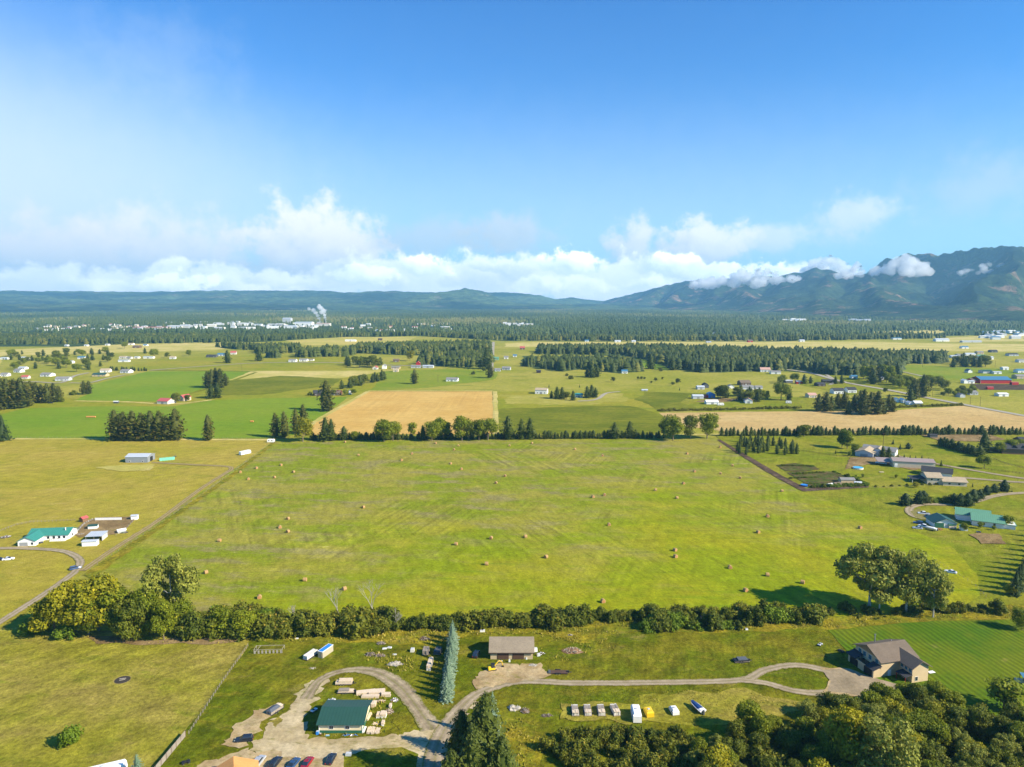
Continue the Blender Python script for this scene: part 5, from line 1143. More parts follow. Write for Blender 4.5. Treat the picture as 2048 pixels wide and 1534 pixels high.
def gable_body(mb, x0, x1, y0, y1, z0, h, rise, axis='x'):
    """walls with gable ends in one solid; ridge along `axis`"""
    if axis == 'x':
        ym = (y0 + y1) / 2
        mb.hull([(x0, y0, z0), (x0, y0, z0 + h), (x0, ym, z0 + h + rise), (x0, y1, z0 + h), (x0, y1, z0)], [(x1, y0, z0), (x1, y0, z0 + h), (x1, ym, z0 + h + rise), (x1, y1, z0 + h), (x1, y1, z0)])
    else:
        xm = (x0 + x1) / 2
        mb.hull([(x1, y0, z0), (x1, y0, z0 + h), (xm, y0, z0 + h + rise), (x0, y0, z0 + h), (x0, y0, z0)], [(x1, y1, z0), (x1, y1, z0 + h), (xm, y1, z0 + h + rise), (x0, y1, z0 + h), (x0, y1, z0)])
def gable_roof(mb, x0, x1, y0, y1, z, rise, ov=.5, th=.18, axis='x'):
    """two slabs meeting at the ridge, overhanging by ov"""
    if axis == 'y':
        m2 = MB(); gable_roof(m2, y0, y1, x0, x1, z, rise, ov, th); b = len(mb.v)
        mb.v += [(q[1], q[0], q[2]) for q in m2.v]; mb.f += [tuple(b + i for i in reversed(f)) for f in m2.f]; mb.m += [mb.mi] * len(m2.f); return
    ym = (y0 + y1) / 2; hw = (y1 - y0) / 2; s = rise / hw; a, b_ = x0 - ov, x1 + ov; up = .03
    for sg in (-1, 1):
        ye = ym + sg * (hw + ov); ze = z - ov * s + up; zr = z + rise + up
        lo = [(a, ye, ze), (b_, ye, ze), (b_, ym, zr), (a, ym, zr)]; hi = [(p[0], p[1], p[2] + th) for p in lo]
        if sg > 0: lo.reverse(); hi.reverse()
        mb.hull(lo, hi)
def window(parent, side, ext, t, z, w, h, mats=('white', 'glass'), name='window'):
    """ext = (x0,x1,y0,y1) of the wall box; side F/B/L/R; t = position along that side in metres"""
    x0, x1, y0, y1 = ext; e = .06
    def bx(mb, a, b, za, zb, d0, d1):
        if side == 'F': mb.box(x0 + a, x0 + b, y0 - d1, y0 - d0, za, zb)
        elif side == 'B': mb.box(x0 + a, x0 + b, y1 + d0, y1 + d1, za, zb)
        elif side == 'L': mb.box(x0 - d1, x0 - d0, y0 + a, y0 + b, za, zb)
        else: mb.box(x1 + d0, x1 + d1, y0 + a, y0 + b, za, zb)
    fr = MB(); bx(fr, t - w / 2 - .12, t + w / 2 + .12, z - .12, z + h + .12, -.02, e); o = fr.build(name, M[mats[0]], parent)
    pn = MB(); bx(pn, t - w / 2, t + w / 2, z, z + h, e - .01, e + .03); pn.build('pane' if 'window' in name else 'panel', M[mats[1]], o)
    return o
def chimney(parent, x, y, z0, z1, r=.14, m='steel'):
    mb = MB(); mb.tube((x, y, z0), (x, y, z1), r, r, 8); mb.tube((x, y, z1), (x, y, z1 + .25), r * 1.6, r * 1.6, 8); mb.build('chimney', M[m], parent)
def house(name, p, hdg, Lx, Wy, h, rise, wall, roof, label, cat='house', ov=.45, axis='x', wins=(), door=None, group=None, centre=False, parts=True):
    """gabled building: p = ground point of its front left corner (or centre), Lx along heading"""
    p = Vector(p); t = thing(name, (p.x, p.y, 0), R(hdg), label, cat, group)
    x0, x1, y0, y1 = (-Lx / 2, Lx / 2, -Wy / 2, Wy / 2) if centre else (0, Lx, 0, Wy)
    b = MB(); gable_body(b, x0, x1, y0, y1, -.2, h + .2, rise, axis); b.build('wall', M[wall], t)
    r = MB(); gable_roof(r, x0, x1, y0, y1, h, rise, ov, .16, axis); r.build('roof', M[roof], t)
    for wdw in wins: window(t, wdw[0], (x0, x1, y0, y1), *wdw[1:5], **({'mats': wdw[5]} if len(wdw) > 5 else {}))
    for d in (door or ()): window(t, d[0], (x0, x1, y0, y1), d[1], .02, d[2], d[3], mats=d[4], name=d[5] if len(d) > 5 else 'garage_door')
    return t, (x0, x1, y0, y1)

# --- green roofed workshop on the gravel yard
p = G(639, 1468)
t, ex = house('workshop', p, 0, 11.4, 10.6, 3.0, 1.35, 's_cream', 'r_green', 'cream workshop with a green metal roof and green base band on the gravel yard', 'workshop', .7,
              wins=(('F', 2.9, 1.5, .45, .8), ('F', 3.5, 1.5, .45, .8), ('F', 7.2, 1.5, .45, .8), ('F', 7.8, 1.5, .45, .8)), door=(('L', 5.3, 3.6, 2.6, ('white', 'dgreen')),))
b = MB(); b.box(-.04, 11.44, -.04, 0.0, -.1, 1.05); b.box(11.4, 11.44, 0, 10.6, -.1, 1.05); b.box(-.04, 0, 0, 10.6, -.1, 1.05); b.build('base_band', M['dgreen'], t)
b = MB(); b.box(11.41, 11.52, -.1, .12, 0, 2.9); b.box(-.12, .0, -.12, 0, 0, 2.9); b.build('corner_trim', M['white'], t)
# --- tan garage with two brown doors
p = G(981, 1320)
t, ex = house('garage', p, 0, 13.6, 9.5, 2.9, 2.5, 's_tan', 'r_brown', 'tan two door garage with brown shingle roof beside the gravel drive', 'garage', .55,
              door=(('F', 4.0, 3.5, 2.35, ('dbrown', 'brown')), ('F', 8.9, 3.5, 2.35, ('dbrown', 'brown'))))
b = MB(); b.box(-.6, 14.2, -.62, -.56, 2.45, 2.7); b.build('gutter', M['dbrown'], t)
# --- big house at lower right
A = Vector((110.3, 204.7, 0)); HD = 14
t = thing('house', (A.x, A.y, 0), R(HD), 'two storey tan house with brown roofs, two garage doors and a front gable wing', 'house')
b = MB(); gable_body(b, 2.6, 15.2, 0, 11.0, -.2, 5.6, 2.5); gable_body(b, 9.2, 15.0, -5.2, 3.0, -.2, 5.4, 1.7, 'y'); b.box(0, 2.7, 0, 3.0, -.2, 2.9); b.box(0, 2.7, 7.4, 11.0, -.2, 2.9); b.box(0, .25, 3.0, 7.4, -.2, 2.75)
b.build('wall', M['s_tan'], t)
b = MB(); gable_roof(b, 2.6, 15.2, 0, 11.0, 5.4, 2.5, .8, .2); b.build('roof', M['r_dbrown'], t)
b = MB(); gable_roof(b, 9.2, 15.0, -5.2, 5.4, 5.25, 1.7, .75, .2, 'y'); b.build('roof', M['r_dbrown'], t)
for (ya, yb) in ((-.5, 3.1), (7.3, 11.5)):
    b = MB(); b.hull([(-.5, ya, 2.75), (2.62, ya, 3.8), (2.62, yb, 3.8), (-.5, yb, 2.75)], [(-.5, ya, 2.9), (2.62, ya, 3.95), (2.62, yb, 3.95), (-.5, yb, 2.9)]); b.build('garage_roof', M['r_dk'], t)
b = MB(); b.box(.25, 2.6, 3.0, 7.4, 2.55, 2.75); b.build('balcony_deck', M['dbrown'], t)
b = MB(); b.tube((.15, 3.2, 3.6), (.15, 7.2, 3.6), .05, .05, 4)
for i in range(6): b.tube((.15, 3.2 + i * .8, 2.7), (.15, 3.2 + i * .8, 3.6), .03, .03, 4)
b.build('balcony_railing', M['blackm'], t)
b = MB(); b.hull([(2.56, 1.2, 5.6), (2.56, 9.8, 5.6), (2.56, 5.5, 7.6)], [(2.50, 1.2, 5.6), (2.50, 9.8, 5.6), (2.50, 5.5, 7.6)]); b.build('gable_cladding', M['wood'], t)
for ty in (2.5, 8.4): window(t, 'L', (0, 1, 0, 11), ty if ty > 5 else 2.3, .05, 3.2, 2.3, mats=('dbrown', 'blackm'), name='garage_door')
for ty in (1.8, 4.6, 7.0, 9.0): window(t, 'L', (2.6, 3, 0, 11), ty, 3.7, 1.2, 1.4, mats=('offwhite', 'glassb'))
for ty in (.8, 2.4, 4.0): window(t, 'L', (9.2, 10, -5.2, 0), ty, 3.5, 1.0, 1.2, mats=('offwhite', 'glassb'))
window(t, 'F', (2.6, 9, 0, 1), 3.2, .02, 1.0, 2.1, mats=('offwhite', 'white'), name='door')
window(t, 'F', (9.2, 15, -5.2, 0), 1.6, .9, .9, 1.2, mats=('offwhite', 'glass'))
b = MB(); b.hull([(6.6, -5.4, 2.4), (9.2, -5.4, 2.8), (9.2, -1.5, 2.8), (6.6, -1.5, 2.4)], [(6.6, -5.4, 2.55), (9.2, -5.4, 2.95), (9.2, -1.5, 2.95), (6.6, -1.5, 2.55)])
b.build('porch_roof', M['r_dk'], t)
b = MB(); b.tube((6.8, -5.2, -.1), (6.8, -5.2, 2.45), .09); b.tube((6.8, -1.8, -.1), (6.8, -1.8, 2.45), .09); b.build('porch_post', M['redw'], t)
chimney(t, 7.2, 8.2, 6.0, 9.4, .16)
b = MB(); b.tube((12.4, 7.0, 6.9), (12.4, 7.0, 7.7), .07); b.build('vent_pipe', M['white'], t)
b = MB(); b.box(15.4, 21.5, -7.5, 3.5, 0.02, .09); tagp = b.mesh('patio', M['conc']); o = link('patio', tagp); o.location = A; o.rotation_euler = (0, 0, R(HD)); tag(o, kind='structure')
# --- white farmhouse with teal roof on the left
p = G(36, 1094)
t = thing('house', (p.x, p.y, 0), R(7), 'white single storey house with a teal metal roof and a front garage gable', 'house')
b = MB(); gable_body(b, 0, 7.6, 0, 9.0, -.2, 2.9, 1.7, 'y'); gable_body(b, 0.4, 18.5, 8.0, 17.0, -.2, 2.9, 2.0); b.build('wall', M['white'], t)
b = MB(); gable_roof(b, .4, 18.5, 8.0, 17.0, 2.7, 2.0, .5); b.build('roof', M['r_teal'], t)
b = MB(); gable_roof(b, 0, 7.6, 0, 12.0, 2.72, 1.7, .5, .18, 'y'); b.build('roof', M['r_teal'], t)
window(t, 'F', (0, 7.6, 0, 9), 2.6, .02, 3.6, 2.1, mats=('white', 'grey'), name='garage_door'); window(t, 'F', (0, 7.6, 0, 9), 6.3, .9, .9, 1.1)
for x in (9.4, 12.0, 14.4, 16.6): window(t, 'F', (.4, 18.5, 8, 17), x - .4, .9, 1.1, 1.2, mats=('white', 'glass'))
window(t, 'R', (.4, 18.5, 8, 17), 4, .9, 1.1, 1.1)
b = MB(); b.box(11.0, 18.0, 5.6, 7.97, 0, .55); b.build('deck', M['white'], t)
b = MB()
for x in np.linspace(11, 18, 8): b.tube((x, 5.7, .5), (x, 5.7, 1.5), .05, .05, 4)
b.tube((11, 5.7, 1.5), (18, 5.7, 1.5), .05, .05, 4); b.build('deck_railing', M['wood'], t)
chimney(t, 16.2, 10.6, 3.4, 5.0, .2, 'white')
# --- grey metal barn and others at middle left
house('barn', G(251, 926), 2, 15.5, 11.5, 4.2, 1.4, 's_grey', 'r_grey', 'grey metal barn with a pale roof standing alone in the yellow pasture', 'barn', .3, wins=(('F', 3, .9, .9, .8), ('F', 12, .6, .9, .8)), door=(('R', 5.7, 4.4, 3.6, ('lgrey', 'blackm')),))
def shed(name, u, v, hdg, L, Wd, h, rise, wall, roof, label, cat='shed', **k):
    return house(name, G(u, v), hdg, L, Wd, h, rise, wall, roof, label, cat, k.pop('ov', .25), **k)
shed('shed', 164, 1094, 8, 6.4, 2.9, 2.4, .3, 'white', 'r_grey', 'small white shed below the pale roofed pole barn', wins=())
# open pole barn with a flat pale roof
def canopy(u, v, hdg, L, Wd, h, slope, roofm, label):
    p = G(u, v); t = thing('pole_barn', (p.x, p.y, 0), R(hdg), label, 'pole barn')
    b = MB(); b.hull([(-.3, -.3, h), (L + .3, -.3, h), (L + .3, Wd + .3, h + slope), (-.3, Wd + .3, h + slope)], [(-.3, -.3, h + .12), (L + .3, -.3, h + .12), (L + .3, Wd + .3, h + slope + .12), (-.3, Wd + .3, h + slope + .12)]); b.build('roof', M[roofm], t)
    for x in (0, L / 2, L):
        for y in (0, Wd): q = MB(); q.tube((x, y, 0), (x, y, h + slope * y / Wd), .1, .1, 5); q.build('post', M['oldwood'], t)
    q = MB(); q.box(L - .1, L, .1, Wd - .1, 0, h * .92); q.box(.1, L - .1, Wd - .1, Wd, 0, h * .92); q.build('wall', M['lgrey'], t)
    return t
canopy(172, 1084, 8, 7.2, 6.5, 2.6, .35, 'r_grey', 'open pole barn with a pale flat roof by the corral')
shed('shed', 176, 1060, 15, 4.2, 2.6, 1.9, .4, 'white', 'r_green', 'tiny white shelter with a green roof inside the dirt corral')
shed('shed', 166, 1046, 70, 3.2, 2.6, 2.1, .8, 'rust', 'redroof', 'small red-brown shed at the upper left corner of the corral')
shed('shed', 262, 1041, 10, 3.0, 2.6, 2.3, .3, 'white', 'r_grey', 'small white shelter at the upper right corner of the corral')
shed('greenhouse', 236, 1068, 40, 3.6, 2.4, 1.4, .5, 'lgrey', 'white', 'small white cold frame by the planted bed at the corral', 'greenhouse')
p = G(190, 1042); t = thing('wall', (p.x, p.y, 0), R(3), 'long low white wall along the top of the corral', 'wall'); b = MB(); b.box(0, 13.5, 0, .3, 0, 1.5); b.box(-.1, 13.6, -.05, .35, 1.5, 1.58); b.build('wall_panel', M['white'], t)
# green roofed white house on the right
t = thing('house', tuple(G(1914, 1040)), R(-28), 'white house with light green metal roofs and a low wing on the right', 'house')
t.location = G(1912, 1040)
b = MB(); gable_body(b, 0, 15, 0, 9.5, -.2, 3.6, 2.3); gable_body(b, 6.5, 20, -7.0, 5.0, -.2, 3.2, 2.4, 'x'); b.box(19.8, 25, -6, 0.5, -.2, 2.6); b.build('wall', M['white'], t)
b = MB(); gable_roof(b, 0, 15, 0, 9.5, 3.4, 2.3, .6, .2); b.build('roof', M['r_mint'], t)
b = MB(); gable_roof(b, 6.5, 20, -7.0, 5.0, 3.0, 2.4, .6, .2); b.build('roof', M['r_mint'], t)
b = MB(); b.hull([(19.9, -6.4, 2.5), (25.5, -6.4, 2.2), (25.5, .9, 2.2), (19.9, .9, 2.5)], [(19.9, -6.4, 2.7), (25.5, -6.4, 2.35), (25.5, .9, 2.35), (19.9, .9, 2.7)]); b.build('wing_roof', M['r_mint'], t)
window(t, 'L', (0, 15, 0, 9.5), 4.7, .02, 4.6, 2.4, mats=('lgrey', 'white'), name='garage_door')
window(t, 'L', (6.5, 20, -7, 5), 2.6, 1, 1.4, 1.4); 
for x in (5.0, 9.5): window(t, 'F', (6.5, 20, -7, 5), x, 1.0, 1.0, 1.4)
t, ex = house('garage', G(1868, 1056), -8, 10.5, 9.5, 2.9, 2.2, 'white', 'r_green', 'detached garage with a dark green roof left of the white house', 'garage', .7, axis='y', door=(('F', 7.0, 3.2, 2.2, ('lgrey', 'lgrey')),), wins=())
b = MB(); b.box(.2, 4.6, -.06, 0, 0, 2.8); b.build('side_panel', M['dgreen'], t)
shed('shed', 1898, 1058, 0, 3.4, 2.8, 2.0, .9, 'pinkl', 'dgreen', 'small tan shed with a dark green roof right of the garage')
shed('shed', 1922, 1062, -15, 3.0, 3.0, 2.0, .9, 'white', 'mint', 'small white shed with a light green roof right of the tan one', axis='y')
# beige farm buildings upper right
t, ex = house('house', G(1854, 969), -12, 8.6, 12, 4.6, 1.9, 'beige', 'r_tan', 'beige two level house with a lower wing and a dark porch roof on the left', 'house', .6, wins=(('F', 2.5, 2.8, 1.2, 1.2), ('F', 6.2, 2.8, 1.2, 1.2)))
b = MB(); gable_body(b, 8.6, 22, -1.5, 9, -.2, 3.1, 1.6); b.build('wing_wall', M['beige'], t); b = MB(); gable_roof(b, 8.6, 22, -1.5, 9, 2.9, 1.6, .6); b.build('wing_roof', M['r_tan'], t)
b = MB(); b.hull([(-8, 2, 2.3), (-.1, 2, 3.1), (-.1, 12, 3.1), (-8, 12, 2.3)], [(-8, 2, 2.5), (-.1, 2, 3.3), (-.1, 12, 3.3), (-8, 12, 2.5)]); b.build('porch_roof', M['r_dk'], t)
for y in (2.3, 7, 11.7): q = MB(); q.tube((-7.7, y, 0), (-7.7, y, 2.4), .12, .12, 5); q.build('porch_post', M['white'], t)
for x in (3.5, 9): window(t, 'F', (8.6, 22, -1.5, 9), x, 1, 1.4, 1.2)
house('house', G(1843, 950), -32, 17, 10, 3.0, 2.3, 'white', 'r_dk', 'white outbuilding with a black roof behind the beige house', 'house', .6, wins=(('R', 3, 1, 1.2, 1.2), ('R', 7, 1, 1.2, 1.2)))
t, ex = house('barn', G(1786, 935), -14, 26, 11, 4.6, 1.5, 'beige', 'r_mauve', 'long beige barn with a mauve metal roof and a white gable end', 'barn', .4, door=(('R', 5.5, 4.5, 3.6, ('white', 'blackm')),))
b = MB(); b.hull([(-9, 3, 2.8), (0, 3, 2.8), (0, 13, 4.0), (-9, 13, 4.0)], [(-9, 3, 3.0), (0, 3, 3.0), (0, 13, 4.2), (-9, 13, 4.2)]); b.build('lean_to_roof', M['r_mauve'], t)
b = MB(); b.box(26.0, 26.08, .1, 10.9, 0, 4.5); b.build('gable_face', M['white'], t)
t, ex = house('house', G(1710, 912), -38, 12, 18, 3.4, 2.0, 'lgrey', 'r_tan', 'grey farmhouse with several pale roofs and a long garage wing', 'house', .6, axis='y')
b = MB(); gable_body(b, 2, 24, 14, 25, -.2, 3.8, 2.4); b.build('wing_wall', M['white'], t); b = MB(); gable_roof(b, 2, 24, 14, 25, 3.6, 2.4, .6); b.build('wing_roof', M['r_grsh'], t)
b = MB(); gable_roof(b, 10, 17, 9, 20, 4.1, 2.0, .5, .2, 'y'); b.build('dormer_roof', M['r_tan'], t); b = MB(); gable_body(b, 10, 17, 9, 20, -.2, 4.1, 2.0, 'y'); b.build('dormer_wall', M['white'], t)
window(t, 'F', (0, 12, 0, 18), 6, .02, 5, 2.4, mats=('lgrey', 'grey'), name='garage_door')
shed('shed', 1682, 967, -4, 8.6, 5, 2.4, .9, 'tan', 'r_grsh', 'tan garden shed with a grey roof inside the vegetable garden')
shed('shed', 1672, 975, 20, 4.4, 3.6, 1.9, .8, 'offwhite', 'r_dbrown', 'small shed with a brown roof at the garden front')
shed('greenhouse', 1660, 976, 30, 3.4, 2.8, 1.6, .7, 'white', 'white', 'little white greenhouse at the front of the vegetable garden', 'greenhouse')
shed('shed', 1710, 971, -8, 4.0, 2.6, 1.7, .6, 'white', 'r_grey', 'small white hutch at the right end of the vegetable garden')
shed('shed', 1860, 876, -6, 6, 5, 2.6, .4, 'dgrey', 'r_dk', 'black shelter at the edge of the brown paddock')
t, ex = house('house', G(2004, 908), -14, 19, 12, 4.5, 3.0, 'logs', 'r_dk', 'dark log house with a black roof and dormers near the right edge', 'house', .8)
for y in (3, 9): q = MB(); gable_roof(q, 4 + y, 7 + y, .5, 6, 5.2, 1.2, .3, .15, 'y'); q.build('dormer_roof', M['r_dk'], t)
shed('shed', 1982, 904, -8, 8, 6, 2.4, 1.0, 'logs', 'r_green', 'log shed with a green roof left of the dark log house')
shed('barn', 2042, 893, -8, 20, 12, 4, 2.5, 'dbrown', 'r_dk', 'dark brown barn cut by the right edge above the log house', 'barn')
# red barn
t, ex = house('barn', G(1961, 767), -4, 41, 24, 5.2, 3.6, 'redw', 'r_blue', 'large red barn with a blue-grey metal roof and a dark red lean-to', 'barn', .5, door=(('L', 12, 5, 4.4, ('redw', 'blackm')),))
b = MB(); b.box(-.12, 0, -.12, 0.12, 0, 5.0); b.box(41.0, 41.12, -.12, .12, 0, 5.0); b.build('corner_trim', M['white'], t)
b = MB(); gable_body(b, -8, -.1, 4, 22, -.2, 3.8, 2.2); b.build('lean_to_wall', M['redw'], t); b = MB(); gable_roof(b, -8, -.6, 4, 22, 3.6, 2.2, .4); b.build('lean_to_roof', M['r_dbrown'], t)
shed('shed', 1975, 779, 0, 8, 4, 2.8, .6, 'redw', 'redroof', 'small red stall in the dark paddock below the red barn'); shed('shed', 2024, 770, 0, 9, 5, 3.4, .6, 'redw', 'redroof', 'red stall at the right end of the red barn')
# orange roof at the bottom edge, white trailer etc.
_c = G(467, 1513, 5.0); _c.z = 0; _c -= Matrix.Rotation(R(22), 3, 'Z') @ Vector((5, 8.6, 0))
house('house', _c, 22, 10, 8, 2.7, 2.2, 'tan', 'r_orange', 'building with an orange-brown roof cut by the bottom edge', 'house', .6, axis='y')

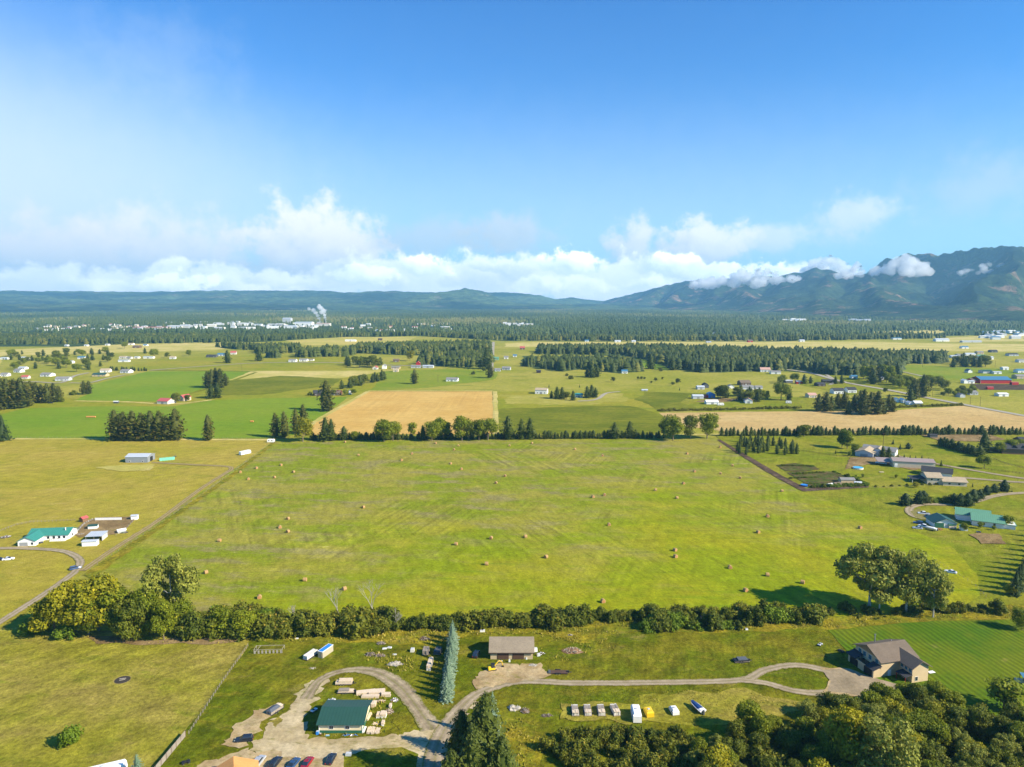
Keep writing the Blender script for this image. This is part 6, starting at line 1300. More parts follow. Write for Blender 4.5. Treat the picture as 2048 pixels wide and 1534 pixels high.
# --- many plain buildings beyond: (name, u, v, width px, hdg, depth m, h, rise, wall, roof, label)
FB = [
('house', 0, 753, 14, 6, 10, 3.2, 2, 'white', 'r_grsh', 'white house with grey roof cut by the left edge in the hamlet'), ('house', 27, 745, 15, -8, 10, 3.2, 2.4, 'white', 'r_grsh', 'white house with a light grey roof in the left hamlet'),
('house', 42, 758, 13, 10, 9, 3, 2, 'offwhite', 'redroof', 'house with a red roof above the pine grove'), ('house', 80, 753, 22, -6, 12, 3.2, 2.2, 'white', 'r_grsh', 'white house with long grey roof left of the grey one'),
('house', 110, 762, 26, 8, 12, 3.2, 2.4, 'lgrey', 'r_grsh', 'wide grey house nearest the crop field in the hamlet'), ('house', 184, 753, 28, 0, 11, 3, 1.8, 'tan', 'r_green', 'low house with a dark green roof in the hamlet'),
('house', 200, 745, 18, 10, 11, 3.4, 2.4, 'white', 'r_tan', 'white house with a tan roof above the green roofed one'), ('house', 240, 746, 20, -10, 11, 3.4, 2.4, 'white', 'r_grsh', 'white house with two grey gables by the windbreak'),
('house', 38, 719, 16, 0, 10, 3, 2, 'white', 'r_grey', 'pale house at the left rear of the hamlet'), ('house', 155, 718, 14, 5, 10, 3.2, 2, 'white', 'r_blue', 'bluish roofed house among the hamlet trees'), ('house', 128, 727, 16, 0, 10, 3, 2, 'white', 'r_grey', 'pale house in the middle of the hamlet trees'),
('house', 36, 739, 14, 0, 10, 3, 1.5, 'white', 'r_grey', 'white low building left in the hamlet'), ('shed', 0, 719, 14, 0, 10, 3, 1, 'white', 'r_grey', 'long white shed at the left edge behind the hamlet'),
('shed', 236, 724, 21, 2, 9, 3, 1, 'white', 'r_grey', 'long white shed in front of the far white houses'), ('house', 238, 717, 14, 0, 9, 3, 1.6, 'white', 'r_tan', 'white house behind the long white shed'), ('house', 252, 718, 10, 0, 9, 3, 1.6, 'offwhite', 'r_grsh', 'small grey roofed house behind the long white shed'),
('shed', 286, 717, 21, -2, 8, 3.2, .8, 'white', 'r_grey', 'long white shed left of the big round tree'), ('house', 339, 718, 11, 10, 9, 3.2, 1.8, 'white', 'r_tan', 'small white house right of the dark round tree'), ('shed', 268, 717, 9, 0, 8, 3, .8, 'white', 'r_grey', 'short white shed left of the long one'),
('house', 412, 715, 20, 0, 12, 3, 2.4, 'dgrey', 'r_dk', 'low house with a black roof in the dry field'), ('house', 434, 712, 17, -4, 11, 3.4, 2.2, 'white', 'r_blue', 'white house with a pale blue roof behind the black roofed one'), ('house', 461, 709, 11, 10, 10, 4, 3, 'offwhite', 'redroof', 'house with a pink-red roof at the forest edge'),
('shed', 129, 692.5, 6, 0, 8, 3, 1, 'white', 'r_grey', 'tiny white shed in the far dry field'), ('shed', 168, 692.5, 7, 0, 8, 3, 1, 'white', 'r_grey', 'second tiny white shed in the far dry field'), ('house', 210, 691, 7, 0, 9, 3, 1, 'white', 'r_grey', 'tiny white house at the far forest edge'), ('house', 256, 690, 10, 0, 10, 3.4, 1.5, 'white', 'r_tan', 'white house at the far forest edge left of the brown one'), ('house', 265, 696, 14, 0, 12, 3.6, 2.4, 'logs', 'r_dbrown', 'brown house at the far forest edge'), ('house', 286, 692, 8, 0, 9, 3, 1.5, 'white', 'r_blue', 'pale house right of the brown one at the forest edge'),
('barn', 314, 808, 26, -14, 13, 3.4, 2.6, 'offwhite', 'redroof', 'pale barn with a brown-red roof between the two crop fields'), ('house', 358, 802, 13, -20, 11, 4, 3, 'pinkl', 'redroof', 'pink gabled house with a red roof between the crop fields'),
('shed', 227, 807, 9, 0, 3, 2.2, .4, 'dgrey', 'white', 'black and white hut on the strip between the crop fields'),
('house', 628, 792, 20, 20, 14, 3.2, 3, 'dbrown', 'r_dk', 'dark brown farmhouse with a steep black roof'), ('house', 658, 791, 22, -6, 12, 3.2, 2.6, 'logs', 'r_dbrown', 'dark red-brown barn right of the black roofed farmhouse'), ('shed', 698, 789, 6, 20, 6, 3, 2, 'white', 'white', 'small white gabled shed at the end of the farm yard'),
('house', 892, 763, 24, -6, 12, 3.4, 1.8, 'white', 'r_grsh', 'white farmhouse alone in the green field behind the wheat'), ('house', 577, 724, 15, 0, 11, 3.6, 1.6, 'white', 'r_grsh', 'white gabled farm shed left by the gravel lane'), ('house', 598, 723, 16, 0, 11, 3.4, 1.6, 'white', 'r_grsh', 'second white farm shed by the gravel lane'), ('shed', 612, 722, 15, 0, 9, 3, 1, 'offwhite', 'r_dbrown', 'long low shed right of the white farm sheds'),
('house', 745, 739, 10, 0, 10, 3, 2.4, 'offwhite', 'redroof', 'low house with a bright red roof at the lane'), ('house', 764, 738, 8, 0, 9, 5, 3, 'white', 'r_grsh', 'tall narrow white house at the lane'), ('shed', 786, 744, 11, 0, 6, 4, .6, 'lumber', 'lumber', 'straw coloured stack of bales by the lane'), ('house', 782, 738, 18, 0, 9, 3, 1, 'tan', 'r_grsh', 'low tan building in the hamlet by the lane'),
('house', 786, 724, 12, 0, 9, 3.6, 2, 'rust', 'r_dbrown', 'brown cabin in the yellow clearing'), ('house', 822, 736, 20, 0, 10, 3, 1.6, 'lgrey', 'r_grsh', 'grey house with a silver roof by the grove'), ('shed', 845, 736, 22, -3, 12, 3.4, 1.2, 'lgrey', 'r_grey', 'long grey shed by the grove'), ('house', 832, 732, 8, 0, 9, 5, 3, 'redw', 'redroof', 'small red barn at the foot of the grove'),
('house', 690, 683, 22, 0, 12, 3.4, 1.4, 'white', 'white', 'white farm building in the far yellow field'), ('house', 756, 684 - 3, 8, 0, 9, 5, 1, 'brown', 'r_dk', 'dark narrow building at the edge of the far yellow field'),
('house', 987, 720, 11, 0, 10, 3.6, 2, 'mint', 'r_mint', 'light green roofed house right of the lane'), ('house', 1008, 718, 9, 0, 10, 3.6, 2, 'white', 'r_grsh', 'white house right of the light green roofed one'), ('house', 990, 743, 12, 8, 10, 3, 1.8, 'lgrey', 'r_grsh', 'grey house at the lane crossing'), ('house', 1004, 740, 17, -8, 11, 3.4, 2, 'lgrey', 'r_grsh', 'larger grey house at the lane crossing'),
('house', 1026, 714, 8, 0, 9, 3, 2, 'white', 'r_blue', 'small white house before the grove'), ('house', 1040, 699, 10, 0, 9, 4, 3.4, 'logs', 'redroof', 'steep roofed brown house at the forest left end'), ('shed', 1073, 746, 9, 0, 8, 3, 1.4, 'dbrown', 'r_dk', 'dark brown shed at the foot of the middle grove'),
('house', 1070, 788, 25, -10, 12, 5, 2, 'white', 'r_tan', 'white two storey house with a tan roof in the yellow pasture'), ('house', 1150, 795, 16, 0, 9, 3, 1.6, 'white', 'teal', 'white house with a teal roof between the pine clumps'), ('house', 1244, 747, 12, 0, 9, 3.6, 2, 'white', 'r_blue', 'white house with a pale blue roof at the grove edge'),
('shed', 1284, 782, 12, 0, 5, 1.2, .8, 'lgrey', 'r_grey', 'low pale tent-like shelter in the middle of the pasture'), ('barn', 1386, 798, 22, -2, 9, 3.2, 1.6, 'lgrey', 'r_grey', 'long barn with a silver roof left of the blue roofed one'), ('barn', 1417, 796, 14, 0, 10, 4.5, 1.8, 'bluet', 'r_blue', 'barn with a bright blue roof by the dark trees'), ('shed', 1408, 796, 9, 0, 6, 2.8, 1, 'redw', 'redroof', 'small red shed between silver and blue barns'),
('greenhouse', 1413, 809, 25, 0, 9, 2.8, 1.8, 'white', 'white', 'long white hoop greenhouse by the soil paddock'), ('barn', 1395, 779, 15, 0, 9, 3, 1.6, 'lgrey', 'r_grey', 'silver roofed barn left of the black one'), ('barn', 1407, 776, 11, 0, 10, 3.8, 2.4, 'dgrey', 'r_dk', 'black hoop shaped barn in the middle pasture'),
('house', 1490, 807, 15, -10, 11, 3.4, 2.4, 'white', 'pinkroof', 'white house with a pink roof among dark trees'), ('house', 1482, 771, 22, 8, 12, 3.6, 3, 'brown', 'r_dbrown', 'brown roofed house above the dark trees'), ('barn', 1484, 779, 25, 0, 11, 3.2, 1.8, 'lgrey', 'r_grsh', 'grey roofed barn below the brown house'), ('shed', 1512, 778, 14, 0, 9, 2.6, 1.4, 'lgrey', 'r_grsh', 'grey roofed wing right of the grey barn'), ('house', 1458, 777, 11, 0, 9, 3, 1.6, 'white', 'r_grsh', 'pale low house left of the brown roofed house'),
('house', 1521, 744, 20, -8, 11, 4, 3, 'white', 'pinkroof', 'white house with a pink-brown roof in front of the forest'), ('barn', 1542, 748, 20, -6, 10, 3.4, 1.6, 'white', 'r_grsh', 'white barn right of the pink-brown roofed house'), ('shed', 1572, 766, 15, 6, 9, 3, 1, 'dgrey', 'r_grey', 'shed with a pale blue-grey roof between small trees'), ('shed', 1593, 768, 12, -6, 8, 3.4, 1, 'redw', 'r_grey', 'bright red shed right of the pale roofed one'),
('house', 1636, 773, 17, 8, 10, 3, 2, 'dbrown', 'r_dk', 'black cabin nearest the county road'), ('house', 1646, 766, 24, -8, 10, 3, 1.8, 'dbrown', 'r_dk', 'long dark cabin behind the black one'), ('house', 1618, 796, 17, 4, 10, 3.6, 1.8, 'cream', 'pinkroof', 'cream house left of the island grove'), ('house', 1668, 788, 22, 0, 12, 4, 2.8, 'white', 'r_dk', 'dark roofed house behind the island grove'), ('house', 1696, 786, 18, 0, 12, 4, 2.8, 'white', 'r_dk', 'second dark roofed house behind the island grove'),
('barn', 1779, 761, 20, -16, 12, 4, 1.8, 'white', 'r_blue', 'white barn with a blue roof behind the roadside trees'), ('house', 1756, 760, 12, 0, 9, 3, 1.6, 'white', 'r_grey', 'pale house left of the blue roofed barn'), ('house', 1704, 757, 12, 0, 9, 3, 1.6, 'white', 'r_blue', 'pale house at the county road by the forest'),
('shed', 1792, 805, 6, 0, 6, 3.4, 1.6, 'white', 'white', 'narrow white shed by the road bend'), ('shed', 1804, 806, 8, 0, 7, 3.4, 1.6, 'white', 'white', 'white shed right of the narrow one'), ('house', 1818, 810, 11, 0, 8, 2.4, 1.2, 'white', 'r_grey', 'low white house in front of the tall pines'), ('house', 1830, 811, 15, -4, 9, 2.8, 1.8, 'white', 'white', 'white house with a white roof by the county road'),
('house', 1940, 790, 17, 0, 11, 3, 1.8, 'lgrey', 'r_grsh', 'pale roofed house among the low trees'), ('house', 1920, 795, 11, 0, 9, 3, 1.6, 'lgrey', 'r_grsh', 'small grey house below the low trees'), ('barn', 1998, 793, 20, 0, 9, 3, 1, 'white', 'white', 'long white shed below the red barn'), ('shed', 1928, 767, 9, 0, 8, 4, 1.6, 'white', 'white', 'small white shed left of the red barn'), ('shed', 1938, 767, 12, 0, 8, 3, 1, 'white', 'r_grey', 'white shed touching the red barn'),
('house', 1936, 746, 9, 0, 9, 3.4, 2.6, 'white', 'r_grsh', 'white gabled house left of the green roofed barn'), ('barn', 1966, 747, 20, 0, 12, 3.6, 1.6, 'lgrey', 'r_green', 'low barn with a dark green roof above the red barn'), ('shed', 1988, 748, 16, 0, 8, 3, .8, 'white', 'r_grey', 'row-like white shed right of the green roofed barn'), ('shed', 2006, 740, 12, 0, 8, 4, .8, 'white', 'white', 'white shed in the pasture above the red barn'), ('house', 2034, 758, 18, 0, 12, 4, 2.2, 'tan', 'r_grsh', 'tan house with a grey roof at the right edge'), ('house', 2036, 746, 16, 0, 11, 4, 2, 'white', 'r_blue', 'white house with a blue roof at the right edge'), ('house', 2038, 725, 12, 0, 11, 4, 2, 'white', 'r_grsh', 'white house at the right edge above the pasture'),
('barn', 1903, 716, 14, 0, 12, 3.6, 1.6, 'white', 'r_grey', 'leftmost building of the white farm by the far grove'), ('house', 1916, 714, 16, 0, 12, 4, 2, 'lgrey', 'r_grsh', 'grey roofed building of the white farm'), ('barn', 1932, 713, 20, 0, 13, 5, 2, 'white', 'r_grey', 'tall white barn in the middle of the white farm'), ('barn', 1958, 719, 16, 0, 13, 6, 3, 'white', 'r_mint', 'largest white barn with pale green roof of the white farm'), ('shed', 1976, 719, 12, 0, 10, 4, 2, 'white', 'r_grey', 'rightmost white shed of the white farm'), ('shed', 1934, 720, 14, 0, 9, 3, 1, 'white', 'white', 'low white shed in front of the white farm'),
('barn', 1872, 683, 28, 0, 16, 5, 3.4, 'white', 'r_grey', 'large arched white arena beyond the dry fields'), ('shed', 1925, 685, 42, 3, 12, 4, 1, 'lgrey', 'r_grey', 'very long pale shed right of the white arena'), ('shed', 1786, 679, 18, 0, 12, 4, 1.4, 'white', 'r_blue', 'pale blue roofed shed beyond the large forest'), ('shed', 1762, 676, 12, 0, 10, 4, 1.4, 'white', 'r_grey', 'white shed beyond the large forest'), ('house', 1924, 697, 14, 0, 11, 3.6, 2, 'white', 'r_blue', 'blue-grey house in the pasture before the long pale shed'),
('house', 1600, 683.5, 10, 0, 10, 4, 2, 'white', 'r_grey', 'white house on the far dry field above the forest'), ('shed', 1413, 685.5, 10, 0, 8, 3, 1, 'lgrey', 'r_grey', 'low grey shed in the far dry strip'), ('house', 1496, 684.5, 10, 0, 10, 4, 3, 'redw', 'r_dbrown', 'red-brown barn in the far dry strip'), ('house', 1230, 684.5, 12, 0, 10, 3.6, 2, 'white', 'r_grey', 'pale house in the gap of the far strip'), ('shed', 1170, 683.5, 8, 0, 9, 3.4, 2, 'white', 'r_blue', 'small pale building left in the far strip'), ('shed', 1264, 684.5, 8, 0, 9, 3.4, 2, 'white', 'r_grey', 'white shed in the far strip'),
('house', 1955, 708, 13, 0, 11, 4, 2, 'tan', 'r_grsh', 'tan house above the white farm'), ('house', 1982, 705, 14, 0, 11, 3.6, 2, 'dgrey', 'r_dk', 'dark house above the white farm'), ('house', 2018, 712, 20, 0, 12, 3.6, 2, 'lgrey', 'r_dk', 'dark roofed house by the trees near the right edge'),
]
for (nm, u, v, wpx, hd, dp, h, rise, wl, rf, lb) in FB:
    Lw = wpx * MPP(v) * .96; ax = 'x' if Lw > dp * .8 else 'y'
    dr = (('F', Lw * .5, min(2.6, Lw * .3), min(2.4, h * .75), ('dgrey', 'grey'), 'door'),) if Lw > 7 and wl not in ('dgrey', 'dbrown') else ()
    wn = (('F', Lw * .22, 1.0, 1.3, 1.1), ('F', Lw * .8, 1.0, 1.3, 1.1)) if nm == 'house' and v > 700 and Lw > 9 else ()
    house(nm, G(u, v), hd, Lw, dp, h, rise, wl, rf, lb, {'greenhouse': 'greenhouse'}.get(nm, nm), .4, ax, wn, dr)
# --- far town beyond the forest belt
rt = random.Random(77)
def town(n, box, wl, rf, wr, dr, hr, lb, grp, seed):
    rs = random.Random(seed)
    for i in range(n):
        u = rs.uniform(box[0], box[1]); v = rs.uniform(box[2], box[3]); p = G(u, v)
        L_, D_, h = rs.uniform(*wr), rs.uniform(*dr), rs.uniform(*hr)
        t = thing('building', tuple(p), R(rs.choice((0, 0, 90, 10, -12))), lb, 'building', grp)
        b = MB(); gable_body(b, 0, L_, 0, D_, -.2, h, h * .2); b.build('wall', M[rs.choice(wl)], t)
        r = MB(); gable_roof(r, 0, L_, 0, D_, h - .2, h * .2, .4); r.build('roof', M[rs.choice(rf)], t)
town(46, (40, 330, 651, 664), ['white', 'white', 'offwhite', 'pinkl'], ['r_grey', 'r_tan', 'white', 'redroof'], (12, 30), (10, 16), (5, 8), 'pale building in the left part of the distant town', 'buildings in the left part of the distant town', 1)
town(44, (330, 640, 647, 660), ['white', 'white', 'offwhite'], ['r_grey', 'white', 'lgrey'], (18, 55), (12, 24), (6, 11), 'pale building in the middle part of the distant town, left of the steam', 'buildings in the middle part of the distant town', 2)
town(26, (680, 910, 649, 667), ['white', 'offwhite', 'beige'], ['r_grey', 'white', 'redroof'], (12, 26), (10, 16), (5, 9), 'pale building in the part of the distant town right of the steam', 'buildings right of the steam', 3)
town(10, (1000, 1060, 648, 654), ['white', 'offwhite'], ['r_grey', 'white'], (14, 30), (10, 16), (6, 9), 'pale building in the forest clearing at the centre of the far plain', 'buildings in the far forest clearing', 4)
town(9, (1560, 1600, 640, 643), ['white'], ['white', 'r_grey'], (20, 50), (12, 20), (6, 9), 'white building at the foot of the mountain', 'buildings at the mountain foot', 5)
town(10, (1690, 1730, 641, 643), ['white', 'lgrey'], ['r_grey'], (20, 40), (12, 20), (6, 9), 'white building at the foot of the mountain', 'buildings at the mountain foot', 6)
town(40, (1960, 2080, 662, 680), ['white', 'white', 'lgrey'], ['r_grey', 'white', 'r_blue'], (14, 34), (10, 18), (4, 8), 'pale building of the settlement at the far right edge', 'buildings of the far right settlement', 7)
for (u, v, L_, D_, h, w, rf, lb) in ((272, 659, 125, 30, 9, 'pinkl', 'redroof', 'long warehouse with a red roof in the distant town'), (335, 656, 60, 30, 9, 'white', 'white', 'long white warehouse right of the red roofed one'), (590, 652, 75, 40, 16, 'white', 'r_grey', 'wide white mill hall left of the steam plumes'), (632, 652, 60, 30, 11, 'offwhite', 'pinkroof', 'brownish mill hall below the steam plumes'), (565, 648, 40, 30, 26, 'lgrey', 'r_grey', 'tall grey mill tower left of the wide hall'), (838, 650, 155, 35, 8, 'cream', 'r_tan', 'very long pale warehouse at the forest right of the steam')):
    house('warehouse', G(u, v), 0, L_, D_, h, h * .15, w, rf, lb, 'warehouse', .5)
for u, lb in ((640, 'left chimney stack giving off steam at the mill'), (652, 'right chimney stack giving off steam at the mill')):
    p = G(u, 651); t = thing('smokestack', tuple(p), 0, lb, 'smokestack'); b = MB(); b.tube((0, 0, 0), (0, 0, 22), 2.2, 1.5, 10); b.build('stack', M['lgrey'], t)
    b = MB(); b.tube((0, 0, 22.02), (0, 0, 23), 1.8, 1.8, 10); b.build('rim', M['dgrey'], t)


# ------------------------------------------------------------------ round bales
bale_px = [(689, 1178), (610, 1160), (519, 1195), (412, 1145), (973, 1128), (1092, 1114), (1051, 1073), (982, 1076), (912, 1088), (727, 1014), (576, 1037), (560, 1054), (576, 1063), (439, 1081), (1218, 1049), (1350, 1100), (1351, 1113), (1460, 1135), (1535, 1150), (1605, 1165),
 (1491, 1181), (1516, 1064), (1535, 1032), (1720, 1055), (1564, 984), (1565 - 85, 958), (1441, 949), (1465, 933), (1389, 945), (1367, 969), (1354, 998), (1311, 982), (1209, 992), (1186, 996), (992, 968), (1010, 954), (923, 940), (901, 929), (908, 901), (917, 893), (871, 888), (803, 922), (824, 909), (717, 912),
 (587, 946), (562, 932), (549, 957), (513, 938), (497, 960), (481, 946), (1019, 893), (1064, 888), (1150, 900), (1205, 913), (1374, 909), (1206, 1203), (690, 886), (1440, 896)]
rb2 = random.Random(9)
def bale_meshes(seed):
    rs = random.Random(seed); n = 20; r, hw = .88, .74; vs, fs = [], []
    prof = [(-hw, r * .55), (-hw * .99, r * .90), (-hw * .9, r * .99), (-hw * .3, r * 1.0), (hw * .3, r * 1.01), (hw * .9, r * .99), (hw * .99, r * .90), (hw, r * .55)]
    for (y, q) in prof:
        for i in range(n):
            a = 2 * math.pi * i / n; k = q * (1 + rs.uniform(-.025, .03)); z = r * .96 + math.sin(a) * k
            vs.append((math.cos(a) * k, y + rs.uniform(-.02, .02), max(z, 0.0)))
    for j in range(len(prof) - 1):
        for i in range(n): a, b = j * n + i, j * n + (i + 1) % n; fs.append((a, b, b + n, a + n))
    me = bpy.data.meshes.new('roll'); me.from_pydata(vs, [], fs); me.materials.append(M['hay']); me.flip_normals(); me.update()
    ends = []
    for y, q in ((-hw, r * .57), (hw, r * .57)):
        mb = MB(); ring = [(math.cos(2 * math.pi * i / n) * q, y * .99, r * .96 + math.sin(2 * math.pi * i / n) * q) for i in range(n)]; ring2 = [(p[0] * .9, y * 1.04, (p[2] - r * .96) * .9 + r * .96) for p in ring]
        mb.hull(ring, ring2); ends.append(mb.mesh('end_face', M['hayend']))
    return me, ends
BM = [bale_meshes(s) for s in range(3)]
srt = sorted(range(len(bale_px)), key=lambda i: bale_px[i][0])
def band(v): return 'nearest strip' if v > 1090 else 'middle strip' if v > 975 else 'far strip'
cnt = {}
for i in srt:
    u, v = bale_px[i]; p = G(u, v + 3 * (v > 1000)); bd = band(v); cnt[bd] = cnt.get(bd, 0) + 1
    t = thing('hay_bale', tuple(p), rb2.choice((R(rb2.uniform(-30, 30)), R(rb2.uniform(60, 120)), R(rb2.uniform(-60, 60)))), f'round hay bale, number {cnt[bd]} from the left in the {bd} of the mown field', 'hay bale', 'round hay bales scattered over the mown field', (.98,) * 3)
    me, ends = rb2.choice(BM); link('roll', me, t)
    for e in ends: link('end_face', e, t)
for u, v, lb in ((182, 835, 'row of stacked bales on the left green crop field'), (510, 844, 'orange bale lying on the right side of the green crop field')):
    p = G(u, v); t = thing('bale_stack', tuple(p), 0, lb, 'bale stack'); b = MB()
    for k in range(6 if u < 300 else 2): b.tube((k * 1.5 - 4, -.7, .8), (k * 1.5 - 2.6, -.7, .8), .8, .8, 10)
    b.build('bales', M['orange'], t)

# ------------------------------------------------------------------ vehicles (built along +x, nose at +x)
def wheels(t, xs, w, r=.34, th=.24):
    for x in xs:
        for s in (-1, 1):
            b = MB(); b.tube((x, s * w - s * th, r), (x, s * w, r), r, r, 14); o = b.build('wheel', M['rubber'], t)
            c = MB(); c.tube((x, s * w - s * .04, r), (x, s * w + s * .015, r), r * .55, r * .5, 10); c.build('rim', M['chrome'], o)
def loft(mb, secs):
    """closed body through cross-sections (x, half width, z low, z high, top half width)"""
    L_ = []
    for (x, w, z0, z1, wt) in secs:
        zm = z0 + (z1 - z0) * .62
        L_.append([(x, -w * .9, z0), (x, w * .9, z0), (x, w, z0 + (z1 - z0) * .3), (x, w, zm), (x, wt, z1), (x, -wt, z1), (x, -w, zm), (x, -w, z0 + (z1 - z0) * .3)])
    b = len(mb.v); n = 8
    for s in L_: mb.v += s
    for i in range(len(L_) - 1):
        for k in range(n): a, c = b + i * n + k, b + i * n + (k + 1) % n; mb.f.append((a, c, c + n, a + n)); mb.m.append(mb.mi)
    mb.f.append(tuple(b + k for k in reversed(range(n)))); mb.f.append(tuple(b + (len(L_) - 1) * n + k for k in range(n))); mb.m += [mb.mi] * 2
def car(kind, pos, hdg, col, label, cat='car', name=None, sc=1.0):
    p = Vector(pos); t = thing(name or {'suv': 'suv', 'sedan': 'car', 'pickup': 'pickup_truck', 'van': 'van'}[kind], (p.x, p.y, .0), R(hdg), label, cat, None, (sc,) * 3)
    w = .92; b = MB()
    if kind == 'sedan':
        loft(b, [(-2.3, .70, .42, .78, .62), (-2.2, .84, .28, .92, .76), (-1.4, w, .24, .98, .80), (.8, w, .24, .96, .80), (1.9, .88, .26, .84, .74), (2.25, .78, .32, .70, .66), (2.32, .62, .40, .60, .55)])
        cab = [(-1.75, .72, .90, .96, .70), (-1.05, .74, .90, 1.38, .58), (.10, .74, .90, 1.42, .60), (.95, .72, .90, .95, .68)]; roof = (-.95, .05, 1.40); wx = (-1.38, 1.42)
    elif kind == 'suv':
        loft(b, [(-2.35, .74, .45, .95, .70), (-2.28, .88, .32, 1.08, .80), (-1.2, w + .02, .30, 1.10, .84), (.9, w + .02, .30, 1.08, .84), (1.9, .90, .32, .98, .78), (2.3, .80, .38, .82, .68), (2.36, .66, .45, .7, .6)])
        cab = [(-2.22, .78, 1.04, 1.10, .74), (-1.95, .78, 1.04, 1.68, .64), (.15, .78, 1.04, 1.72, .64), (1.0, .76, 1.02, 1.08, .72)]; roof = (-1.9, .12, 1.70); wx = (-1.42, 1.45)
    elif kind == 'van':
        loft(b, [(-2.5, .8, .4, 1.2, .8), (-2.4, .92, .3, 1.2, .9), (1.4, .95, .3, 1.2, .9), (2.3, .9, .35, 1.0, .8), (2.5, .75, .45, .8, .6)])
        cab = [(-2.4, .86, 1.15, 1.9, .78), (.8, .86, 1.15, 2.0, .78), (1.6, .84, 1.1, 1.2, .8)]; roof = (-2.3, .75, 1.96); wx = (-1.6, 1.5)
    else:
        loft(b, [(-2.85, .84, .45, .98, .80), (-2.8, .92, .40, 1.06, .86), (-.9, .95, .38, 1.08, .88), (1.0, .95, .38, 1.10, .88), (2.2, .92, .40, 1.02, .82), (2.7, .84, .45, .9, .74), (2.78, .7, .5, .8, .66)])
        cab = [(-1.0, .80, 1.05, 1.12, .76), (-.9, .80, 1.05, 1.74, .68), (.75, .80, 1.05, 1.78, .66), (1.4, .78, 1.05, 1.12, .74)]; roof = (-.86, .7, 1.76); wx = (-1.75, 1.75)
    b.build('body', M[col], t, False)
    g = MB(); loft(g, cab); g.build('windows', M['glass'], t)
    rw = cab[1][4] + .02; r = MB(); r.hull([(roof[0], -rw, roof[2] - .06), (roof[1], -rw, roof[2] - .04), (roof[1], rw, roof[2] - .04), (roof[0], rw, roof[2] - .06)], [(roof[0] + .06, -rw + .05, roof[2] + .03), (roof[1] - .05, -rw + .05, roof[2] + .05), (roof[1] - .05, rw - .05, roof[2] + .05), (roof[0] + .06, rw - .05, roof[2] + .03)]); r.build('roof', M[col], t)
    wheels(t, wx, w)
    if kind == 'pickup':
        q = MB(); q.box(-2.72, -1.1, -.74, .74, .8, 1.085 + .01); q.build('truck_bed', M['dgrey'], t)
    xf = {'sedan': 2.24, 'suv': 2.28, 'pickup': 2.68, 'van': 2.42}[kind]; xr = {'sedan': -2.27, 'suv': -2.33, 'pickup': -2.84, 'van': -2.47}[kind]; z = .58 if kind == 'sedan' else .72
    for s in (-1, 1):
        h = MB(); h.box(xf - .06, xf + .05, s * .56 - .14, s * .56 + .14, z, z + .16); h.build('headlight', M['lamp'], t)
        h = MB(); h.box(xr - .05, xr + .05, s * .62 - .1, s * .62 + .1, z + .08, z + .3); h.build('tail_light', M['tail'], t)
    return t
car('pickup', G(516, 1530), 80, 'silver', 'silver pickup truck, leftmost of the vehicles along the bottom edge', 'pickup truck')
car('suv', G(551, 1530), 80, 'dkcar', 'dark car second from the left along the bottom edge', 'car')
car('sedan', G(587, 1531), 76, 'bluecar', 'dark blue sedan left of the red car', 'car')
car('sedan', G(615, 1529), 80, 'redcar', 'dark red car parked at the bottom edge of the gravel yard', 'car')
car('sedan', G(662, 1522), 84, 'dkcar', 'black car parked apart, right of the red one', 'car')
car('suv', G(488, 1483), 190, 'dkcar', 'dark blue station wagon on the dirt left of the gravel yard', 'car')
car('suv', G(151, 1139), 42, 'bluecar', 'dark blue car driving on the curve of the left drive', 'car')
car('sedan', G(75, 1088), 35, 'dkcar', 'dark car parked right of the teal roofed house', 'car')
car('sedan', G(17, 1120), 22, 'whitecar', 'white car on the grass inside the left drive', 'car'); car('sedan', G(0, 1121), 5, 'dkcar', 'dark car at the left edge next to the white one', 'car')
car('suv', G(952, 1312), 80, 'dkcar', 'dark vehicle parked in the shade left of the tan garage', 'car')
car('pickup', G(1847, 1029), 160, 'whitecar', 'white pickup truck at the drive loop by the white house', 'pickup truck'); car('sedan', G(1856, 1034), 20, 'dkcar', 'dark car behind the white pickup truck', 'car')
car('suv', G(1836, 1048), 150, 'bluecar', 'blue car, highest of the three left of the green roofed garage', 'car'); car('pickup', G(1848, 1055), 130, 'whitecar', 'white pickup truck close to the green roofed garage', 'pickup truck'); car('sedan', G(1835, 1058), 160, 'silver', 'silver car lowest of the three left of the green roofed garage', 'car')
car('sedan', G(1901, 1146), 140, 'whitecar', 'white car alone on the pasture near the mown edge', 'car')
car('pickup', G(1762, 928), 150, 'whitecar', 'pale truck at the lean-to of the long barn', 'pickup truck', sc=1.3)
car('suv', G(102, 807), 10, 'dkcar', 'dark car at the foot of the left pine grove', 'car')
car('sedan', G(1996, 852 + 4), 150, 'dkcar', 'dark car on the county road at the right', 'car') if False else None

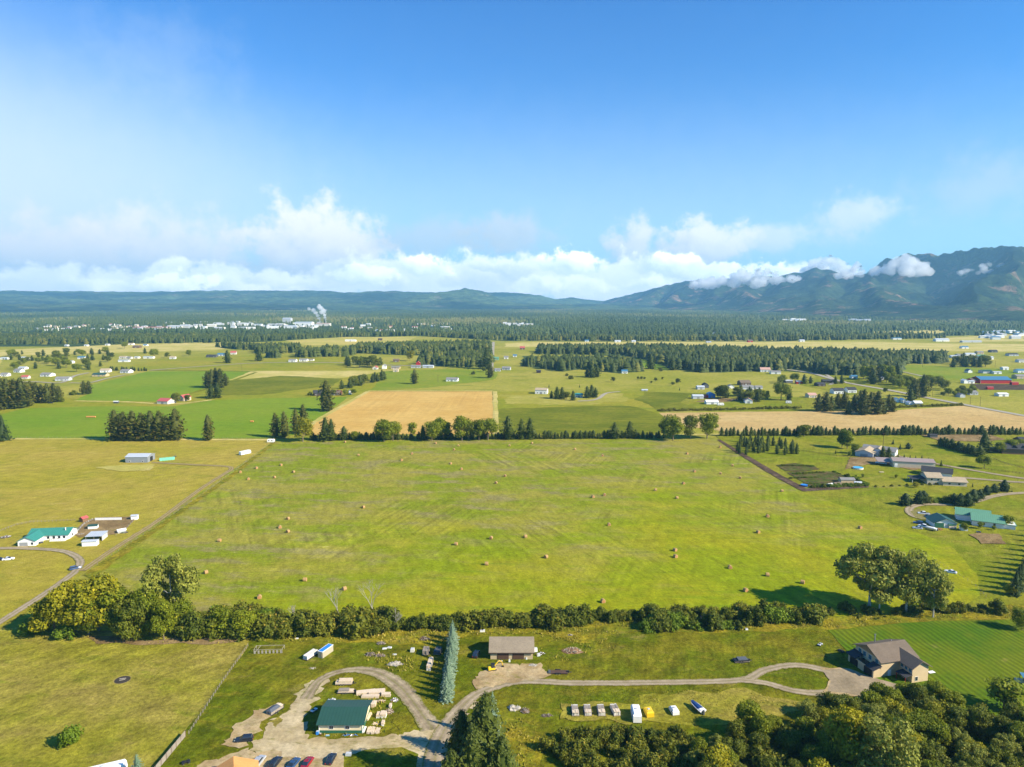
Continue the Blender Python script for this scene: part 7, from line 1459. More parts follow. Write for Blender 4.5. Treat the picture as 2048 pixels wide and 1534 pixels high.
# trailers, campers, boat
def aframe(t, x0, x1, z=.45, w=.5):
    b = MB()
    for s in (-1, 1): b.tube((x0, s * w, z), (x1, 0, z), .05, .05, 5)
    b.tube((x1 - .1, 0, 0), (x1 - .1, 0, z + .25), .04, .04, 5); b.box(x0 - .1, x0 + .55, -.3, .3, z, z + .4); b.build('tow_bar', M['blackm'], t)
def camper(pos, hdg, L_, Wd, h, body, roof, label, cat='camper', arch=.25, stripe=None, name='camper_trailer', wins=2):
    p = Vector(pos); t = thing(name, (p.x, p.y, 0), R(hdg), label, cat)
    b = MB(); hw = Wd / 2
    prof = [(-L_ / 2, .5), (L_ / 2, .5), (L_ / 2 + .12, .5 + h * .45), (L_ / 2 - .1, .5 + h * .85), (L_ / 2 - .45, .5 + h), (-L_ / 2 + .3, .5 + h), (-L_ / 2, .5 + h * .88)]
    b.hull([(x, hw, z) for x, z in prof], [(x, -hw, z) for x, z in prof]); b.build('body', M[body], t)
    r = MB(); r.hull([(-L_ / 2 + .3, -hw + .04, .5 + h), (L_ / 2 - .45, -hw + .04, .5 + h), (L_ / 2 - .45, hw - .04, .5 + h), (-L_ / 2 + .3, hw - .04, .5 + h)], [(-L_ / 2 + .4, -hw + .3, .5 + h + arch), (L_ / 2 - .6, -hw + .3, .5 + h + arch), (L_ / 2 - .6, hw - .3, .5 + h + arch), (-L_ / 2 + .4, hw - .3, .5 + h + arch)]); r.build('roof', M[roof], t)
    v = MB(); v.box(-.3, .3, -.3, .3, .5 + h + arch, .5 + h + arch + .16); v.build('roof_vent', M['lgrey'], t)
    for s in (-1, 1):
        for k in range(wins):
            x = -L_ * .25 + k * L_ * .45; w = MB(); w.box(x - .4, x + .4, s * hw - .02, s * hw + .02, .5 + h * .45, .5 + h * .75); w.build('window', M['glass'], t)
    if stripe: s_ = MB(); s_.box(-L_ / 2 + .2, L_ / 2 - .2, -hw - .015, hw + .015, .5 + h * .2, .5 + h * .32); s_.build('stripe', M[stripe], t)
    wheels(t, (-.1,), hw, .33, .22); aframe(t, L_ / 2, L_ / 2 + 1.1); return t
camper(G(1272, 1437), 88, 5.6, 2.3, 2.1, 'white', 'white', 'tall white camper trailer with a rounded roof beside the thicket', stripe='bluet')
camper(G(1297, 1431), 98, 3.5, 2.0, 1.3, 'yellow', 'yellow', 'bright yellow box trailer right of the white camper', 'trailer', .12, wins=0)
camper(G(1348, 1427), 98, 3.3, 1.9, 1.0, 'white', 'white', 'small low white trailer between the yellow one and the boat', 'trailer', .25, wins=1)
camper(G(1806, 935), -8, 12, 2.5, 2.6, 'white', 'white', 'long white motorhome parked in front of the long barn', 'motorhome', .2, 'navy', 'motorhome', 3)
_c = G(253, 1516, 3.5); _c.z = 0; _c -= Matrix.Rotation(R(24), 3, 'Z') @ Vector((5.2, 1.3, 0))
camper(_c, 24, 10.5, 2.6, 2.9, 'white', 'white', 'white travel trailer roof cut by the bottom edge left of the blue spruce', 'camper', .15)
camper(G(490, 909), 60, 9, 2.5, 2.4, 'white', 'white', 'long white trailer parked at the bend of the pasture track', 'trailer', .1, wins=0); camper(G(542, 885), 0, 5.5, 2.4, 2.2, 'white', 'white', 'short white trailer below the pines at the field corner', 'trailer', .15)
camper(G(1577, 807), -10, 6, 2.5, 2.3, 'white', 'white', 'small white trailer at the foot of the big round tree', 'trailer', .15)
camper(G(1441, 811), 0, 7, 2.5, 2.2, 'white', 'white', 'white trailer right of the long hoop greenhouse', 'trailer', .15)
def frame_trailer(pos, hdg, L_, Wd, load, label, rails=True, name='lumber_trailer', cat='trailer', seed=1, hitch=True):
    rs = random.Random(seed); p = Vector(pos); t = thing(name, (p.x, p.y, 0), R(hdg), label, cat)
    b = MB(); b.box(-L_ / 2, L_ / 2, -Wd / 2, Wd / 2, .5, .62); b.build('deck', M['oldwood' if load else 'brown'], t)
    c = MB()
    for s in (-1, 1): c.box(-L_ / 2, L_ / 2, s * Wd / 2 - .05, s * Wd / 2 + .05, .38, .56)
    c.build('chassis', M['blackm'], t); wheels(t, (-.75, .1), Wd / 2 + .22, .36, .2)
    if hitch: aframe(t, L_ / 2, L_ / 2 + 1.3, .5, .6)
    if load:
        for k, (m, a0, a1, z0, z1, n) in enumerate(load):
            l = MB()
            for i in range(n):
                y = -Wd / 2 + .1 + (Wd - .2) * i / n; l.box(a0 + rs.uniform(-.12, .12), a1 + rs.uniform(-.12, .12), y + .02, y + (Wd - .2) / n - .01, z0, z1 + rs.uniform(-.07, .07))
            l.build('load', M[m], t)
    return t
frame_trailer(G(688, 1369), 2, 4.9, 2.0, [('pinkl', -2.3, 2.5, .63, 1.15, 8), ('lumber', -1.4, 2.5, 1.16, 1.6, 7)], 'trailer stacked with pale planks, upper one on the grass circle')
frame_trailer(G(692, 1386), 2, 4.9, 1.8, [('pinkl', -2.2, 2.2, .63, 1.0, 7), ('oldwood', -2.0, 1.0, 1.01, 1.25, 5)], 'trailer with a thin plank load, lower one on the grass circle', seed=2)
for i, (u, lb) in enumerate(((1150, 'leftmost of four junk-loaded trailers, with yellowish scrap on top'), (1175, 'second of four loaded trailers, with a black tow frame'), (1202, 'third of four loaded trailers, with a black tow frame and split tarp'), (1230, 'rightmost of four loaded trailers, standing askew'))):
    L_ = 4.6; ld = [('offwhite', -2.1, 2.1, .63, 1.25 + .1 * i, 4), ('pinkl' if i else 'lumber', -2.2, -.7, 1.3 + .1 * i, 1.5 + .1 * i, 6), ('oldwood', -.4, 1.4, 1.28 + .1 * i, 1.42 + .1 * i, 3)]
    frame_trailer(G(u, 1426), 90 if i < 3 else 98, L_, 2.0, ld, lb, seed=i + 5, hitch=i in (1, 2), name='loaded_trailer')
t = frame_trailer(G(1118, 1347), 0, 5.2, 2.0, None, 'empty flatbed trailer with black fenders on the lawn right of the garage', name='flatbed_trailer')
b = MB(); b.box(-1.2, .5, .98, 1.25, .62, .8); b.box(-1.2, .5, -1.25, -.98, .62, .8); b.build('fender', M['blackm'], t); b = MB(); b.box(-3.3, -2.62, -.95, .95, .5, .75); b.build('ramp', M['dgrey'], t)
t = frame_trailer(G(1482, 1324), 5, 4.8, 2.2, [('blackm', -2.3, 2.2, .63, 1.0, 2), ('tarp', -1.2, 1.8, 1.01, 1.3, 2)], 'dark boat-shaped trailer alone on the wide lawn', name='utility_trailer', seed=12)
t = frame_trailer(G(550, 1424), 62, 4.6, 2.1, [('oldwood', -2.2, 2.2, .63, 1.3, 3), ('pinkl', 1.0, 2.2, 1.31, 1.5, 3)], 'trailer covered by a grey tarp left of the gravel arm', name='tarped_trailer', seed=13)
b = MB(); b.hull([(-2.3, -1.1, 1.35), (1.4, -1.1, 1.35), (1.4, 1.1, 1.35), (-2.3, 1.1, 1.35)], [(-1.9, -.2, 1.8), (1.0, -.2, 1.8), (1.0, .2, 1.8), (-1.9, .2, 1.8)]); b.build('tarpaulin', M['tarp'], t)
t = frame_trailer(G(621, 1315), 66, 5.4, 2.0, [('offwhite', -2.5, 2.5, .63, 1.7, 4)], 'narrow trailer with a pale striped load left of the blue topped container', name='loaded_trailer', seed=14)
t = frame_trailer(G(852, 1308), 88, 3.4, 2.0, [('oldwood', -1.6, 1.6, .63, 1.9, 6)], 'trailer heaped with old grey boards left of the blue spruces', name='loaded_trailer', seed=15)
t = frame_trailer(G(876, 1307), 80, 3.4, 2.2, [('dgrey', -1.6, 1.6, .63, 1.6, 2)], 'dark cart in the shadow of the blue spruces', name='loaded_trailer', seed=16)
# container with blue top
p = G(636, 1316); t = thing('container', tuple(p), R(66), 'grey-brown container with a bright blue cover on the left yard lawn', 'container')
b = MB(); b.box(0, 5.4, -1.9, 0, 0, 2.3); b.build('body', ribbed('container_siding', (.42, .37, .26), .6, .3), t); b = MB(); b.box(-.08, 5.48, -1.98, .08, 2.3, 2.42); b.build('rim', M['white'], t); b = MB(); b.box(.15, 5.25, -1.75, -.15, 2.42, 2.46); b.build('cover', M['bluet'], t)
b = MB(); b.box(-.05, 0, -1.6, -.3, .2, 2.1); b.build('door', M['tan'], t)
# boat
def boat(pos, hdg, label, cover, L_=5.6, name='motorboat'):
    p = Vector(pos); t = thing(name, (p.x, p.y, 0), R(hdg), label, 'boat'); n = 11; low, top = [], []
    for s in (1, -1):
        rng = range(n) if s == 1 else range(n - 1, -1, -1)
        for i in rng:
            f = i / (n - 1); x = -L_ / 2 + L_ * f; w = 1.12 * (1 - f ** 3.2) ** .7 + .02
            top.append((x, s * w, 1.45 + .15 * f)); low.append((x * .94, s * w * .35, .6 + .25 * f))
    b = MB(); b.hull(low[::-1], top[::-1]); b.build('hull', M['white'], t)
    def ins(k, z0, z1, x0, x1, m, nm):
        q = MB(); lo, hi = [], []
        for s in (1, -1):
            rng = range(n) if s == 1 else range(n - 1, -1, -1)
            for i in rng:
                f = x0 + (x1 - x0) * i / (n - 1); x = -L_ / 2 + L_ * f; w = (1.12 * (1 - f ** 3.2) ** .7) * k
                lo.append((x, s * w, z0)); hi.append((x, s * w * .6, z1))
        q.hull(lo[::-1], hi[::-1]); q.build(nm, M[m], t)
    ins(.85, 1.60, 1.85, .22, .93, cover, 'cover'); ins(.8, 1.55, 1.7, .0, .2, 'white', 'stern_deck')
    b = MB(); b.box(-L_ / 2 - .4, -L_ / 2 + .05, -.2, .2, .5, 1.7); b.build('outboard_motor', M['dgrey'], t)
    c = MB(); c.tube((-L_ * .4, 0, .45), (L_ * .55, 0, .45), .06); c.tube((-.8, -.9, .35), (-.8, .9, .35), .06); c.build('trailer_frame', M['blackm'], t); wheels(t, (-.8,), 1.15, .32, .2)
    return t
boat(G(1394, 1421), 112, 'white motorboat with a dark blue cover on a trailer', 'navy')
boat(G(1862, 1061), 130, 'white covered boat in front of the green roofed garage', 'white', 5.5)
# excavator
p = G(984, 1341); t = thing('excavator', tuple(p), R(15), 'small yellow excavator with its arm bent down left of the garage', 'excavator')
for s in (-1, 1): b = MB(); b.hull([(-1.2, s * .85 - .2, .1), (1.2, s * .85 - .2, .1), (1.2, s * .85 + .2, .1), (-1.2, s * .85 + .2, .1)], [(-1.35, s * .85 - .2, .55), (1.35, s * .85 - .2, .55), (1.35, s * .85 + .2, .55), (-1.35, s * .85 + .2, .55)]); b.build('track', M['rubber'], t)
b = MB(); b.box(-1.3, .9, -.9, .9, .62, 1.25, .08); b.box(-1.35, -.4, -.85, .85, 1.25, 1.7, .12); b.build('body', M['yellow'], t)
b = MB(); b.box(-.35, .75, -.85, .1, 1.26, 2.35, .06); b.build('cab', M['glass'], t); b = MB(); b.box(-.42, .8, -.9, .15, 2.35, 2.45); b.build('cab_roof', M['blackm'], t)
b = MB(); b.tube((.8, .3, 1.2), (2.2, .5, 2.6), .17, .15); b.tube((2.2, .5, 2.6), (3.2, .6, 2.35), .14, .13); b.tube((3.2, .6, 2.35), (3.7, .7, .8), .13, .1); b.build('arm', M['yellow'], t)
b = MB(); b.hull([(3.4, .4, .1), (4.0, .4, .3), (4.0, 1.0, .3), (3.4, 1.0, .1)], [(3.5, .4, .75), (3.95, .4, .85), (3.95, 1.0, .85), (3.5, 1.0, .75)]); b.build('bucket', M['blackm'], t)
# quad bikes / small machines
def quad(pos, hdg, col, label):
    p = Vector(pos); t = thing('quad_bike', tuple((p.x, p.y, 0)), R(hdg), label, 'quad bike')
    b = MB(); b.box(-.7, .8, -.28, .28, .4, .75, .05); b.box(.3, 1.0, -.5, .5, .62, .8, .05); b.box(-1.0, -.3, -.5, .5, .62, .8, .05); b.build('body', M[col], t)
    b = MB(); b.box(-.5, .15, -.2, .2, .75, .92, .04); b.build('seat', M['blackm'], t); b = MB(); b.tube((.45, -.4, 1.05), (.45, .4, 1.05), .03); b.tube((.55, 0, .7), (.45, 0, 1.05), .03); b.build('handlebar', M['blackm'], t); wheels(t, (-.65, .65), .58, .27, .24)
quad(G(1682, 1305), 120, 'blackm', 'black quad bike at the edge of the striped lawn'); quad(G(1957, 1066), 160, 'navy', 'dark blue quad bike by the small sheds'); quad(G(372, 1528), 30, 'blackm', 'black machine left of the orange roof at the bottom'); quad(G(628, 1424), 60, 'whitecar', 'white and blue snow machine in the shadow of the green workshop'); quad(G(1640, 1292), 40, 'lgrey', 'grey machine parts lying on the lawn left of the quad bike')

# ------------------------------------------------------------------ stacks, heaps, yard clutter
def stack(u, v, hdg, L_, Wd, h, n, col, label, name='lumber_stack', rows=1, seed=0, cat='lumber stack'):
    rs = random.Random(seed + int(u)); p = G(u, v); t = thing(name, tuple(p), R(hdg), label, cat)
    for r in range(rows):
        b = MB(); z0 = .12 + r * (h / rows)
        for i in range(n):
            y = -Wd / 2 + Wd * i / n; b.box(-L_ / 2 + rs.uniform(-.15, .15), L_ / 2 + rs.uniform(-.15, .15), y + .02, y + Wd / n - .02, z0 + .02, z0 + h / rows - rs.uniform(.02, .08))
        b.build('layer', M[col if r % 2 == 0 else 'pinkl'], t)
    b = MB(); b.box(-L_ * .35, -L_ * .35 + .15, -Wd / 2, Wd / 2, 0, .12); b.box(L_ * .35, L_ * .35 + .15, -Wd / 2, Wd / 2, 0, .12); b.build('bearer', M['oldwood'], t)
for a in ((732, 1388, 12, 5.5, 1.6, .9, 8, 'lumber', 'long pile of yellow boards behind the workshop, upper one'), (754, 1387, 8, 4.5, 2.0, .9, 7, 'lumber', 'wide pile of yellow boards behind the workshop'), (741, 1396, 0, 5.0, 1.2, .8, 5, 'pinkl', 'low pile of pink boards behind the workshop'), (772, 1393, 0, 2.6, 1.4, 1.0, 4, 'pinkl', 'short pile of pink boards at the right rear of the yard'),
          (742, 1413, 90, 1.8, 2.2, 1.2, 5, 'pinkl', 'white-pink crate pile at the rear right corner of the workshop'), (750, 1411, 90, 2.0, .8, 1.0, 3, 'lumber', 'narrow board pile beside the crate pile'), (736, 1436, 80, 3.2, 1.3, .7, 5, 'pinkl', 'flat board pile against the right side of the workshop'),
          (757, 1434, 90, 1.9, .9, 1.1, 3, 'white', 'small white crate stack right of the workshop'), (767, 1434, 90, 1.9, 1.7, 1.3, 4, 'white', 'larger white crate stack right of the small one'), (766, 1450, 90, 1.7, .8, .9, 3, 'white', 'white crate by the gravel road edge'), (728, 1462, 85, 2.6, .8, .5, 4, 'white', 'thin white board stack by the front corner of the workshop'),
          (742, 1464, 92, 2.6, 2.0, .7, 5, 'pinkl', 'pink board stack right of the thin white one'), (755, 1464, 92, 2.3, 1.3, .5, 4, 'pinkl', 'second pink board stack further right'), (860, 1334, 87, 5.4, 1.3, 1.9, 4, 'offwhite', 'tall narrow stack of pale beams in the shade of the blue spruces'), (781, 1415, 90, 1.4, .7, .9, 3, 'white', 'small white crate near the loop road')):
    stack(*a, rows=2 if a[5] > .8 else 1)
def heap(u, v, L_, Wd, h, mats, label, seed, name='scrap_pile', cat='scrap pile', n=40, base='rock'):
    rs = random.Random(seed); p = G(u, v); t = thing(name, tuple(p), 0, label, cat)
    b = MB(); b.blob((0, 0, 0), (L_ / 2, Wd / 2, h), seed, .25, 3, 0.0); b.build('mound', M[base], t)
    for m in mats:
        c = MB()
        for i in range(n // len(mats)):
            a = rs.uniform(0, 6.28); r = math.sqrt(rs.random()) * .9; x, y = math.cos(a) * r * L_ / 2, math.sin(a) * r * Wd / 2; z = h * math.sqrt(max(0, 1 - r * r)) * .92
            d = Vector((rs.uniform(-1, 1), rs.uniform(-1, 1), rs.uniform(-.25, .5))).normalized() * rs.uniform(.3, .95)
            c.tube(Vector((x, y, z + .05)) - d * .5, Vector((x, y, z + .05)) + d * .5, rs.uniform(.05, .13), rs.uniform(.04, .1), 5)
        c.build('pieces', M[m], t)
P_('darksoil', (.10, .075, .05), var=.3, scale=2)
for a in ((1145, 1304, 6.0, 4.0, 1.2, ['dead', 'rust', 'lumber'], 'large heap of scrap wood with bleached limbs right of the garage', 1, 'scrap_pile', 'scrap pile', 110, 'rust'), (762, 1289, 3.2, 1.6, .8, ['dead', 'oldwood'], 'small heap of cut logs near the hedgerow', 2, 'log_pile', 'log pile', 50, 'darksoil'), (849, 1280, 3.6, 2.4, .9, ['dead', 'rust'], 'heap of split wood by the far end of the blue spruces', 3, 'log_pile', 'log pile', 50, 'darksoil'),
          (790, 1330, 5.0, 3.0, .9, ['rock'], 'pale stony mound on the lawn behind the loop road', 4, 'gravel_mound', 'mound', 30, 'rock'), (760, 1313, 3.8, 1.9, .7, ['dead', 'rust'], 'weedy brush heap left of the pale stony mound', 5, 'brush_pile', 'brush pile', 50, 'darksoil'), (740, 1311, 3.4, 2.6, .8, ['oldwood'], 'dark weedy mound leftmost of the yard heaps', 6, 'brush_pile', 'brush pile', 40, 'darksoil'),
          (1028, 1419, 3.6, 2.6, 1.0, ['rock'], 'rounded tan boulder heap right of the dark spruces', 7, 'boulder_pile', 'boulders', 14, 'rock'), (1050, 1424, 2.4, 3.0, .8, ['rust', 'oldwood'], 'brown rubble heap beside the tan boulders', 8, 'scrap_pile', 'scrap pile', 40, 'darksoil'), (1066, 1333, 3.4, 2.2, .6, ['rock'], 'flat pale rock by the right corner of the garage front', 9, 'boulder_pile', 'boulders', 12, 'rock'),
          (1094, 1433, 3.6, 1.8, .5, ['oldwood'], 'dark earth heap left of the loaded trailers', 10, 'soil_heap', 'soil heap', 16, 'darksoil'), (1083, 1309, 1.8, 1.4, .6, ['dgrey', 'white'], 'jumble of black and white scrap at the right side of the garage', 11, 'scrap_pile', 'scrap pile', 24, 'darksoil'), (778, 1425, 2.6, 3.0, .5, ['rust', 'lumber', 'oldwood'], 'rusty scrap strewn between the board piles', 12, 'scrap_pile', 'scrap pile', 60, 'darksoil'),
          (1000, 1325, 1.8, 1.0, .6, ['dgrey', 'white'], 'small jumble of tools in front of the garage doors', 13, 'scrap_pile', 'scrap pile', 20, 'darksoil'), (1140, 1272, 2.2, 1.2, .5, ['dead'], 'pale fallen branches behind the large scrap heap', 14, 'log_pile', 'log pile', 20, 'darksoil'), (1877, 1060, 4.5, 2.6, .9, ['orange', 'rust'], 'orange brown brush heap right of the covered boat', 15, 'brush_pile', 'brush pile', 80, 'rust'), (248, 1066, 4.0, 3.0, .7, ['dead', 'dgreen'], 'grey-green weedy planting inside the corral', 16, 'brush_pile', 'brush pile', 50, 'darksoil'), (160, 1070, 5.0, 2.6, .6, ['steel', 'dead', 'rust'], 'pile of metal odds and ends at the lower left corner of the corral', 17, 'scrap_pile', 'scrap pile', 60, 'darksoil'),
          (1660, 970, 3.5, 2.4, .7, ['white', 'steel'], 'white odds and ends at the left of the garden sheds', 18, 'scrap_pile', 'scrap pile', 30, 'darksoil'), (762, 1404, 3.0, 1.6, .35, ['lumber', 'rust'], 'loose boards strewn behind the right corner of the workshop', 20, 'board_pile', 'boards', 50, 'darksoil'), (789, 1402, 2.4, 2.4, .4, ['steel', 'rust', 'white'], 'metal and white scrap at the inner edge of the loop road', 21, 'scrap_pile', 'scrap pile', 50, 'darksoil'),
          (752, 1449, 2.2, 1.6, .3, ['lumber', 'pinkl'], 'few loose planks between the white crate and the pink boards', 22, 'board_pile', 'boards', 30, 'darksoil'), (700, 1472, 5.0, .8, .3, ['steel', 'bluet', 'rust'], 'pipes and bits lying along the front wall of the workshop', 23, 'scrap_pile', 'scrap pile', 40, 'darksoil'), (665, 1401, 2.4, 1.0, .4, ['steel', 'white'], 'grey metal scrap at the rear left of the workshop', 24, 'scrap_pile', 'scrap pile', 36, 'darksoil'), (626, 1338, 2.4, 1.4, .25, ['dead'], 'pale sand and chips at the top of the gravel arm', 25, 'gravel_mound', 'mound', 20, 'rock'),
          (12, 1075, 5, 4, .7, ['white', 'rust', 'steel'], 'junk heap at the left edge beside the teal roofed house', 19, 'scrap_pile', 'scrap pile', 60, 'darksoil')):
    heap(*a)
def bit(name, u, v, hdg, s, m, label, cat, legs=False):
    p = G(u, v); t = thing(name, tuple(p), R(hdg), label, cat); b = MB(); b.box(-s[0] / 2, s[0] / 2, -s[1] / 2, s[1] / 2, .0 if not legs else s[2] - .1, s[2], .05); b.build('body' if not legs else 'table_top', M[m], t)
    if legs:
        for x in (-1, 1):
            for y in (-1, 1): q = MB(); q.tube((x * s[0] * .4, y * s[1] * .4, 0), (x * s[0] * .4, y * s[1] * .4, s[2] - .08), .04, .04, 4); q.build('leg', M['dgrey'], t)
    else: q = MB(); q.box(-s[0] * .38, s[0] * .38, -s[1] * .38, s[1] * .38, s[2], s[2] + .08); q.build('lid', M['lgrey'], t)
for a in ((769, 1299, 10, (1.5, .8, .5), 'white', 'white slab left of two lying on the yard lawn', 'crate'), (779, 1297, -8, (1.5, .9, .5), 'white', 'white slab right of two lying on the yard lawn', 'crate'), (789, 1311, 0, (1.4, .7, .45), 'white', 'white slab lying above the pale stony mound', 'crate'), (825, 1304, 90, (1.5, 1.3, 1.2), 'offwhite', 'square white crate left of the board trailer', 'crate'),
          (1473, 1259, 0, (1.3, .9, .9), 'lgrey', 'grey and white box left of two under the right hedgerow', 'crate'), (1493, 1261, 0, (1.0, .8, .7), 'white', 'white box right of two under the right hedgerow', 'crate'), (963, 1265, 0, (1.1, .8, .8), 'white', 'white box left of two behind the garage', 'crate'), (968, 1265, 0, (.7, .7, 1.0), 'white', 'white post-like box right of two behind the garage', 'crate'), (594, 1279, 0, (1.0, .6, .5), 'white', 'white sack under the hedgerow near the pen', 'crate'),
          (1071, 1304, 10, (1.2, 1.0, 1.4), 'white', 'white cabinet at the right wall of the garage', 'crate'), (1077, 1313, 20, (1.1, .8, 1.0), 'lgrey', 'grey box below the white cabinet', 'crate'), (1019, 1325, 0, (.6, .6, 1.0), 'white', 'white drum in front of the garage doors', 'crate'), (1053, 1320, 0, (.5, .5, .9), 'white', 'white drum at the right garage door', 'crate'), (635, 1470, 0, (.7, .7, 1.1), 'bluet', 'blue drum at the front left corner of the workshop', 'drum'), (641, 1471, 0, (.5, .5, .6), 'rust', 'rusty drum right of the blue one', 'drum'), (655, 1473, 0, (1.1, .5, .4), 'pool', 'blue tarp bundle in front of the workshop', 'crate'),
          (560, 1354, 0, (.01, .01, .01), 'white', '', '')):
    if a[5]: bit('crate' if a[6] == 'crate' else 'drum', *a)
bit('drum', 697, 1513, 0, (1.5, .9, 1.0), 'lgrey', 'pale tank lying on the grass right of the black car', 'tank')
# fire ring
p = G(245, 1361); t = thing('fire_ring', tuple(p), 0, 'round ring of stones with dark ash in the olive pasture', 'fire ring')
b = MB()
for i in range(26): a = 2 * math.pi * i / 26; b.blob((math.cos(a) * 2.5, math.sin(a) * 2.3, .08), (.34, .3, .22), i, .2, 1)
b.build('stones', M['brownstone'], t); b = MB(); b.tube((0, 0, .0), (0, 0, .30), 2.3, 2.2, 24); b.build('ash_bed', M['ash'], t)
b = MB(); b.tube((-1, .2, .4), (.8, .6, .42), .12); b.tube((-.6, -.6, .38), (.9, -.1, .45), .1); b.build('charred_log', M['dead'], t)
# above-ground pools, patio set, playground
for (u, v, r, lb) in ((1716, 938, 3.4, 'blue round pool on the dirt above the garden'), (1608, 973, 2.2, 'small dark blue tank at the left front of the garden')):
    p = G(u, v); t = thing('pool', tuple(p), 0, lb, 'pool'); b = MB(); b.tube((0, 0, 0), (0, 0, 1.2), r, r, 24); b.build('side_wall', M['offwhite' if u > 1700 else 'navy'], t); b = MB(); b.tube((0, 0, 1.2), (0, 0, 1.24), r * .94, r * .94, 24); b.build('water_cover', M['pool' if u > 1700 else 'bluet'], t)
bit('table', 1862, 1348, 14, (2.2, 1.2, .75), 'white', 'white table on the patio right of the house', 'table', True)
bit('table', 1763, 946, 0, (3.0, 1.4, .8), 'lumber', 'wooden picnic table on the garden lawn', 'table', True)
# stone patio hut at the right edge
p = G(2030, 1366); t = thing('pavilion', tuple(p), R(-20), 'stone outdoor kitchen with a blue-grey canopy at the right edge', 'pavilion')
b = MB(); b.box(0, 2.6, 0, 1.0, 0, 1.3); b.build('counter', M['beige'], t); b = MB(); b.box(1.6, 5.6, -1.2, 2.2, 2.5, 2.66); b.build('canopy', M['r_blue'], t)
for x in (1.7, 5.4):
    for y in (-1.0, 2.0): q = MB(); q.tube((x, y, 0), (x, y, 2.5), .09); q.build('post', M['brown'], t)
b = MB(); b.box(0, 9, -4.0, 0, 0.03, .1); tagp = b.build('patio_slab', M['conc'], t)

# ------------------------------------------------------------------ fences
def postfence(px, n, h, label, rails=2, pm='oldwood', wire=.02, pr=.08, group=None, name='fence'):
    pts = [G(*q) for q in px]; c = pts[0].copy(); t = thing(name, tuple(c), 0, label, 'fence', group)
    seg = [(pts[i + 1] - pts[i]).length for i in range(len(pts) - 1)]; tot = sum(seg); P = []
    for k in range(n):
        s = tot * k / (n - 1); i = 0
        while i < len(seg) - 1 and s > seg[i]: s -= seg[i]; i += 1
        P.append(pts[i].lerp(pts[i + 1], min(1, s / seg[i])) - c)
    pm_ = MB(); pm_.tube((0, 0, -.05), (0, 0, h), pr, pr * .9, 5); me = pm_.mesh('post', M[pm])
    for q in P: o = link('post', me, t); o.location = q
    for r in range(rails):
        z = h * (.9 - r * .8 / max(1, rails)); b = MB()
        for i in range(len(P) - 1): b.tube(P[i] + Vector((0, 0, z)), P[i + 1] + Vector((0, 0, z)), wire, wire, 4)
        b.build('rail', M[pm], t)
postfence([(496, 1294), (440, 1374), (378, 1470)], 30, 1.3, 'post and wire fence between the olive pasture and the yard', 3, 'oldwood', .018, .085)
# board fence
A_, B_ = G(371, 1474), G(300, 1560); t = thing('board_fence', tuple(A_), math.atan2(B_.y - A_.y, B_.x - A_.x), 'solid grey-brown board fence casting a dark shadow at lower left', 'fence'); Lf = (B_ - A_).length
for k in range(int(Lf / 2.4) + 1):
    b = MB(); x = k * 2.4; b.box(x, min(x + 2.34, Lf), -.05, .05, .05, 1.85); b.build('board_panel', M['oldwood'], t); q = MB(); q.box(x - .07, x + .07, -.09, .09, -.05, 1.95); q.build('post', M['brown'], t)
postfence([(0, 1064), (30, 1052), (60, 1046), (150, 1042)], 22, 1.2, 'wooden fence curving behind the teal roofed house', 2, 'oldwood', .04)
postfence([(146, 1076), (168, 1050), (186, 1041)], 9, 1.3, 'left side fence of the dirt corral', 2, 'lgrey', .04)
postfence([(272, 1038), (252, 1060), (232, 1072)], 9, 1.3, 'right side fence of the dirt corral', 2, 'oldwood', .04)
postfence([(62, 1092), (100, 1082), (146, 1077)], 12, 1.1, 'low fence in front of the teal roofed house', 1, 'oldwood', .03)
postfence([(180, 1140), (300, 1062), (420, 980), (545, 884)], 50, 1.2, 'thin wire fence along the left edge of the hay field', 2, 'oldwood', .012, .07)
postfence([(1600, 902), (1680, 914), (1760, 918)], 24, 1.3, 'dark rail fence below the grey farmhouse', 3, 'brown', .05)
postfence([(1930, 934), (1990, 942), (2060, 950)], 20, 1.4, 'black rail fence along the upper right lane', 3, 'brown', .05)
postfence([(1985, 918), (2010, 928), (2060, 940)], 14, 1.3, 'rail fence of the paddock beneath the log house', 3, 'brown', .05)
postfence([(1760, 905), (1830, 921), (1900, 935)], 22, 1.3, 'rail fence along the lane behind the long barn', 2, 'brown', .04)
postfence([(1612, 984), (1740, 977), (1925, 970), (2060, 966)], 60, 1.1, 'thin wire fence along the lower side of the garden and beige house', 2, 'oldwood', .012, .06)
postfence([(1850, 1110), (1900, 1140), (1950, 1172), (1972, 1195)], 18, 1.1, 'thin wire fence along the mown edge on the right', 1, 'oldwood', .012, .06)
postfence([(0, 876), (110, 876), (220, 876)], 26, 1.2, 'thin fence between green crop and yellow pasture', 2, 'oldwood', .015, .08)
postfence([(380, 877), (540, 878)], 18, 1.2, 'right part of the thin fence between crop and pasture', 2, 'oldwood', .015, .08)
postfence([(991, 868), (986, 783)], 24, 1.2, 'thin fence along the right side of the wheat field', 2, 'oldwood', .015, .08)
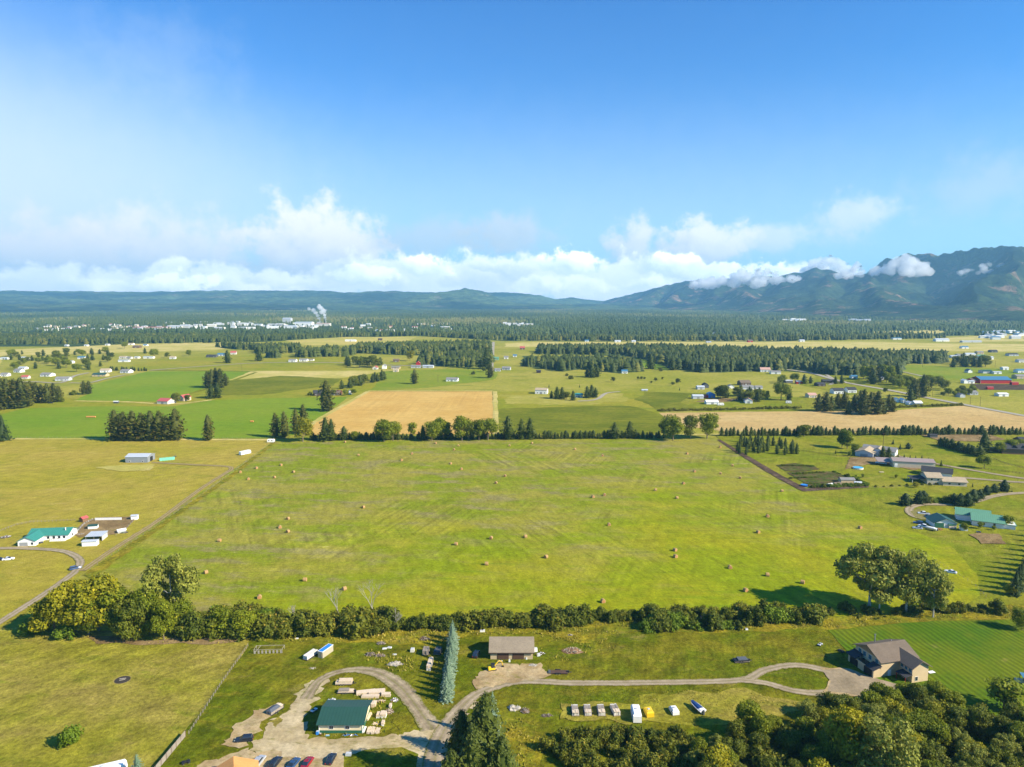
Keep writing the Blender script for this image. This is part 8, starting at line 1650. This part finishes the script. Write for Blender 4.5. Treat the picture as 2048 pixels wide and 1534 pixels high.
# wooden pen
p = G(508, 1309); t = thing('animal_pen', tuple(p), R(3), 'old open wooden pen with upright slabs on the left yard', 'pen')
for i in range(8):
    q = MB(); q.box(i * 1.2, i * 1.2 + .55, 0, .12, 0, 1.25); q.build('slab', M['dead'], t)
b = MB()
for y in (0, 2.8): b.tube((-.1, y, 1.6), (9.2, y, 1.6), .06, .06, 5)
for x in (0, 9.1): b.tube((x, 0, 1.6), (x, 2.8, 1.6), .06, .06, 5); b.tube((x, 0, 0), (x, 0, 1.6), .07); b.tube((x, 2.8, 0), (x, 2.8, 1.6), .07)
b.tube((-.1, 0, .1), (1.4, 2.8, 1.6), .06); b.build('frame', M['dead'], t)
# utility poles along the county road
def pole(u, v, h, lb, arms=1):
    p = G(u, v); t = thing('utility_pole', tuple(p), R(20), lb, 'utility pole', 'utility poles'); b = MB(); b.tube((0, 0, 0), (0, 0, h), .18, .12, 7); b.build('pole', M['brown'], t)
    for k in range(arms): q = MB(); q.box(-1.3, 1.3, -.07, .07, h - .6 - k, h - .45 - k); q.build('crossarm', M['brown'], t)
for u, v, h, lb in ((1960, 813, 11, 'taller utility pole beside the county road near the right edge'), (1940, 810, 9, 'shorter utility pole beside the county road near the right edge'), (1865, 793, 10, 'utility pole by the tall pines at the road bend'), (1845, 735, 12, 'thin utility pole in the far green field'), (1990, 735, 12, 'thin utility pole left of the far right houses'), (1857, 676, 16, 'tall thin pole near the white arena'), (1766, 893, 11, 'white pole with rigging right of the grey farmhouse'), (876, 764, 10, 'thin pole left of the white farmhouse'), (484, 742, 10, 'thin pole at the lane by the dry field')): pole(u, v, h, lb)
# wires between the roadside poles
PL = [G(1960, 813), G(1940, 810), G(1865, 793)]
t = thing('power_line', tuple(PL[0]), 0, 'thin sagging wires strung along the county road poles', 'power line')
for k in range(2):
    for side in (-1, 1):
        b = MB(); h = (10.4, 8.4, 9.4); q0 = None
        for i in range(17):
            f = (k + i / 16); a = int(min(f, 1.999)); g_ = f - a if k == a or f < 2 else 1
            g_ = i / 16; p_ = PL[k].lerp(PL[k + 1], g_) - PL[0]; p_.z = h[k] * (1 - g_) + h[k + 1] * g_ - 4 * g_ * (1 - g_) * 1.6; p_.y += side * 1.1
            if q0 is not None: b.tube(q0, p_, .03, .03, 4)
            q0 = p_
        b.build('wire', M['dgrey'], t)
# log on the grass, boulders, white posts
for a in ((1127, 1452, 45, (1.8, .25, .2), 'dead', 'single pale log lying left of the thicket', 'log'), (1160, 1289, -30, (3.0, .3, .3), 'dead', 'long pale log above the large scrap heap', 'log')):
    p = G(a[0], a[1]); t = thing('log', tuple(p), R(a[2]), a[5], 'log'); b = MB(); b.tube((-a[3][0] / 2, 0, .12), (a[3][0] / 2, 0, .14), .13, .09, 7); b.build('trunk', M['dead'], t)
# mint-green hoop tent and cart by the grey barn
p = G(319, 922); t = thing('hoop_tent', tuple(p), R(28), 'pale mint covered row of bales right of the grey barn', 'hoop tent'); b = MB()
for i in range(5):
    prof = [(math.cos(math.pi * k / 8), math.sin(math.pi * k / 8)) for k in range(9)]; b.hull([(i * 2.0, c * 1.5, s * 2.2) for c, s in prof], [(i * 2.0 + 1.9, c * 1.5, s * 2.2) for c, s in prof])
b.build('cover', M['mint'], t); q = MB(); q.box(-.1, 9.9, -1.6, 1.6, 0, .12); q.build('base', M['oldwood'], t)
quad(G(350, 914), 30, 'dgrey', 'dark machine on the grass right of the mint cover')
